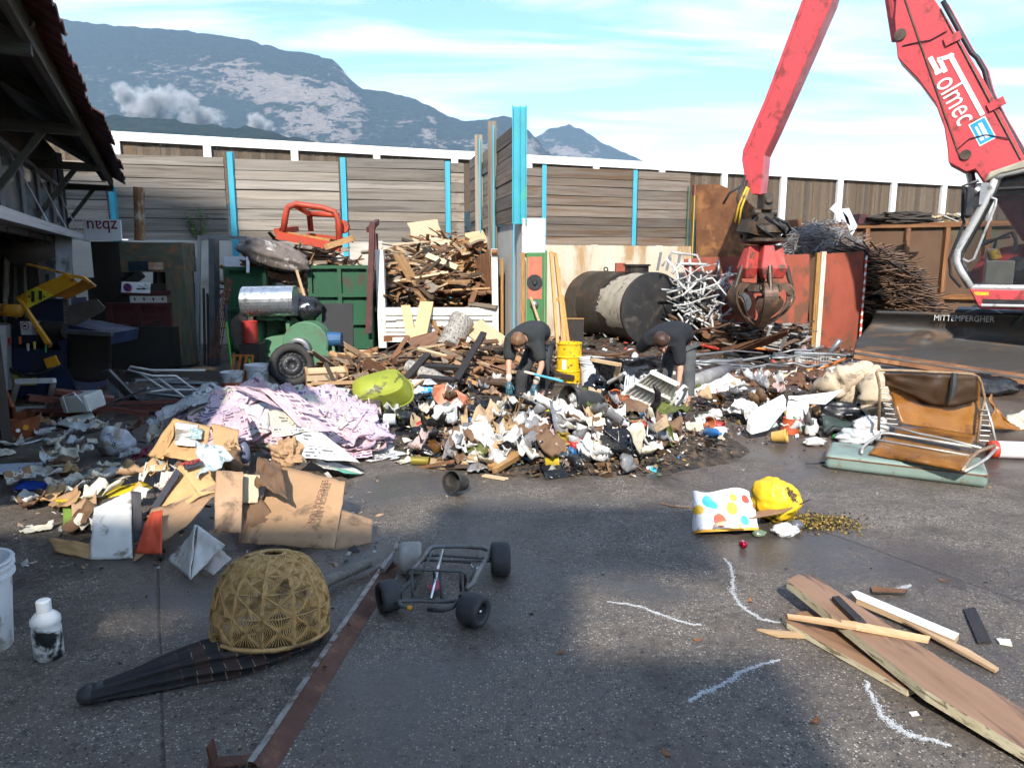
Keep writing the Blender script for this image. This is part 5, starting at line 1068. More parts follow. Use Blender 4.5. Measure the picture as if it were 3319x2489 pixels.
mb.add([p+V((.0,0,.004))for p in L_]+[p+V((-.026,.008,.002))for p in L_]+[p+V((-.034,.010,-.034))for p in L_],[(i,i+7,i+8,i+1)for i in range(6)]+[(i+7,i+14,i+15,i+8)for i in range(6)]);mb.build('grey_flange',ANGG,ai)
mb=MB();pe_=[G(u,v,h)+aiv for u,v,h in ((826,1232,.05),(842,1210,.07),(852,1192,.09),(857,1175,.11),(866,1160,.12))];mb.tube(pe_,[.018,.02,.012,.011,.014],6);mb.build('twisted_end',ANGG,ai)
mb=MB();mb.box(G(828,1230,.03)+aiv,(.05,.16,.004),(R(10),R(28),R(-35)));mb.build('bent_flap',ANG,ai)
mb=MB();q=G(505,1640,.02)+aiv;mb.box(q+V((.0,0,-.005)),(.17,.05,.006),(0,0,R(6)));mb.box(q+V((-.075,0,.03)),(.008,.05,.07),(0,R(-8),0));mb.build('hook_plate',ANG,ai)
for u,v in ((752,1350),(700,1440)):mb=MB();q=G(u,v,.03)+aiv;mb.cyl(q,q+V((.012,-.004,.012)),.008,None,7);mb.build('bolt',RUST,ai)
KG=M('scuffed dark tube',(.06,.062,.066),(.10,.10,.10),9,.5,.4,dirt=((.13,.06,.03),.18,16));KL=M('worn grey tube',(.20,.20,.19),(.13,.13,.125),10,.5,.4,dirt=((.15,.09,.05),.2,14));TYR=M('slick kart tyre',(.028,.028,.030),(.045,.045,.048),12,.7,bump=.15);TYG=M('dusty grey tyre',(.34,.32,.29),(.24,.225,.205),9,.8,bump=.15)
ka=thing('kart_chassis','stripped children\'s kart frame with four small slick wheels','kart',G(950,1290));ki=-ka.location
def kw(u,v,r,w,yaw,mat,hub):
 c=G(u,v)+ki+V((0,r*.35,r));T=Mx.Translation(c)@Mx.Rotation(R(yaw),4,'Z')@Mx.Rotation(R(90),4,'Y')
 mb=MB();mb.lathe([(r*.55,-w/2*.85),(r*.62,-w/2),(r*.86,-w/2),(r*.97,-w*.40),(r,-w*.25),(r*1.0,w*.25),(r*.97,w*.40),(r*.86,w/2),(r*.62,w/2),(r*.55,w/2*.85)],36,T);o=mb.build('wheel',mat,ka,smooth=True)
 mb=MB();mb.lathe([(r*.55,w*.42),(r*.52,w*.1),(r*.2,w*.02),(r*.16,w*.3),(0,w*.3)],24,T);mb.build('rim',TYR,o,smooth=True)
 if hub:mb=MB();mb.ball(T@V((0,0,w*.34)),r*.14,10,6);mb.build('axle_nut',CHROME,o,smooth=True)
 return c
c1=kw(886,1243,.092,.125,6,TYG,False);c2=kw(1081,1245,.095,.11,3,TYR,False);c3=kw(838,1323,.080,.10,28,TYR,False);c4=kw(1022,1355,.080,.115,-32,TYR,True)
kz=lambda z:(800+z[0]*.2009,1100+z[1]*.2009)
def ktube(nm,pts,r,h,mat):mb=MB();mb.tube([G(*kz(p),(h if not isinstance(h,list)else h[i]))+ki for i,p in enumerate(pts)],r,8);return mb.build(nm,mat,ka,smooth=True)
ktube('rear_hoop',[(410,700),(480,630),(570,520),(630,430),(680,400),(960,395),(1200,412),(1275,440),(1275,490),(1225,560),(1160,680),(1105,790),(1030,850)],.0135,.13,KL)
ktube('side_tube',[(430,690),(420,780),(330,880),(295,950),(320,1030),(380,1050),(460,1062)],.012,[.12,.10,.09,.08,.07,.06,.05],KG)
ktube('side_tube',[(1105,790),(1020,880),(950,980),(880,1050),(780,1085),(620,1075)],.012,[.12,.11,.09,.08,.06,.05],KG)
ktube('front_axle',[(200,1000),(330,985),(520,985),(760,990),(930,985),(1000,950),(1040,1030)],.010,.075,KG)
ktube('rear_axle',[(560,500),(720,495),(900,505),(1130,520),(1300,530)],.008,.10,KG)
ktube('rear_axle',[(450,545),(1300,560)],.007,.085,KG)
ktube('seat_rail',[(395,810),(395,670),(430,645),(690,655),(980,665),(1020,690),(1020,830)],.008,[.06,.17,.18,.18,.18,.17,.07],KG)
for x,y1,hx in ((445,950,.06),(682,800,.07),(752,960,.06),(965,890,.06)):ktube('seat_rail',[(x,650),(x+10,y1)],.007,[.18,hx],KG)
ktube('steering_column',[(778,440),(650,960)],.010,[.20,.09],CHROME)
ktube('axle_bracket',[(720,545),(760,552),(1070,572),(1100,630),(1150,640),(1180,590)],.007,[.07]*6,CHROME)
ktube('cross_tube',[(660,470),(480,850)],.007,[.14,.06],KG)
ktube('cross_tube',[(1130,620),(1070,790)],.007,[.14,.08],KG)
mb=MB();q=G(*kz((990,960)),.09)+ki;mb.box(q,(.035,.035,.06));mb.build('kingpin',DARK,ka)
mb=MB();mb.prism([G(*kz(p),.03)+ki for p in ((620,830),(700,790),(745,760),(750,850),(690,880),(640,870))],(0,0,.006));mb.build('red_tag',SRED,ka)
mb=MB();mb.cyl(G(*kz((400,1055)),.058)+ki,G(*kz((450,1062)),.055)+ki,.0125,None,8);mb.build('orange_sleeve',GYEL,ka)
bb=bucket('bucket','tall white ribbed bucket cut off by the left edge',G(-46,1400),.135,.165,.42,handle=False)
bt=thing('bottle','white bottle smeared with black standing on the near ground','bottle',G(107,1418));bt.scale=(1.42,1.42,1.40);BTM=M('white and black smeared plastic',(.66,.66,.64),(.60,.60,.58),6,.5,dirt=((.012,.012,.012),.40,11),bump=.2)
mb=MB();mb.lathe([(0,0),(.038,.0),(.042,.006),(.042,.10),(.039,.112),(.043,.120),(.042,.135),(.030,.150),(.020,.158)],28);mb.build('body',BTM,bt,smooth=True)
mb=MB();mb.lathe([(.021,.158),(.021,.192),(.017,.196),(0,.196)],20);mb.build('cap',LETW,bt)
PWD=M('white powder',(.62,.62,.62),(.40,.40,.40),60,.95,bump=.4)
def trail(label,px,w,k):
 mb=MB();pts=[G(u,v)for u,v in px];fine=[]
 for a,b in zip(pts,pts[1:]):
  for i in range(10):fine.append(a.lerp(b,i/10))
 fine.append(pts[-1]);n=len(fine);rr=random.Random(k)
 for i in range(n*36):
  f=rr.random()*(n-1);a=int(f);p=fine[a].lerp(fine[min(a+1,n-1)],f-a);d=(fine[min(a+1,n-1)]-fine[max(a-1,0)]).normalized();s_=V((-d.y,d.x,0));wi=w*(.45+.9*abs(fbm((f*.12,k,0),1.5)))*math.sin(math.pi*(f+.6)/(n+.2))**.4
  c=p+s_*(w*.8*fbm((f*.2,k,5),1))+s_*rr.gauss(0,wi*.68)*(1 if rr.random()<.9 else 2.6)+V((0,0,rr.uniform(.001,.005)));q=rr.uniform(.0012,.0042);an=rr.uniform(0,6.28);e=V((math.cos(an),math.sin(an),rr.uniform(-.2,.2)))*q;g=V((-e.y,e.x,0))*rr.uniform(.5,1)
  mb.add([c-e,c+g,c+e,c-g],[(0,1,2,3)])
 tag(one(mb,'powder_trail',label,'powder',PWD),None,None,'powder trails on the yard')
trail('white powder trail curving down towards the planks',[(1563,1206),(1578,1222),(1584,1250),(1580,1275),(1596,1305),(1622,1325),(1650,1340),(1685,1345)],.012,1)
trail('thin white powder trail left of the curving one',[(1312,1300),(1345,1304),(1380,1310),(1420,1325),(1455,1338),(1492,1349),(1515,1351)],.010,2)
trail('white powder trail in the shade at the bottom middle',[(1490,1517),(1510,1500),(1545,1487),(1580,1470),(1600,1452),(1640,1438),(1685,1425)],.012,3)
trail('broad white powder trail at the bottom right',[(1868,1470),(1882,1500),(1900,1540),(1935,1570),(1965,1590),(2010,1598),(2055,1612)],.017,4)
trail('short white powder smear behind the planks',[(1920,1278),(1945,1272),(1968,1264)],.02,5)
PLB=M('brown veneered plank',(.27,.155,.092),(.21,.118,.068),2.5,.55,st=(.7,4,4),dirt=((.055,.032,.022),.32,1.8),bump=.15);PLE=M('pale raw plank edge',(.55,.49,.34),(.43,.36,.22),5,.8,st=(1,6,6),dirt=((.16,.12,.07),.3,8));PLW=M('white painted plank',(.78,.76,.70),(.66,.63,.55),4,.55,dirt=((.35,.25,.15),.12,9));BLKW=M('charred black wood',(.016,.014,.014),(.03,.024,.022),6,.6,st=(1,6,6),bump=.3)
def slab(name,label,top,t,mat_top,mat_edge,cat='plank'):
 mb=MB();n=len(top);tv=[G(*p)for p in top];bv=[p-V((0,0,t))for p in tv]
 mb.cur=0;mb.add(tv,[tuple(range(n))]);mb.cur=1;mb.add(bv,[tuple(range(n))[::-1]])
 for i in range(n):mb.add([tv[i],bv[i],bv[(i+1)%n],tv[(i+1)%n]],[(0,1,2,3)])
 o=mb.build(name,[mat_top,mat_edge]);c=sum((p for p in bv),V())/n;e=max(((tv[(i+1)%n]-tv[i])for i in range(n)),key=lambda q:q.length);mm=frame(c,e,V((0,0,1)).cross(e));o.data.transform(mm.inverted());o.matrix_world=mm;tag(o,label,cat);return o
slab('plank','thick brown plank with pale raw edge on top of the plank pile',[(1722,1241,.13),(1752,1240,.13),(2060,1440,.085),(2300,1585,.06),(2300,1670,.06),(2000,1490,.09),(1700,1252,.135)],.045,PLB,PLE)
slab('plank','brown plank underneath with its black end towards us',[(1690,1330,.035),(1745,1318,.035),(1990,1440,.03),(2040,1465,.03),(1960,1490,.03),(1700,1345,.035)],.028,PLB,PLE)
slab('plank','white painted batten with nails behind the brown plank',[(1838,1278,.06),(1850,1275,.06),(2072,1368,.04),(2062,1382,.04),(1850,1292,.06)],.03,PLW,PALEW)
slab('lath','long raw lath along the white batten',[(1955,1340,.05),(2090,1400,.03),(2158,1442,.02),(2150,1448,.02),(2080,1410,.03)],.012,PALEW,PALEW,'lath')
slab('lath','pale lath crossing over both brown planks',[(1700,1325,.055),(1850,1342,.13),(2010,1374,.10),(2005,1384,.10),(1850,1356,.13),(1702,1332,.055)],.012,M('fresh pine',(.66,.42,.22),(.58,.35,.17),3,.6),PALEW,'lath')
slab('stick','black charred stick lying across the brown plank',[(1797,1288,.15),(1812,1286,.15),(1865,1336,.14),(1888,1364,.10),(1874,1368,.10),(1845,1335,.14)],.02,BLKW,BLKW,'stick')
slab('lath','short pale splinter left of the brown planks',[(1635,1357,.015),(1740,1365,.015),(1742,1375,.015),(1680,1372,.015)],.01,PALEW,PALEW,'lath')
slab('plank','brown plank running out at the bottom right corner',[(2040,1485,.02),(2090,1500,.02),(2300,1640,.02),(2260,1660,.02)],.016,PLB,PALEW)
slab('board','short black board lying alone at the right',[(2082,1315,.015),(2106,1310,.015),(2142,1384,.015),(2112,1386,.015)],.013,BLKW,BLKW,'board')
slab('chip','white chip beside the short black board',[(2152,1378,.012),(2182,1380,.012),(2187,1393,.012),(2160,1388,.012)],.008,PLW,PLW,'chip')
slab('chip','small white fleck on the ground between planks and powder',[(1963,1537,.006),(1980,1535,.006),(1986,1543,.006),(1970,1545,.006)],.004,PLW,PLW,'chip')
slab('bark','brown strip of bark behind the white batten',[(1880,1266,.02),(1960,1272,.02),(1955,1280,.02),(1885,1278,.02)],.01,M('bark',(.16,.07,.03),(.09,.04,.02),9,.8),BLKW,'bark')
for k,(u,v)in enumerate(((1506,1384),(1620,1300),(2035,1255),(1760,1560),(1440,1630),(1210,1410))):mb=MB();mb.grid(lambda a,b:V(((a-.5)*.05,(b-.5)*.022*(1-abs(2*a-1)**2*.8),.004+.012*(a-.5)**2*4)),6,4);one(mb,'dead_leaf','curled brown leaf lying on the near concrete','leaf',M('dead leaf',(.25,.10,.03),(.16,.06,.02),30,.7),G(u,v),(0,0,k*1.3),'leaves on the near concrete')
def blob(name,label,cat,loc,size,mat,seed=1,amp=.18,freq=2.0,rot=(0,0,0),nu=28,nv=18,group=None,flatb=True,smooth=True):
 mb=MB();s_=V(size)/2
 def k_(p):return 1+amp*fbm(p+V((seed*3.1,0,0)),freq)-amp*.55*abs(fbm(p+V((0,seed*2.7,0)),freq*2.3))
 mb.ball((0,0,0),s_,nu,nv,k_)
 if flatb:mb.v=[(x,y,max(z,-s_.z*.78))for x,y,z in mb.v]
 m=Euler(rot).to_matrix();vv=[m@V(p)for p in mb.v];z0=min(p.z for p in vv);mb.v=[(p.x,p.y,p.z-z0)for p in vv]
 return one(mb,name,label,cat,mat,loc,None,group,smooth=smooth)
bgm=NT('white bag with coloured dots')
def _dots():
 t=bgm;v=t.coords('Object',rnd=False);s_=t.N('ShaderNodeSeparateXYZ');t.l.new(v,s_.inputs[0]);cmb=t.N('ShaderNodeCombineXYZ');t.l.new(s_.outputs[0],cmb.inputs[0]);t.l.new(s_.outputs[2],cmb.inputs[1])
 col=(.80,.79,.80,1)
 for (x,z,r,c)in ((-.055,.055,.038,(.55,.09,.04,1)),(.085,.05,.028,(.06,.45,.72,1)),(-.10,.155,.034,(.06,.45,.72,1)),(-.075,.135,.026,(.06,.45,.72,1)),(.03,.115,.036,(.80,.42,.03,1)),(-.16,.115,.026,(.80,.48,.03,1)),(.12,.16,.026,(.62,.07,.04,1)),(.17,.12,.02,(.62,.09,.04,1)),(.05,.17,.024,(.80,.45,.03,1))):
  d=t.N('ShaderNodeVectorMath',operation='DISTANCE');t.l.new(cmb.outputs[0],d.inputs[0]);d.inputs[1].default_value=(x,z,0);col=t.mix(t.rng(d.outputs['Value'],r,r-.004),col,c)
 col=t.mix(t.rng(s_.outputs[2],.018,.012),col,(.72,.32,.02,1));n=t.noise(v,24,4)
 t.l.new(t.mix(t.rng(n,.58,.72,0,.6),col,(.10,.09,.07,1)),t.b.inputs['Base Color']);t.b.inputs['Roughness'].default_value=.5;t.bump(t.noise(v,9,3),.4,.02)
_dots()
bg=G(1570,1150)
bag=thing('shopping_bag','white shopping bag with coloured dots and orange hem beside the yellow sack','bag',bg,(R(-28),0,R(6)));bag.scale=(1.17,1.17,1.30)
mb=MB()
def bagf(a,b):
 th=2*math.pi*a;w=.185*(1-.08*b);d=.075*(1-.55*b);x=w*(abs(math.cos(th))**.5)*(1 if math.cos(th)>0 else -1);y=d*(abs(math.sin(th))**.6)*(1 if math.sin(th)>0 else -1)
 return V((x,y,.21*b))*(1+.05*fbm((x*9,y*9,b*2),1))+V((0,.015*fbm((x*14,0,b*3),1),.012*math.sin(x*20)*b))
mb.grid(bagf,48,14);mb.add([bagf(i/48,1.0)for i in range(48)],[tuple(range(48))]);mb.build('body',bgm.m,bag,smooth=True)
for sgn_,y in ((-1,-.085),):mb=MB();mb.grid(lambda a,b:V((-.02+.085*math.cos(math.pi*(1-a)),y-.075*math.sin(math.pi*a),.012+.018*b+.01*math.sin(a*6))),20,2);mb.build('handle',M('white and orange webbing',(.76,.70,.60),(.72,.36,.05),12,.7),bag,solid=.005)
mb=MB();dn=V((.55,-.62,.45)).normalized()
def sackk(p):return 1+.16*fbm(p+V((3,1,0)),.8)+.05*fbm(p,2.2)-.16*abs(fbm(p+V((1,5,2)),1.3))-.05*abs(fbm(p+V((4,1,2)),3.5))-.30*math.exp(-(p-dn).length_squared/.10)+.10*(abs(p.x)**3)
mb.ball((0,0,.14),(.165,.14,.165),56,40,sackk);mb.v=[(x,y,max(z,.004))for x,y,z in mb.v];ys_=thing('yellow_sack','crumpled yellow sack spilling dark compost','sack',G(1674,1122));mb.build('sack',M('yellow plastic sack',(.70,.45,.02),(.62,.38,.015),3,.38,dirt=((.10,.07,.02),.08,8),bump=.05),ys_,smooth=True)
mb=MB();rr=random.Random(3)
for i in range(420):
 q=dn+V((rr.gauss(0,.14),rr.gauss(0,.10),rr.gauss(0,.16)));q.normalize();k=sackk(q);p=V((q.x*.165*k,q.y*.14*k,.14+q.z*.165*k))*1.0+q*.004;s_=rr.uniform(.003,.008);mb.col=rr.choice(((.035,.026,.012,1),(.05,.036,.014,1),(.30,.19,.04,1),(.02,.016,.01,1)));mb.add([p+V((-s_,0,0)),p+V((s_,0,0)),p+V((0,0,s_*1.4)),p+q*s_],[(0,1,3),(1,2,3),(2,0,3)])
tag(mb.build('compost_smear',MV('mixed compost'),ys_),None,None,None,'stuff')
mb=MB();rr=random.Random(5);cc=G(1765,1130)
for i in range(2600):
 q=abs(rr.gauss(0,.62));a=rr.uniform(0,6.28);p=cc+V((.20*q*math.cos(a)*1.25,.15*q*math.sin(a),.06*max(0,1-q)*rr.random()+.004));s_=rr.uniform(.005,.013);mb.col=rr.choice(((.035,.026,.012,1),(.05,.036,.014,1),(.30,.19,.04,1),(.42,.27,.05,1),(.02,.016,.01,1),(.10,.085,.02,1)))
 d=V((rr.uniform(-1,1),rr.uniform(-1,1),rr.uniform(-.5,1))).normalized()*s_;e=d.cross(V((rr.random(),1,.3))).normalized()*s_*.7
 mb.add([p-d,p+e,p+d,p-e,p+V((0,0,s_*.8))],[(0,1,4),(1,2,4),(2,3,4),(3,0,4)])
o=mb.build('compost',MV('mixed compost'));tag(o,'dark compost with yellow bits spilled from the sack',None,None,'stuff')
blob('white_rag','crumpled white rag at the mouth of the yellow sack','rag',G(1695,1155),(.17,.12,.09),M('white cloth',(.74,.74,.73),(.6,.6,.6),9,.8,bump=.4),7,.35,2.2)
mb=MB();mb.ball((0,0,.04),(.045,.04,.035),18,12);one(mb,'grey_ball','dull grey plastic ball on the compost','ball',M('dark grey plastic',(.10,.10,.11),None,5,.4),G(1720,1146,.0),smooth=True)
xb=thing('bauble','red shiny christmas bauble in front of the dotted bag','bauble',G(1605,1184));mb=MB();mb.ball((0,0,.026),.026,20,12);mb.build('ball',M('red metallic glass',(.55,.02,.06),None,5,.12,.9),xb,smooth=True);mb=MB();mb.cyl((-.005,-.012,.046),(-.008,-.02,.056),.007,None,8);mb.build('cap',GREYM,xb)
slab('stick','flat brown splinter leaning on the dotted bag',[(1598,1112,.10),(1680,1096,.12),(1750,1078,.15),(1690,1106,.12),(1602,1122,.10)],.008,PLB,PLB,'stick')
blob('green_glass','greenish crumpled bottle between bag and rag','bottle',G(1640,1158),(.09,.07,.05),M('green tinted plastic',(.10,.14,.08),(.16,.20,.13),10,.2),3,.2,2)
mb=MB();mb.tube([G(u,v,.01)for u,v in ((1425,1086),(1460,1094),(1500,1095))],[.004,.006,.005],6);one(mb,'twig','thin twig on the ground left of the dotted bag','twig',PLB)
acg=M('weathered teal enamel',(.19,.25,.215),(.14,.19,.165),3,.45,dirt=((.15,.09,.05),.15,6));
a0,a1=G(1780,1013),G(2133,1057);ad=(a1-a0).normalized();an_=V((-ad.y,ad.x,0));AL_=(a1-a0).length
ac=thing('metal_case','teal enamelled metal case lying flat under the folding lounger','case',a0);mtx=frame((0,0,0),ad,an_)
mb=MB();mb.box((AL_/2,.26,.070),(AL_,.52,.139));o=mb.build('case',acg,ac);o.matrix_local=mtx;m_=o.modifiers.new('b','BEVEL');m_.width=.045;m_.segments=4
mb=MB();mb.box((AL_/2,.258,.106),(AL_+.004,.524,.010));o=mb.build('rusty_seam',RUST,ac);o.matrix_local=mtx
for r_ in range(3):
 for c_ in range(7):mb=MB();mb.box((.13+c_*.035,.30+r_*.055,.137),(.026,.014,.004));o=mb.build('vent_slot',SEATM,ac);o.matrix_local=mtx
mb=MB();mb.box((.235,.36,.1355),(.30,.20,.004));o=mb.build('vent_plate',M('case side enamel',(.17,.21,.17),(.12,.15,.12),5,.5),ac);o.matrix_local=mtx
lo=thing('folding_lounger','folding sun lounger with tan vinyl sheets and rusty tube frame','lounger',a0+V((0,0,.14)));li2=-lo.location
VIN=M('tan vinyl',(.25,.105,.018),(.16,.062,.012),3,.35,dirt=((.05,.025,.012),.22,3),bump=.1);VID=M('dark vinyl',(.040,.022,.012),(.06,.032,.015),3,.4,bump=.15);TUB=M('rusty lounger tube',(.34,.25,.16),(.22,.13,.07),12,.5,.4);TUS=M('pale lounger tube',(.48,.47,.44),(.36,.33,.28),12,.4,.5)
def lp_(u,v,Y):return P(u,v,Y)+li2
def lg(u,v,h):return G(u,v,h)+li2
def ltube(nm,pts,r,mat):mb=MB();mb.tube([lp_(*p)for p in pts],r,8);return mb.build(nm,mat,lo,smooth=True)
def gtube(nm,pts,r,mat):mb=MB();mb.tube([lg(*p)for p in pts],r,8);return mb.build(nm,mat,lo,smooth=True)
Yb=G(1900,935,.16).y+.08
ltube('back_frame',[(1898,930,Yb),(1901,840,Yb),(1896,815,Yb),(1893,806,Yb),(1897,800,Yb),(1940,800,Yb),(2060,806,Yb),(2098,808,Yb),(2112,814,Yb),(2119,826,Yb),(2127,860,Yb),(2119,900,Yb),(2111,957,Yb-.1)],.014,TUB)
mb=MB();mb.grid(lambda a,b:lp_(1908+38*b+(2118-1908-40*b)*a,806+8*a+(108+22*a)*b,Yb+.02+.10*math.sin(b*3.1)+.03*fbm((a*3,b*4,1),1)),24,16);mb.build('back_sheet',VIN,lo,smooth=True,solid=.004)
mb=MB();mb.grid(lambda a,b:lp_(1912+200*a,806+6*a+(44-16*math.cos(a*5)+14*a)*b,Yb-.02+.06*b+.03*fbm((a*6,b*3,2),1)),24,8);mb.build('torn_flap',VID,lo,smooth=True,solid=.004)
gtube('seat_frame',[(1861,979,.16),(1863,968,.18),(1874,957,.21),(1904,936,.24),(1922,936,.24),(2010,951,.24),(2100,966,.23)],.013,TUS)
gtube('seat_frame',[(1914,917,.26),(1985,937,.26),(2050,950,.25),(2120,968,.24)],.011,TUS);gtube('seat_frame',[(1884,948,.22),(1990,966,.22),(2094,984,.21)],.009,TUS)
gtube('hinge_arm',[(2078,1016,.16),(2092,995,.19),(2112,976,.22),(2148,962,.25)],.016,TUB);gtube('hinge_arm',[(2083,1018,.155),(2110,1004,.18),(2132,990,.20),(2151,970,.24)],.013,TUS)
ltube('side_stay',[(2127,868,Yb),(2142,915,Yb-.05),(2152,962,Yb-.15)],.012,TUS)
mb=MB();mb.grid(lambda a,b:lg(1876+196*a+34*b*(1-.1*a),982+36*a-(40-2*a)*b,.15+.055*math.sin(min(1,b*2.2)*1.57)+.012*fbm((a*5,b*3,8),1)),24,12);mb.build('seat_sheet',VIN,lo,smooth=True,solid=.004)
mb=MB();mb.grid(lambda a,b:lg(1930+168*a+12*b,934+28*a-22*b,.20-.02*b),16,6);mb.build('rear_sheet',VIN,lo,smooth=True,solid=.004)
for k in range(8):v=838+k*11;u=1901+(k*2.2);mb=MB();mb.tube([lp_(u,v,Yb-.01),lp_(u+16+k,v+2,Yb-.02)],.006,6);mb.build('spring',TUS,lo)
for k in range(7):v=885+k*11;mb=MB();mb.tube([lp_(2118-k,v,Yb-.01),lp_(2138+k,v+2,Yb-.06)],.006,6);mb.build('spring',TUS,lo)
mb=MB();mb.tube([lp_(2062,806,Yb-.02),lp_(2060,835,Yb-.04),lp_(2054,862,Yb-.05)],[.03,.035,.02],8);mb.build('black_knot',SEATM,lo)
mb=MB();T=Mx.Translation(G(2178,972,.075))@Mx.Rotation(R(-8),4,'Z')@Mx.Rotation(R(90),4,'Y');mb.lathe([(0,-.16),(.07,-.16),(.08,-.145),(.08,.25),(.07,.26)],24,T);jc=one(mb,'canister','white canister with red end cut off by the right edge','canister',M('white and pink plastic',(.76,.62,.62),(.78,.74,.73),2,.4),loc=(0,0,0),smooth=True)
mb=MB();mb.lathe([(0,-.165),(.072,-.164),(.083,-.14),(.083,-.10)],24,T);mb.build('red_end',M('translucent red',(.55,.06,.03),None,4,.3),jc,smooth=True)

# ---- heaps
def paper_mat(name,base,ink,rows=46,pic=False,amt=.85):
 t=NT(name);uv=t.N('ShaderNodeTexCoord').outputs['UV'];oi=t.N('ShaderNodeObjectInfo')
 s_=t.N('ShaderNodeSeparateXYZ');t.l.new(uv,s_.inputs[0]);x,y=s_.outputs[0],s_.outputs[1]
 def words(r,cols,thr):
  row=t.math('FLOOR',t.math('MULTIPLY',y,r));c=t.N('ShaderNodeCombineXYZ');t.l.new(t.math('MULTIPLY',x,cols),c.inputs[0]);t.l.new(t.math('MULTIPLY',row,3.7),c.inputs[1]);t.l.new(t.math('MULTIPLY',oi.outputs['Random'],50),c.inputs[2])
  n=t.noise(c.outputs[0],1.0,0);fr=t.math('FRACT',t.math('MULTIPLY',y,r));return t.math('MULTIPLY',t.math('GREATER_THAN',n,thr),t.math('LESS_THAN',fr,.62))
 colgap=t.math('GREATER_THAN',t.math('FRACT',t.math('MULTIPLY',x,4.0)),.07)
 c2=t.N('ShaderNodeCombineXYZ');t.l.new(t.math('FLOOR',t.math('MULTIPLY',x,4.0)),c2.inputs[0]);t.l.new(t.math('FLOOR',t.math('MULTIPLY',y,5.0)),c2.inputs[1]);t.l.new(t.math('MULTIPLY',oi.outputs['Random'],31),c2.inputs[2])
 wn_=t.N('ShaderNodeTexWhiteNoise');t.l.new(c2.outputs[0],wn_.inputs[0]);blk=wn_.outputs[0]
 body=t.math('MULTIPLY',t.math('MULTIPLY',words(rows,60,.42),colgap),t.math('LESS_THAN',blk,.74))
 head=t.math('MULTIPLY',words(9,13,.46),t.math('GREATER_THAN',blk,.74))
 inkf=t.math('MAXIMUM',t.math('MULTIPLY',body,.55),head)
 v=t.coords('Object');nz=t.noise(v,5,4)
 col=t.mix(t.rng(nz,.35,.7),base,tuple(q*.82 for q in base[:3])+(1,));col=t.mix(t.math('MULTIPLY',inkf,amt),col,ink)
 if pic:col=t.mix(t.math('GREATER_THAN',blk,.93),col,(.30,.18,.10,1))
 col=t.mix(t.rng(t.noise(v,11,4),.62,.75,0,.5),col,(.16,.12,.08,1))
 t.l.new(col,t.b.inputs['Base Color']);t.b.inputs['Roughness'].default_value=.9;t.b.inputs['Specular IOR Level'].default_value=.2
 t.bump(t.noise(v,16,3),.35,.01)
 return t.m
NP=[paper_mat('pink newsprint',(.66,.46,.48,1),(.07,.05,.10,1)),paper_mat('lilac newsprint',(.60,.47,.54,1),(.06,.05,.12,1),38),paper_mat('grey newsprint',(.56,.57,.56,1),(.08,.08,.09,1)),paper_mat('cream newsprint',(.66,.60,.50,1),(.09,.08,.07,1),40,True)]
CARD=M('brown cardboard',(.39,.245,.14),(.31,.19,.105),2.5,.85,dirt=((.15,.095,.06),.26,4),rnd=.14,bump=.25);CARDO=M('orange-brown cardboard',(.52,.32,.145),(.44,.26,.115),4,.85,dirt=((.15,.085,.04),.18,5));CARDW=M('grey-white cardboard',(.62,.60,.56),(.52,.50,.46),4,.85,dirt=((.20,.17,.13),.18,6));WETC=M('wet dark cardboard',(.11,.062,.033),(.16,.092,.05),6,.7,bump=.3)
def quad(name,label,cat,px,mat,crump=.012,t=.006,n=(14,12),seed=1,group=None,parent=None,freq=3.0,inv=V((0,0,0)),sag=0.0):
 A,B,Cq,D=[G(*p)for p in px];mb=MB();nrm=(B-A).cross(D-A).normalized()
 def f(a,b):
  p=A.lerp(B,a).lerp(D.lerp(Cq,a),b);k=fbm(p+V((seed*5.3,0,0)),freq,4);e=fbm((a*3,b*3,seed),1.2)
  edge=1+.035*fbm((a*8,b*8,seed+9),1)
  p=p+nrm*(k*crump+e*crump*.8)+(p-(A+Cq)/2)*(edge-1)-V((0,0,sag*math.sin(math.pi*a)*math.sin(math.pi*b)))
  p.z=max(p.z,heap(p.x,p.y)*.92+.006);return p+inv
 mb.grid(f,*n)
 if parent:return mb.build(name,mat,parent,solid=t,smooth=True)
 return one(mb,name,label,cat,mat,group=group,solid=t,smooth=True)
def drape(name,label,cat,c,w,h,yaw,mat,lift=.01,crump=.03,curl=.03,seed=1,group=None,n=(12,9),t=.003,tl=(0,0)):
 mb=MB();ca,sa=math.cos(yaw),math.sin(yaw)
 def f(a,b):
  x,y=(a-.5)*w,(b-.5)*h;x+=.06*w*fbm((a*2,b*2,seed+3),1);y+=.06*h*fbm((a*2,b*2,seed+7),1)
  X,Y=c.x+x*ca-y*sa,c.y+x*sa+y*ca
  z=heap(X,Y)*1.06+lift+abs(fbm((X*3,Y*3,seed),1.3))*crump+curl*(max(abs(a-.5),abs(b-.5))*2)**5*(.5+fbm((a*2,b*2,seed),.8))
  return V((X,Y,max(z+tl[0]*x+tl[1]*y,heap(X,Y)*.9+.003)))
 mb.grid(f,*n);return one(mb,name,label,cat,mat,group=group,solid=t,smooth=True)
for k in range(105):
 u,v=U(400,810),U(872,985)
 if v<838+abs(u-585)*.36:continue
 if u<470 and v>930:continue
 p=H(u,v);pink=U(0,1)<.68
 zn=third(p,400,810)+(', upper edge' if v<905 else (', middle' if v<945 else ', lower edge'))
 drape('newspaper',('pink' if pink else 'white')+' newspaper sheet in the loose paper heap, '+zn,'newspaper',p,U(.30,.46),U(.24,.34),U(-.9,.9),NP[RND.choice((0,0,1))]if pink else NP[RND.choice((2,3))],.012+k*.0013,.045,.06,k,('pink' if pink else 'white')+' sheets of the newspaper heap, '+zn)
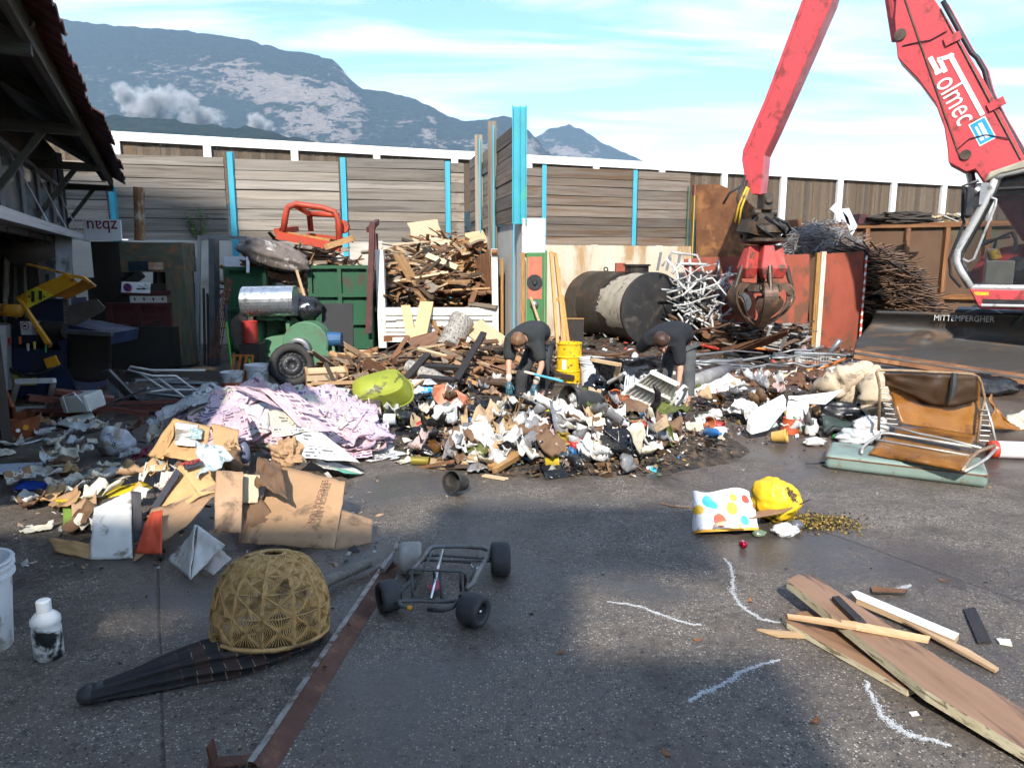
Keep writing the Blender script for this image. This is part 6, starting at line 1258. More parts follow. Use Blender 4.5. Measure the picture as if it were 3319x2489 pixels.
def news(label,px,m,s,sag=0.0):return quad('newspaper',label,'newspaper',px,NP[m],.018,.003,(18,14),s,sag=sag,freq=2.6)
news('pink newspaper spread on the left slope of the paper heap',[(428,895,.36),(505,848,.52),(528,905,.40),(440,925,.30)],1,1)
news('long lilac newspaper on the crest of the paper heap',[(486,833,.60),(560,838,.64),(700,900,.46),(600,880,.50)],1,2)
news('pink newspaper folded over the right of the crest',[(560,838,.66),(640,850,.60),(745,935,.30),(660,930,.36)],0,3)
news('large white newspaper sheet on the right of the paper heap',[(640,918,.40),(690,930,.36),(778,1000,.12),(620,985,.20)],2,4)
news('white newspaper lying flat at the foot of the heap',[(668,985,.10),(722,1000,.05),(790,1020,.03),(700,1035,.03)],3,5)
news('pink newspaper with headline in the middle of the heap',[(482,900,.44),(528,885,.48),(545,950,.36),(480,965,.32)],0,6)
news('white page with brown picture in the middle of the heap',[(580,888,.46),(660,892,.44),(672,930,.36),(588,945,.34)],3,7)
news('small white newspaper sheet lying right of the paper heap',[(796,966,.03),(812,968,.02),(880,980,.02),(808,993,.02)],2,8)
news('pink crumpled newspaper at the right end of the heap',[(740,950,.16),(790,930,.16),(806,985,.06),(745,990,.06)],0,9)
news('lilac crumpled newspaper at the left end of the heap',[(335,890,.30),(380,870,.34),(395,905,.26),(345,915,.22)],1,10)
quad('folder','mint green folder lying at the right foot of the paper heap','folder',[(716,1023,.03),(755,1018,.02),(783,1025,.01),(745,1041,.01)],M('mint green card',(.16,.52,.35),None,6,.6),.006,.004,seed=3)
HD=M('headline ink',(.05,.035,.07),None,9,.8)
for (s_,u,v,h,sz,o_)in (('Italia',520,895,.49,.085,R(-75)),('Quell',478,925,.41,.07,R(-80))):
 p=G(u,v,h)+V((0,-.03,.03));o=text('headline',s_,HD,None,Mx.Translation(p)@Mx.Rotation(R(38),4,'X')@Mx.Rotation(o_,4,'Z'),sz,.001)
 pr_=bpy.data.objects['newspaper'];tgt=[x for x in bpy.data.objects if x.get('label')=='pink newspaper with headline in the middle of the heap'][0];m_=o.matrix_local.copy();o.parent=tgt;bpy.context.view_layer.update();o.matrix_world=m_
card=lambda label,px,mat,s,cr=.012,nm='cardboard':quad(nm,label,'cardboard',px,mat,cr,.007,seed=s)
big=card('large flattened brown carton with printed name at the front of the heap',[(600,1005,.30),(746,1041,.30),(722,1186,.03),(520,1172,.05)],CARD,11)
p=G(690,1085,.22);o=text('print','ERNEGKARTON',M('faded carton print',(.19,.09,.06),None,9,.9),None,frame(p+V((0,-.035,.022)),G(668,1140,.14)-G(700,1050,.28),G(730,1060,.26)-G(690,1050,.27)),.062,.001);bpy.context.view_layer.update();m_=o.matrix_world.copy();o.parent=big;bpy.context.view_layer.update();o.matrix_world=m_
card('torn right wing of the large brown carton',[(724,1098,.18),(806,1120,.10),(802,1172,.02),(722,1190,.02)],CARD,12)
card('dark wet scrap of carton in front of the large brown one',[(520,1078,.20),(560,1072,.22),(606,1130,.10),(512,1178,.03)],WETC,13,.02)
card('upright brown carton panel with printed label',[(467,1016,.40),(526,1020,.40),(521,1150,.08),(463,1150,.08)],CARD,14,.008)
card('pale carton panel behind the upright brown one',[(524,1024,.36),(560,1026,.36),(556,1086,.2),(522,1086,.2)],M('pale cardboard',(.50,.40,.27),(.42,.33,.22),4,.85),15)
card('torn carton flap curling on top of the large carton',[(556,990,.40),(606,1000,.38),(622,1082,.26),(550,1050,.30)],WETC,16,.045)
oc_=card('carton with orange-red print at the front left of the heap',[(326,1100,.20),(472,1060,.26),(402,1140,.12),(286,1212,.01)],CARD,17,.018)
quad('red_print',None,None,[(326,1112,.205),(354,1106,.215),(352,1200,.04),(294,1196,.03)],M('orange-red print',(.62,.085,.035),(.52,.07,.03),5,.7),.014,.004,seed=17,parent=oc_,inv=-oc_.location+V((0,-.012,.012)))
gb_=card('grey-white open box flap standing at the front left',[(203,1097,.26),(284,1060,.30),(286,1206,.01),(194,1208,.01)],CARDW,18,.010)
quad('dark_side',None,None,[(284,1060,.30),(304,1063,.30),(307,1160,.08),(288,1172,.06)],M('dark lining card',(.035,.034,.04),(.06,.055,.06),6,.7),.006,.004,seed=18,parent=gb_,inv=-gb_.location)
pk=thing('paper_package','crumpled grey-white package at the front of the cardboard heap','package',G(430,1240));pi_=-pk.location
for (px,m_,s_)in (([(426,1133,.24),(484,1176,.17),(460,1200,.10),(412,1252,.01)],CARDW,1),([(426,1133,.24),(420,1150,.22),(412,1252,.01),(363,1212,.02)],CARDW,2),([(455,1165,.18),(501,1206,.05),(460,1242,.01),(432,1225,.02)],M('pinkish white card',(.55,.47,.42),None,5,.8),3)):quad('panel',None,None,px,m_,.014,.005,seed=s_+30,parent=pk,inv=pi_)
pb=thing('carton','brown carton with dark printed stripes and red lettering tipped in the heap','carton',G(400,1120));pi_=-pb.location
f1=quad('panel',None,None,[(386,1006,.42),(432,1072,.26),(342,1134,.08),(316,1120,.10)],CARDO,.008,.006,seed=41,parent=pb,inv=pi_);f2=quad('panel',None,None,[(386,1006,.42),(432,992,.44),(476,1060,.28),(432,1072,.26)],CARDO,.008,.006,seed=42,parent=pb,inv=pi_)
STR=M('blue-black print',(.030,.034,.05),(.05,.05,.06),8,.8);RPR=M('red print',(.50,.05,.03),None,8,.8)
quad('stripe',None,None,[(384,1014,.41),(394,1024,.385),(330,1126,.09),(316,1121,.098)],STR,.004,.004,seed=41,parent=f1,inv=pi_+V((-.004,-.012,.012)));quad('stripe',None,None,[(396,1004,.43),(434,994,.44),(440,1008,.41),(402,1018,.40)],STR,.004,.004,seed=42,parent=f2,inv=pi_+V((-.002,-.012,.014)))
def ptext(nm,s,mat,par,o,xa,ya,sz):tx=text(nm,s,mat,par,frame(o,xa,ya),sz,.001);return tx
ptext('red_lettering','PREM',RPR,f2,G(418,1006,.42)+pi_+V((-.004,-.028,.03)),G(434,994,.44)-G(396,1004,.43),G(396,1004,.43)-G(402,1018,.40),.055)
ptext('red_lettering','PREMIUM',RPR,f1,G(358,1068,.245)+pi_+V((-.012,-.026,.026)),G(386,1012,.41)-G(324,1122,.095),G(320,1110,.1)-G(334,1126,.09),.05)
ob=thing('carton','open brown carton with white label behind the striped carton','carton',G(400,1010));pi_=-ob.location
a_=quad('panel',None,None,[(374,904,.52),(455,922,.50),(440,1000,.34),(352,985,.36)],CARDO,.006,.006,seed=51,parent=ob,inv=pi_);quad('panel',None,None,[(374,904,.52),(376,940,.46),(352,992,.34),(320,984,.30)],CARDO,.006,.006,seed=52,parent=ob,inv=pi_);quad('flap',None,None,[(320,984,.30),(352,972,.36),(366,990,.33),(334,996,.28)],CARDO,.01,.006,seed=53,parent=ob,inv=pi_)
quad('white_label',None,None,[(382,914,.505),(430,920,.50),(424,966,.41),(380,962,.42)],CARDW,.004,.003,seed=51,parent=a_,inv=pi_+V((-.002,-.012,.010)));quad('teal_label',None,None,[(414,926,.49),(442,930,.485),(438,952,.44),(412,950,.445)],M('teal print',(.06,.17,.19),(.5,.55,.55),40,.7),.004,.003,seed=51,parent=a_,inv=pi_+V((-.002,-.02,.016)))
card('tan carton panel right of the open carton',[(456,914,.50),(516,930,.46),(512,984,.36),(462,960,.40)],M('tan card',(.52,.31,.15),(.45,.26,.12),4,.8),61,.006)
qb=quad('paper_sack','torn white and teal printed paper sack in the cardboard heap','sack',[(425,955,.50),(480,965,.50),(512,1000,.38),(430,1040,.34)],M('white and teal sack paper',(.56,.58,.58),(.38,.45,.47),7,.7,dirt=((.07,.15,.17),.34,9),bump=.4),.05,.004,(18,16),62)
blob('brown_bundle','brown paper bundle in the middle of the cardboard heap','bundle',G(505,1030,.22),(.13,.13,.24),WETC,5,.3,2);blob('dark_tub','blue-grey tub edge beside the brown bundle','tub',G(528,1000,.26),(.10,.08,.18),M('blue-grey plastic',(.13,.14,.20),None,5,.4),6,.1,1);blob('crumpled_card','crumpled brown card on top of the printed carton','cardboard',G(622,1005,.30),(.22,.18,.22),CARD,8,.5,2.2,smooth=False)
blob('straw_clump','clump of dry straw packing below the pink headline','straw',G(500,985,.34),(.12,.1,.14),PALEW,9,.6,3.5,smooth=False)
card('long brown carton strip in the middle of the cardboard heap',[(300,1120,.14),(480,1040,.34),(478,1066,.26),(330,1128,.10)],CARD,63)
def scat(name,label,cat,px,mat,s,cr=.02):return quad(name,label,cat,px,mat,cr,.004,seed=s)
CRE=M('cream paper',(.68,.62,.50),(.58,.52,.41),4,.85,dirt=((.25,.19,.13),.2,5))
wb_=blob('printed_sack','white printed plastic sack lying left of the open carton','sack',G(252,980),(.34,.26,.28),M('white and blue sack film',(.56,.57,.58),(.48,.50,.55),4,.5,dirt=((.30,.25,.20),.25,5),bump=.3),11,.22,1.6)
text('print','plob',M('sack print blue',(.06,.12,.30),None,6,.6),wb_,frame((.05,-.135,.17),(.3,0,-1),(1,-.2,.3)),.075,.001)
scat('paper','curled cream paper left of the printed sack','paper',[(112,975,.10),(172,964,.14),(168,1010,.04),(98,1018,.02)],CRE,71,.05)
scat('paper','brown stained paper roll at the far left of the heap','paper',[(84,985,.06),(140,958,.10),(150,972,.08),(90,1000,.03)],CARD,72,.05)
scat('folder','bright blue plastic folder at the left edge of the heap','folder',[(48,1036,.06),(156,1040,.08),(150,1058,.03),(26,1062,.02)],M('bright blue plastic',(.02,.075,.40),(.02,.06,.32),5,.35),73)
scat('plastic_bag','wrinkled pink and white bag below the blue folder','bag',[(30,1072,.02),(110,1058,.06),(122,1074,.03),(40,1088,.01)],M('pink bag film',(.42,.13,.16),(.5,.42,.42),9,.4),74,.03)
scat('plastic_bag','crumpled yellow bag in front of the open page','bag',[(120,1080,.10),(310,1050,.16),(330,1070,.14),(130,1108,.05)],M('yellow bag film',(.60,.46,.02),(.48,.34,.02),6,.4,dirt=((.12,.08,.03),.3,7)),75,.035)
scat('page','cream printed page lying left of the striped carton','paper',[(190,1014,.16),(288,1008,.20),(302,1044,.12),(192,1052,.08)],NP[3],76,.02)
scat('bag_scrap','light blue-white bag scrap at the left edge','bag',[(-10,1008,.02),(90,1002,.04),(100,1024,.02),(-10,1036,.01)],M('pale blue film',(.50,.55,.62),(.40,.45,.52),8,.4),77,.03)
scat('green_card','olive green card standing behind the grey-white flap','card',[(135,1098,.10),(204,1096,.12),(204,1142,.02),(138,1144,.02)],M('olive green card',(.14,.22,.035),(.10,.16,.03),5,.7),78,.008)
card('small brown printed box at the front left corner of the heap',[(102,1160,.06),(200,1176,.06),(196,1208,.01),(120,1192,.01)],CARDO,79)
scat('paper','curled beige scrap lying alone at the left','paper',[(40,1146,.02),(118,1126,.04),(112,1142,.02),(60,1152,.01)],CRE,80,.03)
scat('red_cloth','dark red scrap between the printed sack and the open carton','cloth',[(282,985,.12),(330,960,.18),(318,985,.12),(290,1000,.08)],M('dark red cloth',(.22,.03,.05),None,6,.8),81,.03)
scat('paper','beige paper scrap at the left edge of the picture','paper',[(-8,972,.01),(20,970,.02),(36,980,.01),(-5,990,.005)],CRE,82)
for k in range(80):
 u,v=U(20,480),U(905,1150)
 if v>1060 and u>320:continue
 p=H(u,v);m_=RND.choice((CARD,CARDW,CRE,WETC,NP[2],NP[3],CARDO))
 drape('paper_scrap','crumpled scrap of %s in the left paper scatter'%m_.name,'scrap',p,U(.10,.26),U(.08,.18),U(0,3),m_,.01,.08,.06,200+k,m_.name+' scraps of the left scatter',(8,6))
for k in range(14):
 u,v=U(790,905),U(940,1000);p=H(u,v);drape('paper_scrap','small paper scrap lying between the two heaps','scrap',p,U(.06,.16),U(.05,.12),U(0,3),RND.choice((CARDW,NP[2],CRE)),.004,.03,.02,260+k,'scraps between the heaps',(6,5))
WOODS=[M('timber honey',(.42,.25,.115),(.30,.165,.07),2.5,.75,st=(1.2,9,9),rnd=.2,dirt=((.09,.05,.028),.25,3)),M('timber red-brown',(.20,.095,.045),(.135,.062,.03),2.5,.7,st=(1.2,9,9),rnd=.25,dirt=((.04,.022,.014),.3,3)),M('timber grey-brown',(.24,.19,.14),(.15,.115,.085),2.5,.85,st=(1.2,9,9),rnd=.2),M('timber dark',(.060,.038,.025),(.095,.058,.036),2.5,.7,st=(1.2,9,9),rnd=.25),M('timber pale',(.58,.42,.26),(.47,.32,.18),2.5,.75,st=(1.2,9,9),rnd=.15),M('chipboard pale',(.54,.43,.29),(.44,.34,.22),30,.85,rnd=.1)]
splint=[]
for k in range(7):
 mb=MB();rr=random.Random(60+k);n=5;e0=[-.5+rr.uniform(0,.10)for _ in range(n)];e1=[.5-rr.uniform(0,.12)for _ in range(n)];ys=[-.5+i/(n-1)for i in range(n)]
 top=[(e0[i],ys[i],.5)for i in range(n)]+[(e1[i],ys[i],.5)for i in range(n)];bot=[(x,y,-.5)for x,y,_ in top]
 fs=[(i,i+n,i+n+1,i+1)for i in range(n-1)]+[(i+2*n,i+2*n+1,i+3*n+1,i+3*n)for i in range(n-1)]+[(i,i+1,i+1+2*n,i+2*n)for i in range(n-1)]+[(i+n,i+3*n,i+3*n+1,i+n+1)for i in range(n-1)]+[(0,2*n,3*n,n),(n-1,2*n-1,4*n-1,3*n-1)]
 mb.add(top+bot,fs);splint.append(mb)
SPM={}
def timber(label,cat,A,B,w,t,wi,roll=0.0,group=None,name='timber',k=None):
 k=RND.randrange(7)if k is None else k
 if (k,wi)not in SPM:
  o=splint[k].build(name,WOODS[wi]);SPM[k,wi]=o.data;COL.objects.unlink(o);bpy.data.objects.remove(o)
 o=bpy.data.objects.new(name,SPM[k,wi]);COL.objects.link(o);A,B=V(A),V(B)
 mm=(basis(A,B,roll)@Mx.Diagonal(((B-A).length,w,t))).to_4x4();mm.translation=(A+B)/2;o.matrix_world=mm
 return tag(o,label,cat,group)
def pile(n,cfn,lr,wr,tr,label,group,wts,tilt=.35,yawc=0.0,yaws=1.2,cat='timber',zr=(700,1215)):
 for i in range(n):
  c=cfn(i);L=U(*lr);ya=yawc+RND.gauss(0,yaws);ti=RND.gauss(0,tilt);d=V((math.cos(ya)*math.cos(ti),math.sin(ya)*math.cos(ti),math.sin(ti)))*L/2
  dz=max(0,.02-(c.z-abs(d.z)));c=c+V((0,0,dz))
  wi=RND.choices(range(6),wts)[0];cn=('honey brown','red-brown','grey-brown','almost black','pale','pale chipboard')[wi]
  zn=third(c,*zr)
  timber(cn+' '+label+', '+zn,cat,c-d,c+d,U(*wr),U(*tr),wi,RND.gauss(0,.5),cn+' '+group+', '+zn)
def c_front(i):
 u,v=U(700,1215),U(738,838)
 if v<760 and u<840:v+=30
 if u>1090:v=U(730,812)
 return H(u,v,U(-.05,.14))
pile(105,c_front,(.25,1.0),(.03,.15),(.012,.045),'broken timber piece in the heap before the white tipper','timber in front of the tipper',(4,7,4,6,2,1),.28)
def c_tip(i):
 q=i/150;a=U(.04,.96);Y=U(13.15,16.2);z=.5+(1.55+.35*math.sin(a*3.0))*U(.0,1)*(.75+.25*min(1,(Y-13.1)/1.2));u=832+232*a
 return V((P(u,600,Y).x*(1.0),Y,min(z,1.05+(Y-13.1)*.62+.25*math.sin(a*3.1))))
pile(135,c_tip,(.35,1.3),(.04,.20),(.012,.05),'broken timber piece heaped in the white tipper body','timber in the tipper',(4,8,3,5,2,2),.3,0,.8,'timber',(830,1065))
def c_grn(i):
 a=U(0,1);u=505+285*a;Y=U(12.95,15.2);return V((P(u,600,Y).x,Y,U(.7,1.0)*(1.5+.45*math.sin(a*3.1)+.12*(Y-13))))
pile(55,c_grn,(.4,1.4),(.04,.16),(.015,.06),'broken timber piece heaped in the green container','timber in the green container',(3,7,4,7,1,1),.3,.1,.7,'timber',(500,800))
mbw=MB();PALW=((.34,.19,.085,1),(.17,.075,.035,1),(.20,.15,.105,1),(.05,.032,.022,1),(.11,.06,.03,1),(.45,.31,.18,1),(.25,.12,.05,1))
for cfn,n,lr in ((c_front,420,(.08,.5)),(c_tip,520,(.15,.8)),(c_grn,260,(.15,.8))):
 for i in range(n):
  c=cfn(i)+V((0,0,U(-.06,.02)));ya=RND.gauss(0,1.1);ti=RND.gauss(0,.35);d=V((math.cos(ya)*math.cos(ti),math.sin(ya)*math.cos(ti),math.sin(ti)))*U(*lr)/2;c.z=max(c.z,abs(d.z)+.01);mbw.col=RND.choice(PALW);bar(mbw,c-d,c+d,U(.015,.10),U(.008,.03),RND.gauss(0,.6))
tag(mbw.build('timber_splinters',MV('mixed splintered wood',.8)),'mass of small splintered timber filling the heaps',None,None,'stuff')
def tpx(label,a,b,Y0,Y1,w,t,wi,roll=0.0,cat='plank'):return timber(label,cat,P(*a,Y0),P(*b,Y1),w,t,wi,roll,name='plank')
tpx('long honey plank leaning from the top left corner of the tipper',(856,542),(962,730),13.6,12.9,.22,.05,0);tpx('shorter plank below the long leaning one in the tipper',(878,620),(932,700),13.5,13.0,.12,.04,0)
tpx('curved pale slab on the crest of the tipper load',(1005,520),(1105,502),15.0,15.4,.34,.05,4,R(50));tpx('pale chipboard plate on top of the tipper load',(885,510),(960,500),15.2,15.6,.6,.03,5,R(60));tpx('second pale plate leaning on the crest',(905,535),(975,545),14.9,15.0,.5,.03,5,R(70));tpx('wide pale board standing in the tipper load',(960,545),(990,620),14.4,14.0,.42,.03,4,R(40));tpx('broad tan board standing at the right of the load',(992,540),(1010,610),14.2,13.9,.40,.03,0,R(50));tpx('dark tall panel at the right end of the tipper load',(1040,545),(1048,650),13.8,13.5,.62,.03,1,R(75))
tpx('grey beam lying along the top of the tailgate',(1010,655),(1078,664),13.0,12.9,.14,.06,2)
tpx('curved brown bed board in front of the tailgate',(880,748),(955,728),11.9,12.0,.26,.04,1,R(60));tpx('red-brown board end above the bed board',(955,730),(995,702),12.0,12.1,.14,.03,0,R(50));tpx('worn pale board lying at the right of the timber heap',(1015,700),(1085,752),12.2,11.2,.42,.03,4,R(20));tpx('brown plank sloping up right in the timber heap',(1020,810),(1085,770),10.2,10.6,.14,.04,1,R(40));tpx('long brown board at the right of the timber heap',(1040,805),(1140,790),10.2,10.4,.16,.04,1,R(40))
tpx('thick honey pole across the green container load',(700,535),(768,513),12.9,13.1,.16,.10,0);tpx('thin pale stick standing in the green container',(634,562),(660,650),12.6,12.4,.035,.03,4);tpx('wide brown plank low in the green container',(600,590),(680,640),13.0,12.9,.24,.05,1,R(40))
df=thing('broken_bedstead','black wooden bed frame lying broken in the timber heap','bed frame',H(1000,790));di=-df.location
for a,b in (((905,790,.35),(1000,795,.35)),((1000,795,.35),(1045,720,.75)),((905,815,.25),(985,822,.25)),((985,822,.25),(1010,780,.45)),((870,825,.2),(925,765,.5))):mb=MB();bar(mb,G(*a)+di,G(*b)+di,.09,.05,.3);mb.build('bar',BLKW,df)
BIRCH=M('flaking silver bark',(.36,.34,.30),(.20,.18,.16),9,.85,st=(3,3,1),dirt=((.05,.045,.04),.3,12),bump=.6);CUT=M('sawn log end',(.48,.33,.18),(.38,.25,.13),12,.8)
def log(label,A,B,r,m=BIRCH):
 o=thing('log',label,'log',(A+B)/2);mb=MB();n=8;mb.tube([(A.lerp(B,i/n)-o.location)+V((0,0,.012*math.sin(i*2)))for i in range(n+1)],[r*(1+.06*math.sin(i*1.7))for i in range(n+1)],18,cap=False);mb.build('bark',m,o,smooth=True)
 d=(B-A).normalized()
 for e,s_ in ((A,-1),(B,1)):mb=MB();mb.cyl(e-o.location-d*.01*s_,e-o.location+d*.004*s_,r*1.0,None,18);mb.build('cut_end',CUT,o)
log('grey log with flaking bark sloping down in front of the timber heap',G(882,792,.34),G(985,838,.10),.10);log('short pale log standing slanted in the timber heap',P(1000,690,11.9),P(968,752,11.6),.20)
mt=blob('mattress','old dirty rolled mattress on the green container load','mattress',P(590,590,12.75),(1.35,.7,.5),M('dirty grey ticking',(.17,.14,.12),(.10,.08,.07),4,.9,dirt=((.42,.40,.37),.22,4),bump=.4),3,.22,1.6,(0,R(16),R(-8)),36,22,flatb=False)
rf_=thing('tubular_frame','orange-red tubular roll frame on top of the green container','frame',P(680,525,13.2));ri=-rf_.location;ORED=M('orange-red paint',(.40,.05,.022),(.33,.042,.02),4,.5,dirt=((.13,.06,.04),.2,7))
def rpt(u,v,Y):return P(u,v,Y)+ri
for pts in ([(612,500,13.0),(617,465,13.0),(622,448,13.0),(640,441,13.0),(700,450,13.0),(722,458,13.0),(731,475,13.0),(733,535,13.0)],[(640,445,13.0),(668,462,13.9),(672,500,13.9)],[(668,462,13.9),(730,465,13.6)]):mb=MB();mb.tube([rpt(*p)for p in pts],.055,10);mb.build('tube',ORED,rf_,smooth=True)
for a,b,w in (((598,508,13.0),(735,535,13.0),.14),((598,500,13.0),(640,495,13.9),.1),((665,508,13.9),(762,520,13.8),.08)):mb=MB();bar(mb,rpt(*a),rpt(*b),.1,w);mb.build('base_rail',ORED,rf_)
mb=MB();bar(mb,rpt(600,500,13.3),rpt(720,520,13.3),.5,.04);mb.build('yellow_deck',OCH,rf_);mb=MB();q=rpt(740,490,13.2);mb.cyl(q+V((0,-.06,0)),q+V((0,.06,0)),.12,None,18);mb.build('lamp',ORED,rf_)
def fruit_crate(label,loc,yaw,tilt):
 c=thing('fruit_crate',label,'crate',loc,(tilt,0,yaw))
 for z in (.03,.11,.19):boxpart('slat',WOODS[4],c,(-.25,-.16,z),(.25,-.16,z),.008,.055);boxpart('slat',WOODS[4],c,(-.25,.16,z),(.25,.16,z),.008,.055)
 for x in (-.25,.25):
  boxpart('end_slat',WOODS[0],c,(x,-.16,.07),(x,.16,.07),.012,.12)
  for y in (-.15,.15):boxpart('corner_post',WOODS[0],c,(x*.96,y,0),(x*.96,y,.28),.03,.03)
 for y in (-.1,0,.1):boxpart('bottom_slat',WOODS[4],c,(-.25,y,0),(.25,y,0),.07,.008)
fruit_crate('slatted fruit crate standing on end right of the car wheel',G(708,832,.26),R(20),R(-80));fruit_crate('broken fruit crate behind the lime tub',G(770,800,.15),R(-25),R(20));fruit_crate('fruit crate lying at the foot of the blower stand',G(742,830),R(30),R(8))
wc=thing('window_casement','tall honey wooden window casements leaning on the concrete wall','window frame',(P(1212,770,11.7).x,11.7,0));wi=-wc.location;HON=M('varnished honey wood',(.46,.24,.07),(.37,.18,.05),4,.4,st=(6,6,1))
for (u0,v0,u1,v1)in ((1190,545,1206,770),(1200,552,1222,765),(1214,640,1230,762),(1207,580,1217,768)):mb=MB();bar(mb,P(u0,v0,12.5)+wi,P(u1,v1,11.6)+wi,.05,.07);mb.build('stile',HON,wc)
for (u0,v0,u1,v1,Y)in ((1190,548,1202,551,12.48),(1200,648,1214,646,12.1),(1205,764,1228,762,11.62)):mb=MB();bar(mb,P(u0,v0,Y)+wi,P(u1,v1,Y)+wi,.06,.06);mb.build('rail',HON,wc)

# ---- litter
rr=random.Random(21);mbq=MB()
PALL=[(.62,.60,.57,1)]*4+[(.42,.35,.25,1)]*3+[(.27,.16,.08,1)]*6+[(.13,.07,.035,1)]*9+[(.022,.021,.022,1)]*7+[(.06,.042,.03,1)]*9+[(.25,.24,.23,1)]*3+[(.02,.22,.45,1),(.45,.30,.04,1),(.36,.10,.04,1),(.45,.30,.28,1),(.07,.12,.05,1)]
def shard(p,s,col):
 mbq.col=col;d=V((rr.gauss(0,1),rr.gauss(0,1),rr.gauss(0,.45))).normalized()*s;e=d.cross(V((rr.gauss(0,.5),rr.gauss(0,.5),1)));e=e.normalized()*s*rr.uniform(.2,.9);b=V((0,0,s*rr.uniform(.1,.5)))
 q=[p-d-e*rr.uniform(.4,1),p+d*rr.uniform(.5,1)-e,p+d+e*rr.uniform(.3,1),p-d*rr.uniform(.4,1)+e];m=p+b;mbq.add(q+[m],[(0,1,4),(1,2,4),(2,3,4),(3,0,4),(3,2,1,0)])
def zone(n,us,vs,s0,s1,cond=None,pal=PALL,lift=.03):
 k=0
 while k<n:
  u,v=rr.uniform(*us),rr.uniform(*vs)
  if cond and not cond(u,v):continue
  p=H(u,v);shard(p+V((0,0,rr.uniform(.0,lift))),rr.uniform(s0,s1)*(1 if rr.random()<.85 else 1.8),rr.choice(pal));k+=1
zone(1900,(880,1570),(868,1035),.006,.028,lambda u,v:v<1038-max(0,1100-u)*.22-max(0,u-1420)*.42 and v>868,lift=.06)
zone(900,(690,1210),(828,960),.006,.028,lambda u,v:v<900+(u-690)*.16,lift=.04)
zone(1100,(1480,1900),(815,965),.006,.028,lambda u,v:v<965-abs(u-1650)*.12,lift=.05)
zone(900,(1240,1860),(720,815),.02,.07,pal=[(.05,.035,.025,1)]*5+[(.14,.07,.035,1)]*4+[(.6,.6,.58,1)]*3+[(.25,.25,.25,1)]*3+[(.02,.02,.022,1)]*4+[(.45,.05,.03,1),(.5,.2,.03,1),(.05,.15,.12,1)],lift=.06)
zone(500,(640,1000),(850,1000),.006,.02,lift=.01);zone(700,(900,2150),(900,1110),.004,.014,lambda u,v:rr.random()<max(.08,1-(v-930)/120),lift=.004);zone(500,(30,820),(930,1240),.006,.022,lift=.01,pal=[(.5,.48,.45,1)]*3+[(.3,.2,.12,1)]*3+[(.03,.03,.03,1)]*3)
zone(350,(0,500),(800,960),.01,.04,lift=.01,pal=[(.3,.3,.3,1)]*3+[(.12,.04,.025,1)]*3+[(.03,.03,.03,1)]*4+[(.5,.5,.48,1)])
zone(420,(200,2200),(1080,1650),.003,.008,lift=.001,pal=[(.10,.05,.025,1),(.02,.02,.02,1),(.3,.22,.12,1),(.03,.03,.03,1)])
tag(mbq.build('litter',MV('mixed small litter',.65)),'mass of small mixed litter covering the heaps and the yard',None,None,'stuff')
PLA={n:M('film '+n,c,None,6,r,bump=.25,rnd=.14,dirt=(tuple(q*.45+.03 for q in (c[0],c[1]*.85,c[2]*.7)),.26,7))for n,c,r in (('white',(.60,.59,.57),.45),('grey',(.20,.20,.21),.35),('black',(.014,.014,.016),.28),('blue',(.02,.30,.62),.4),('navy',(.02,.06,.22),.4),('yellow',(.42,.30,.03),.4),('pink',(.52,.38,.36),.6),('olive',(.10,.12,.025),.7),('tan',(.44,.30,.17),.8),('brown',(.15,.08,.04),.7),('cream',(.62,.55,.42),.7),('orange',(.40,.13,.05),.5),('teal',(.05,.22,.22),.5),('clear',(.50,.52,.53),.15))}
def q4(name,label,cat,px,m,s,cr=.02,t=.004):return quad(name,label,cat,px,m if not isinstance(m,str)else PLA[m],cr,t,(10,8),s)
def pot(name,label,cat,loc,r0,r1,h,rot,mat,rim=True,n=26):
 mb=MB();pr=[(0,.003),(r0,0),(r1*.97,h*.86)]+([(r1*1.06,h*.87),(r1*1.06,h)]if rim else [(r1,h)])+[(r1*.92,h),(r0*.9,.01),(0,.01)];mb.lathe(pr,n);return one(mb,name,label,cat,mat,loc,rot)
TERR=M('terracotta',(.42,.14,.065),(.34,.11,.05),6,.8,dirt=((.2,.12,.08),.2,8));BPOT=M('black flowerpot plastic',(.022,.022,.022),(.04,.038,.034),8,.55,dirt=((.09,.075,.06),.25,8))
LIME=M('lime plastic tub',(.31,.34,.04),(.25,.28,.035),4,.45,dirt=((.07,.065,.03),.14,7))
tb_=thing('lime_tub','lime green plastic tub lying overturned before the timber','tub',H(824,862,.14)+V((0,.10,0)),(R(48),R(-14),R(6)));tb_.scale=(.86,.86,.86);mb=MB()
def tubf(a,b):
 th=2*math.pi*a;k=.80+.20*b;ca,sa=math.cos(th),math.sin(th);return V((.36*k*(abs(ca)**.55)*(1 if ca>0 else -1),.20*k*(abs(sa)**.55)*(1 if sa>0 else -1),.30*(1-b)))
mb.grid(tubf,48,8);mb.add([tubf(i/48,0)for i in range(48)],[tuple(range(48))]);mb.build('shell',LIME,tb_,solid=.006,smooth=True);mb=MB();mb.tube([tubf(i/48,1.0)for i in range(48)],.014,6,True);mb.build('rim',LIME,tb_)
q4('book','yellow notebook standing in the rubbish below the lime tub','book',[(803,866,.16),(832,847,.22),(850,876,.10),(826,899,.03)],M('yellow book cover',(.62,.42,.02),None,5,.5),1,.003,.015)
bt_=thing('tray','bright blue moulded plastic tray propped in the rubbish','tray',G(935,893));ti_=-bt_.location
q4p=quad('panel',None,None,[(906,836,.34),(938,836,.34),(966,893,.03),(918,893,.03)],M('bright cyan plastic',(.015,.28,.62),(.012,.23,.52),5,.4),.002,.012,seed=2,parent=bt_,inv=ti_)
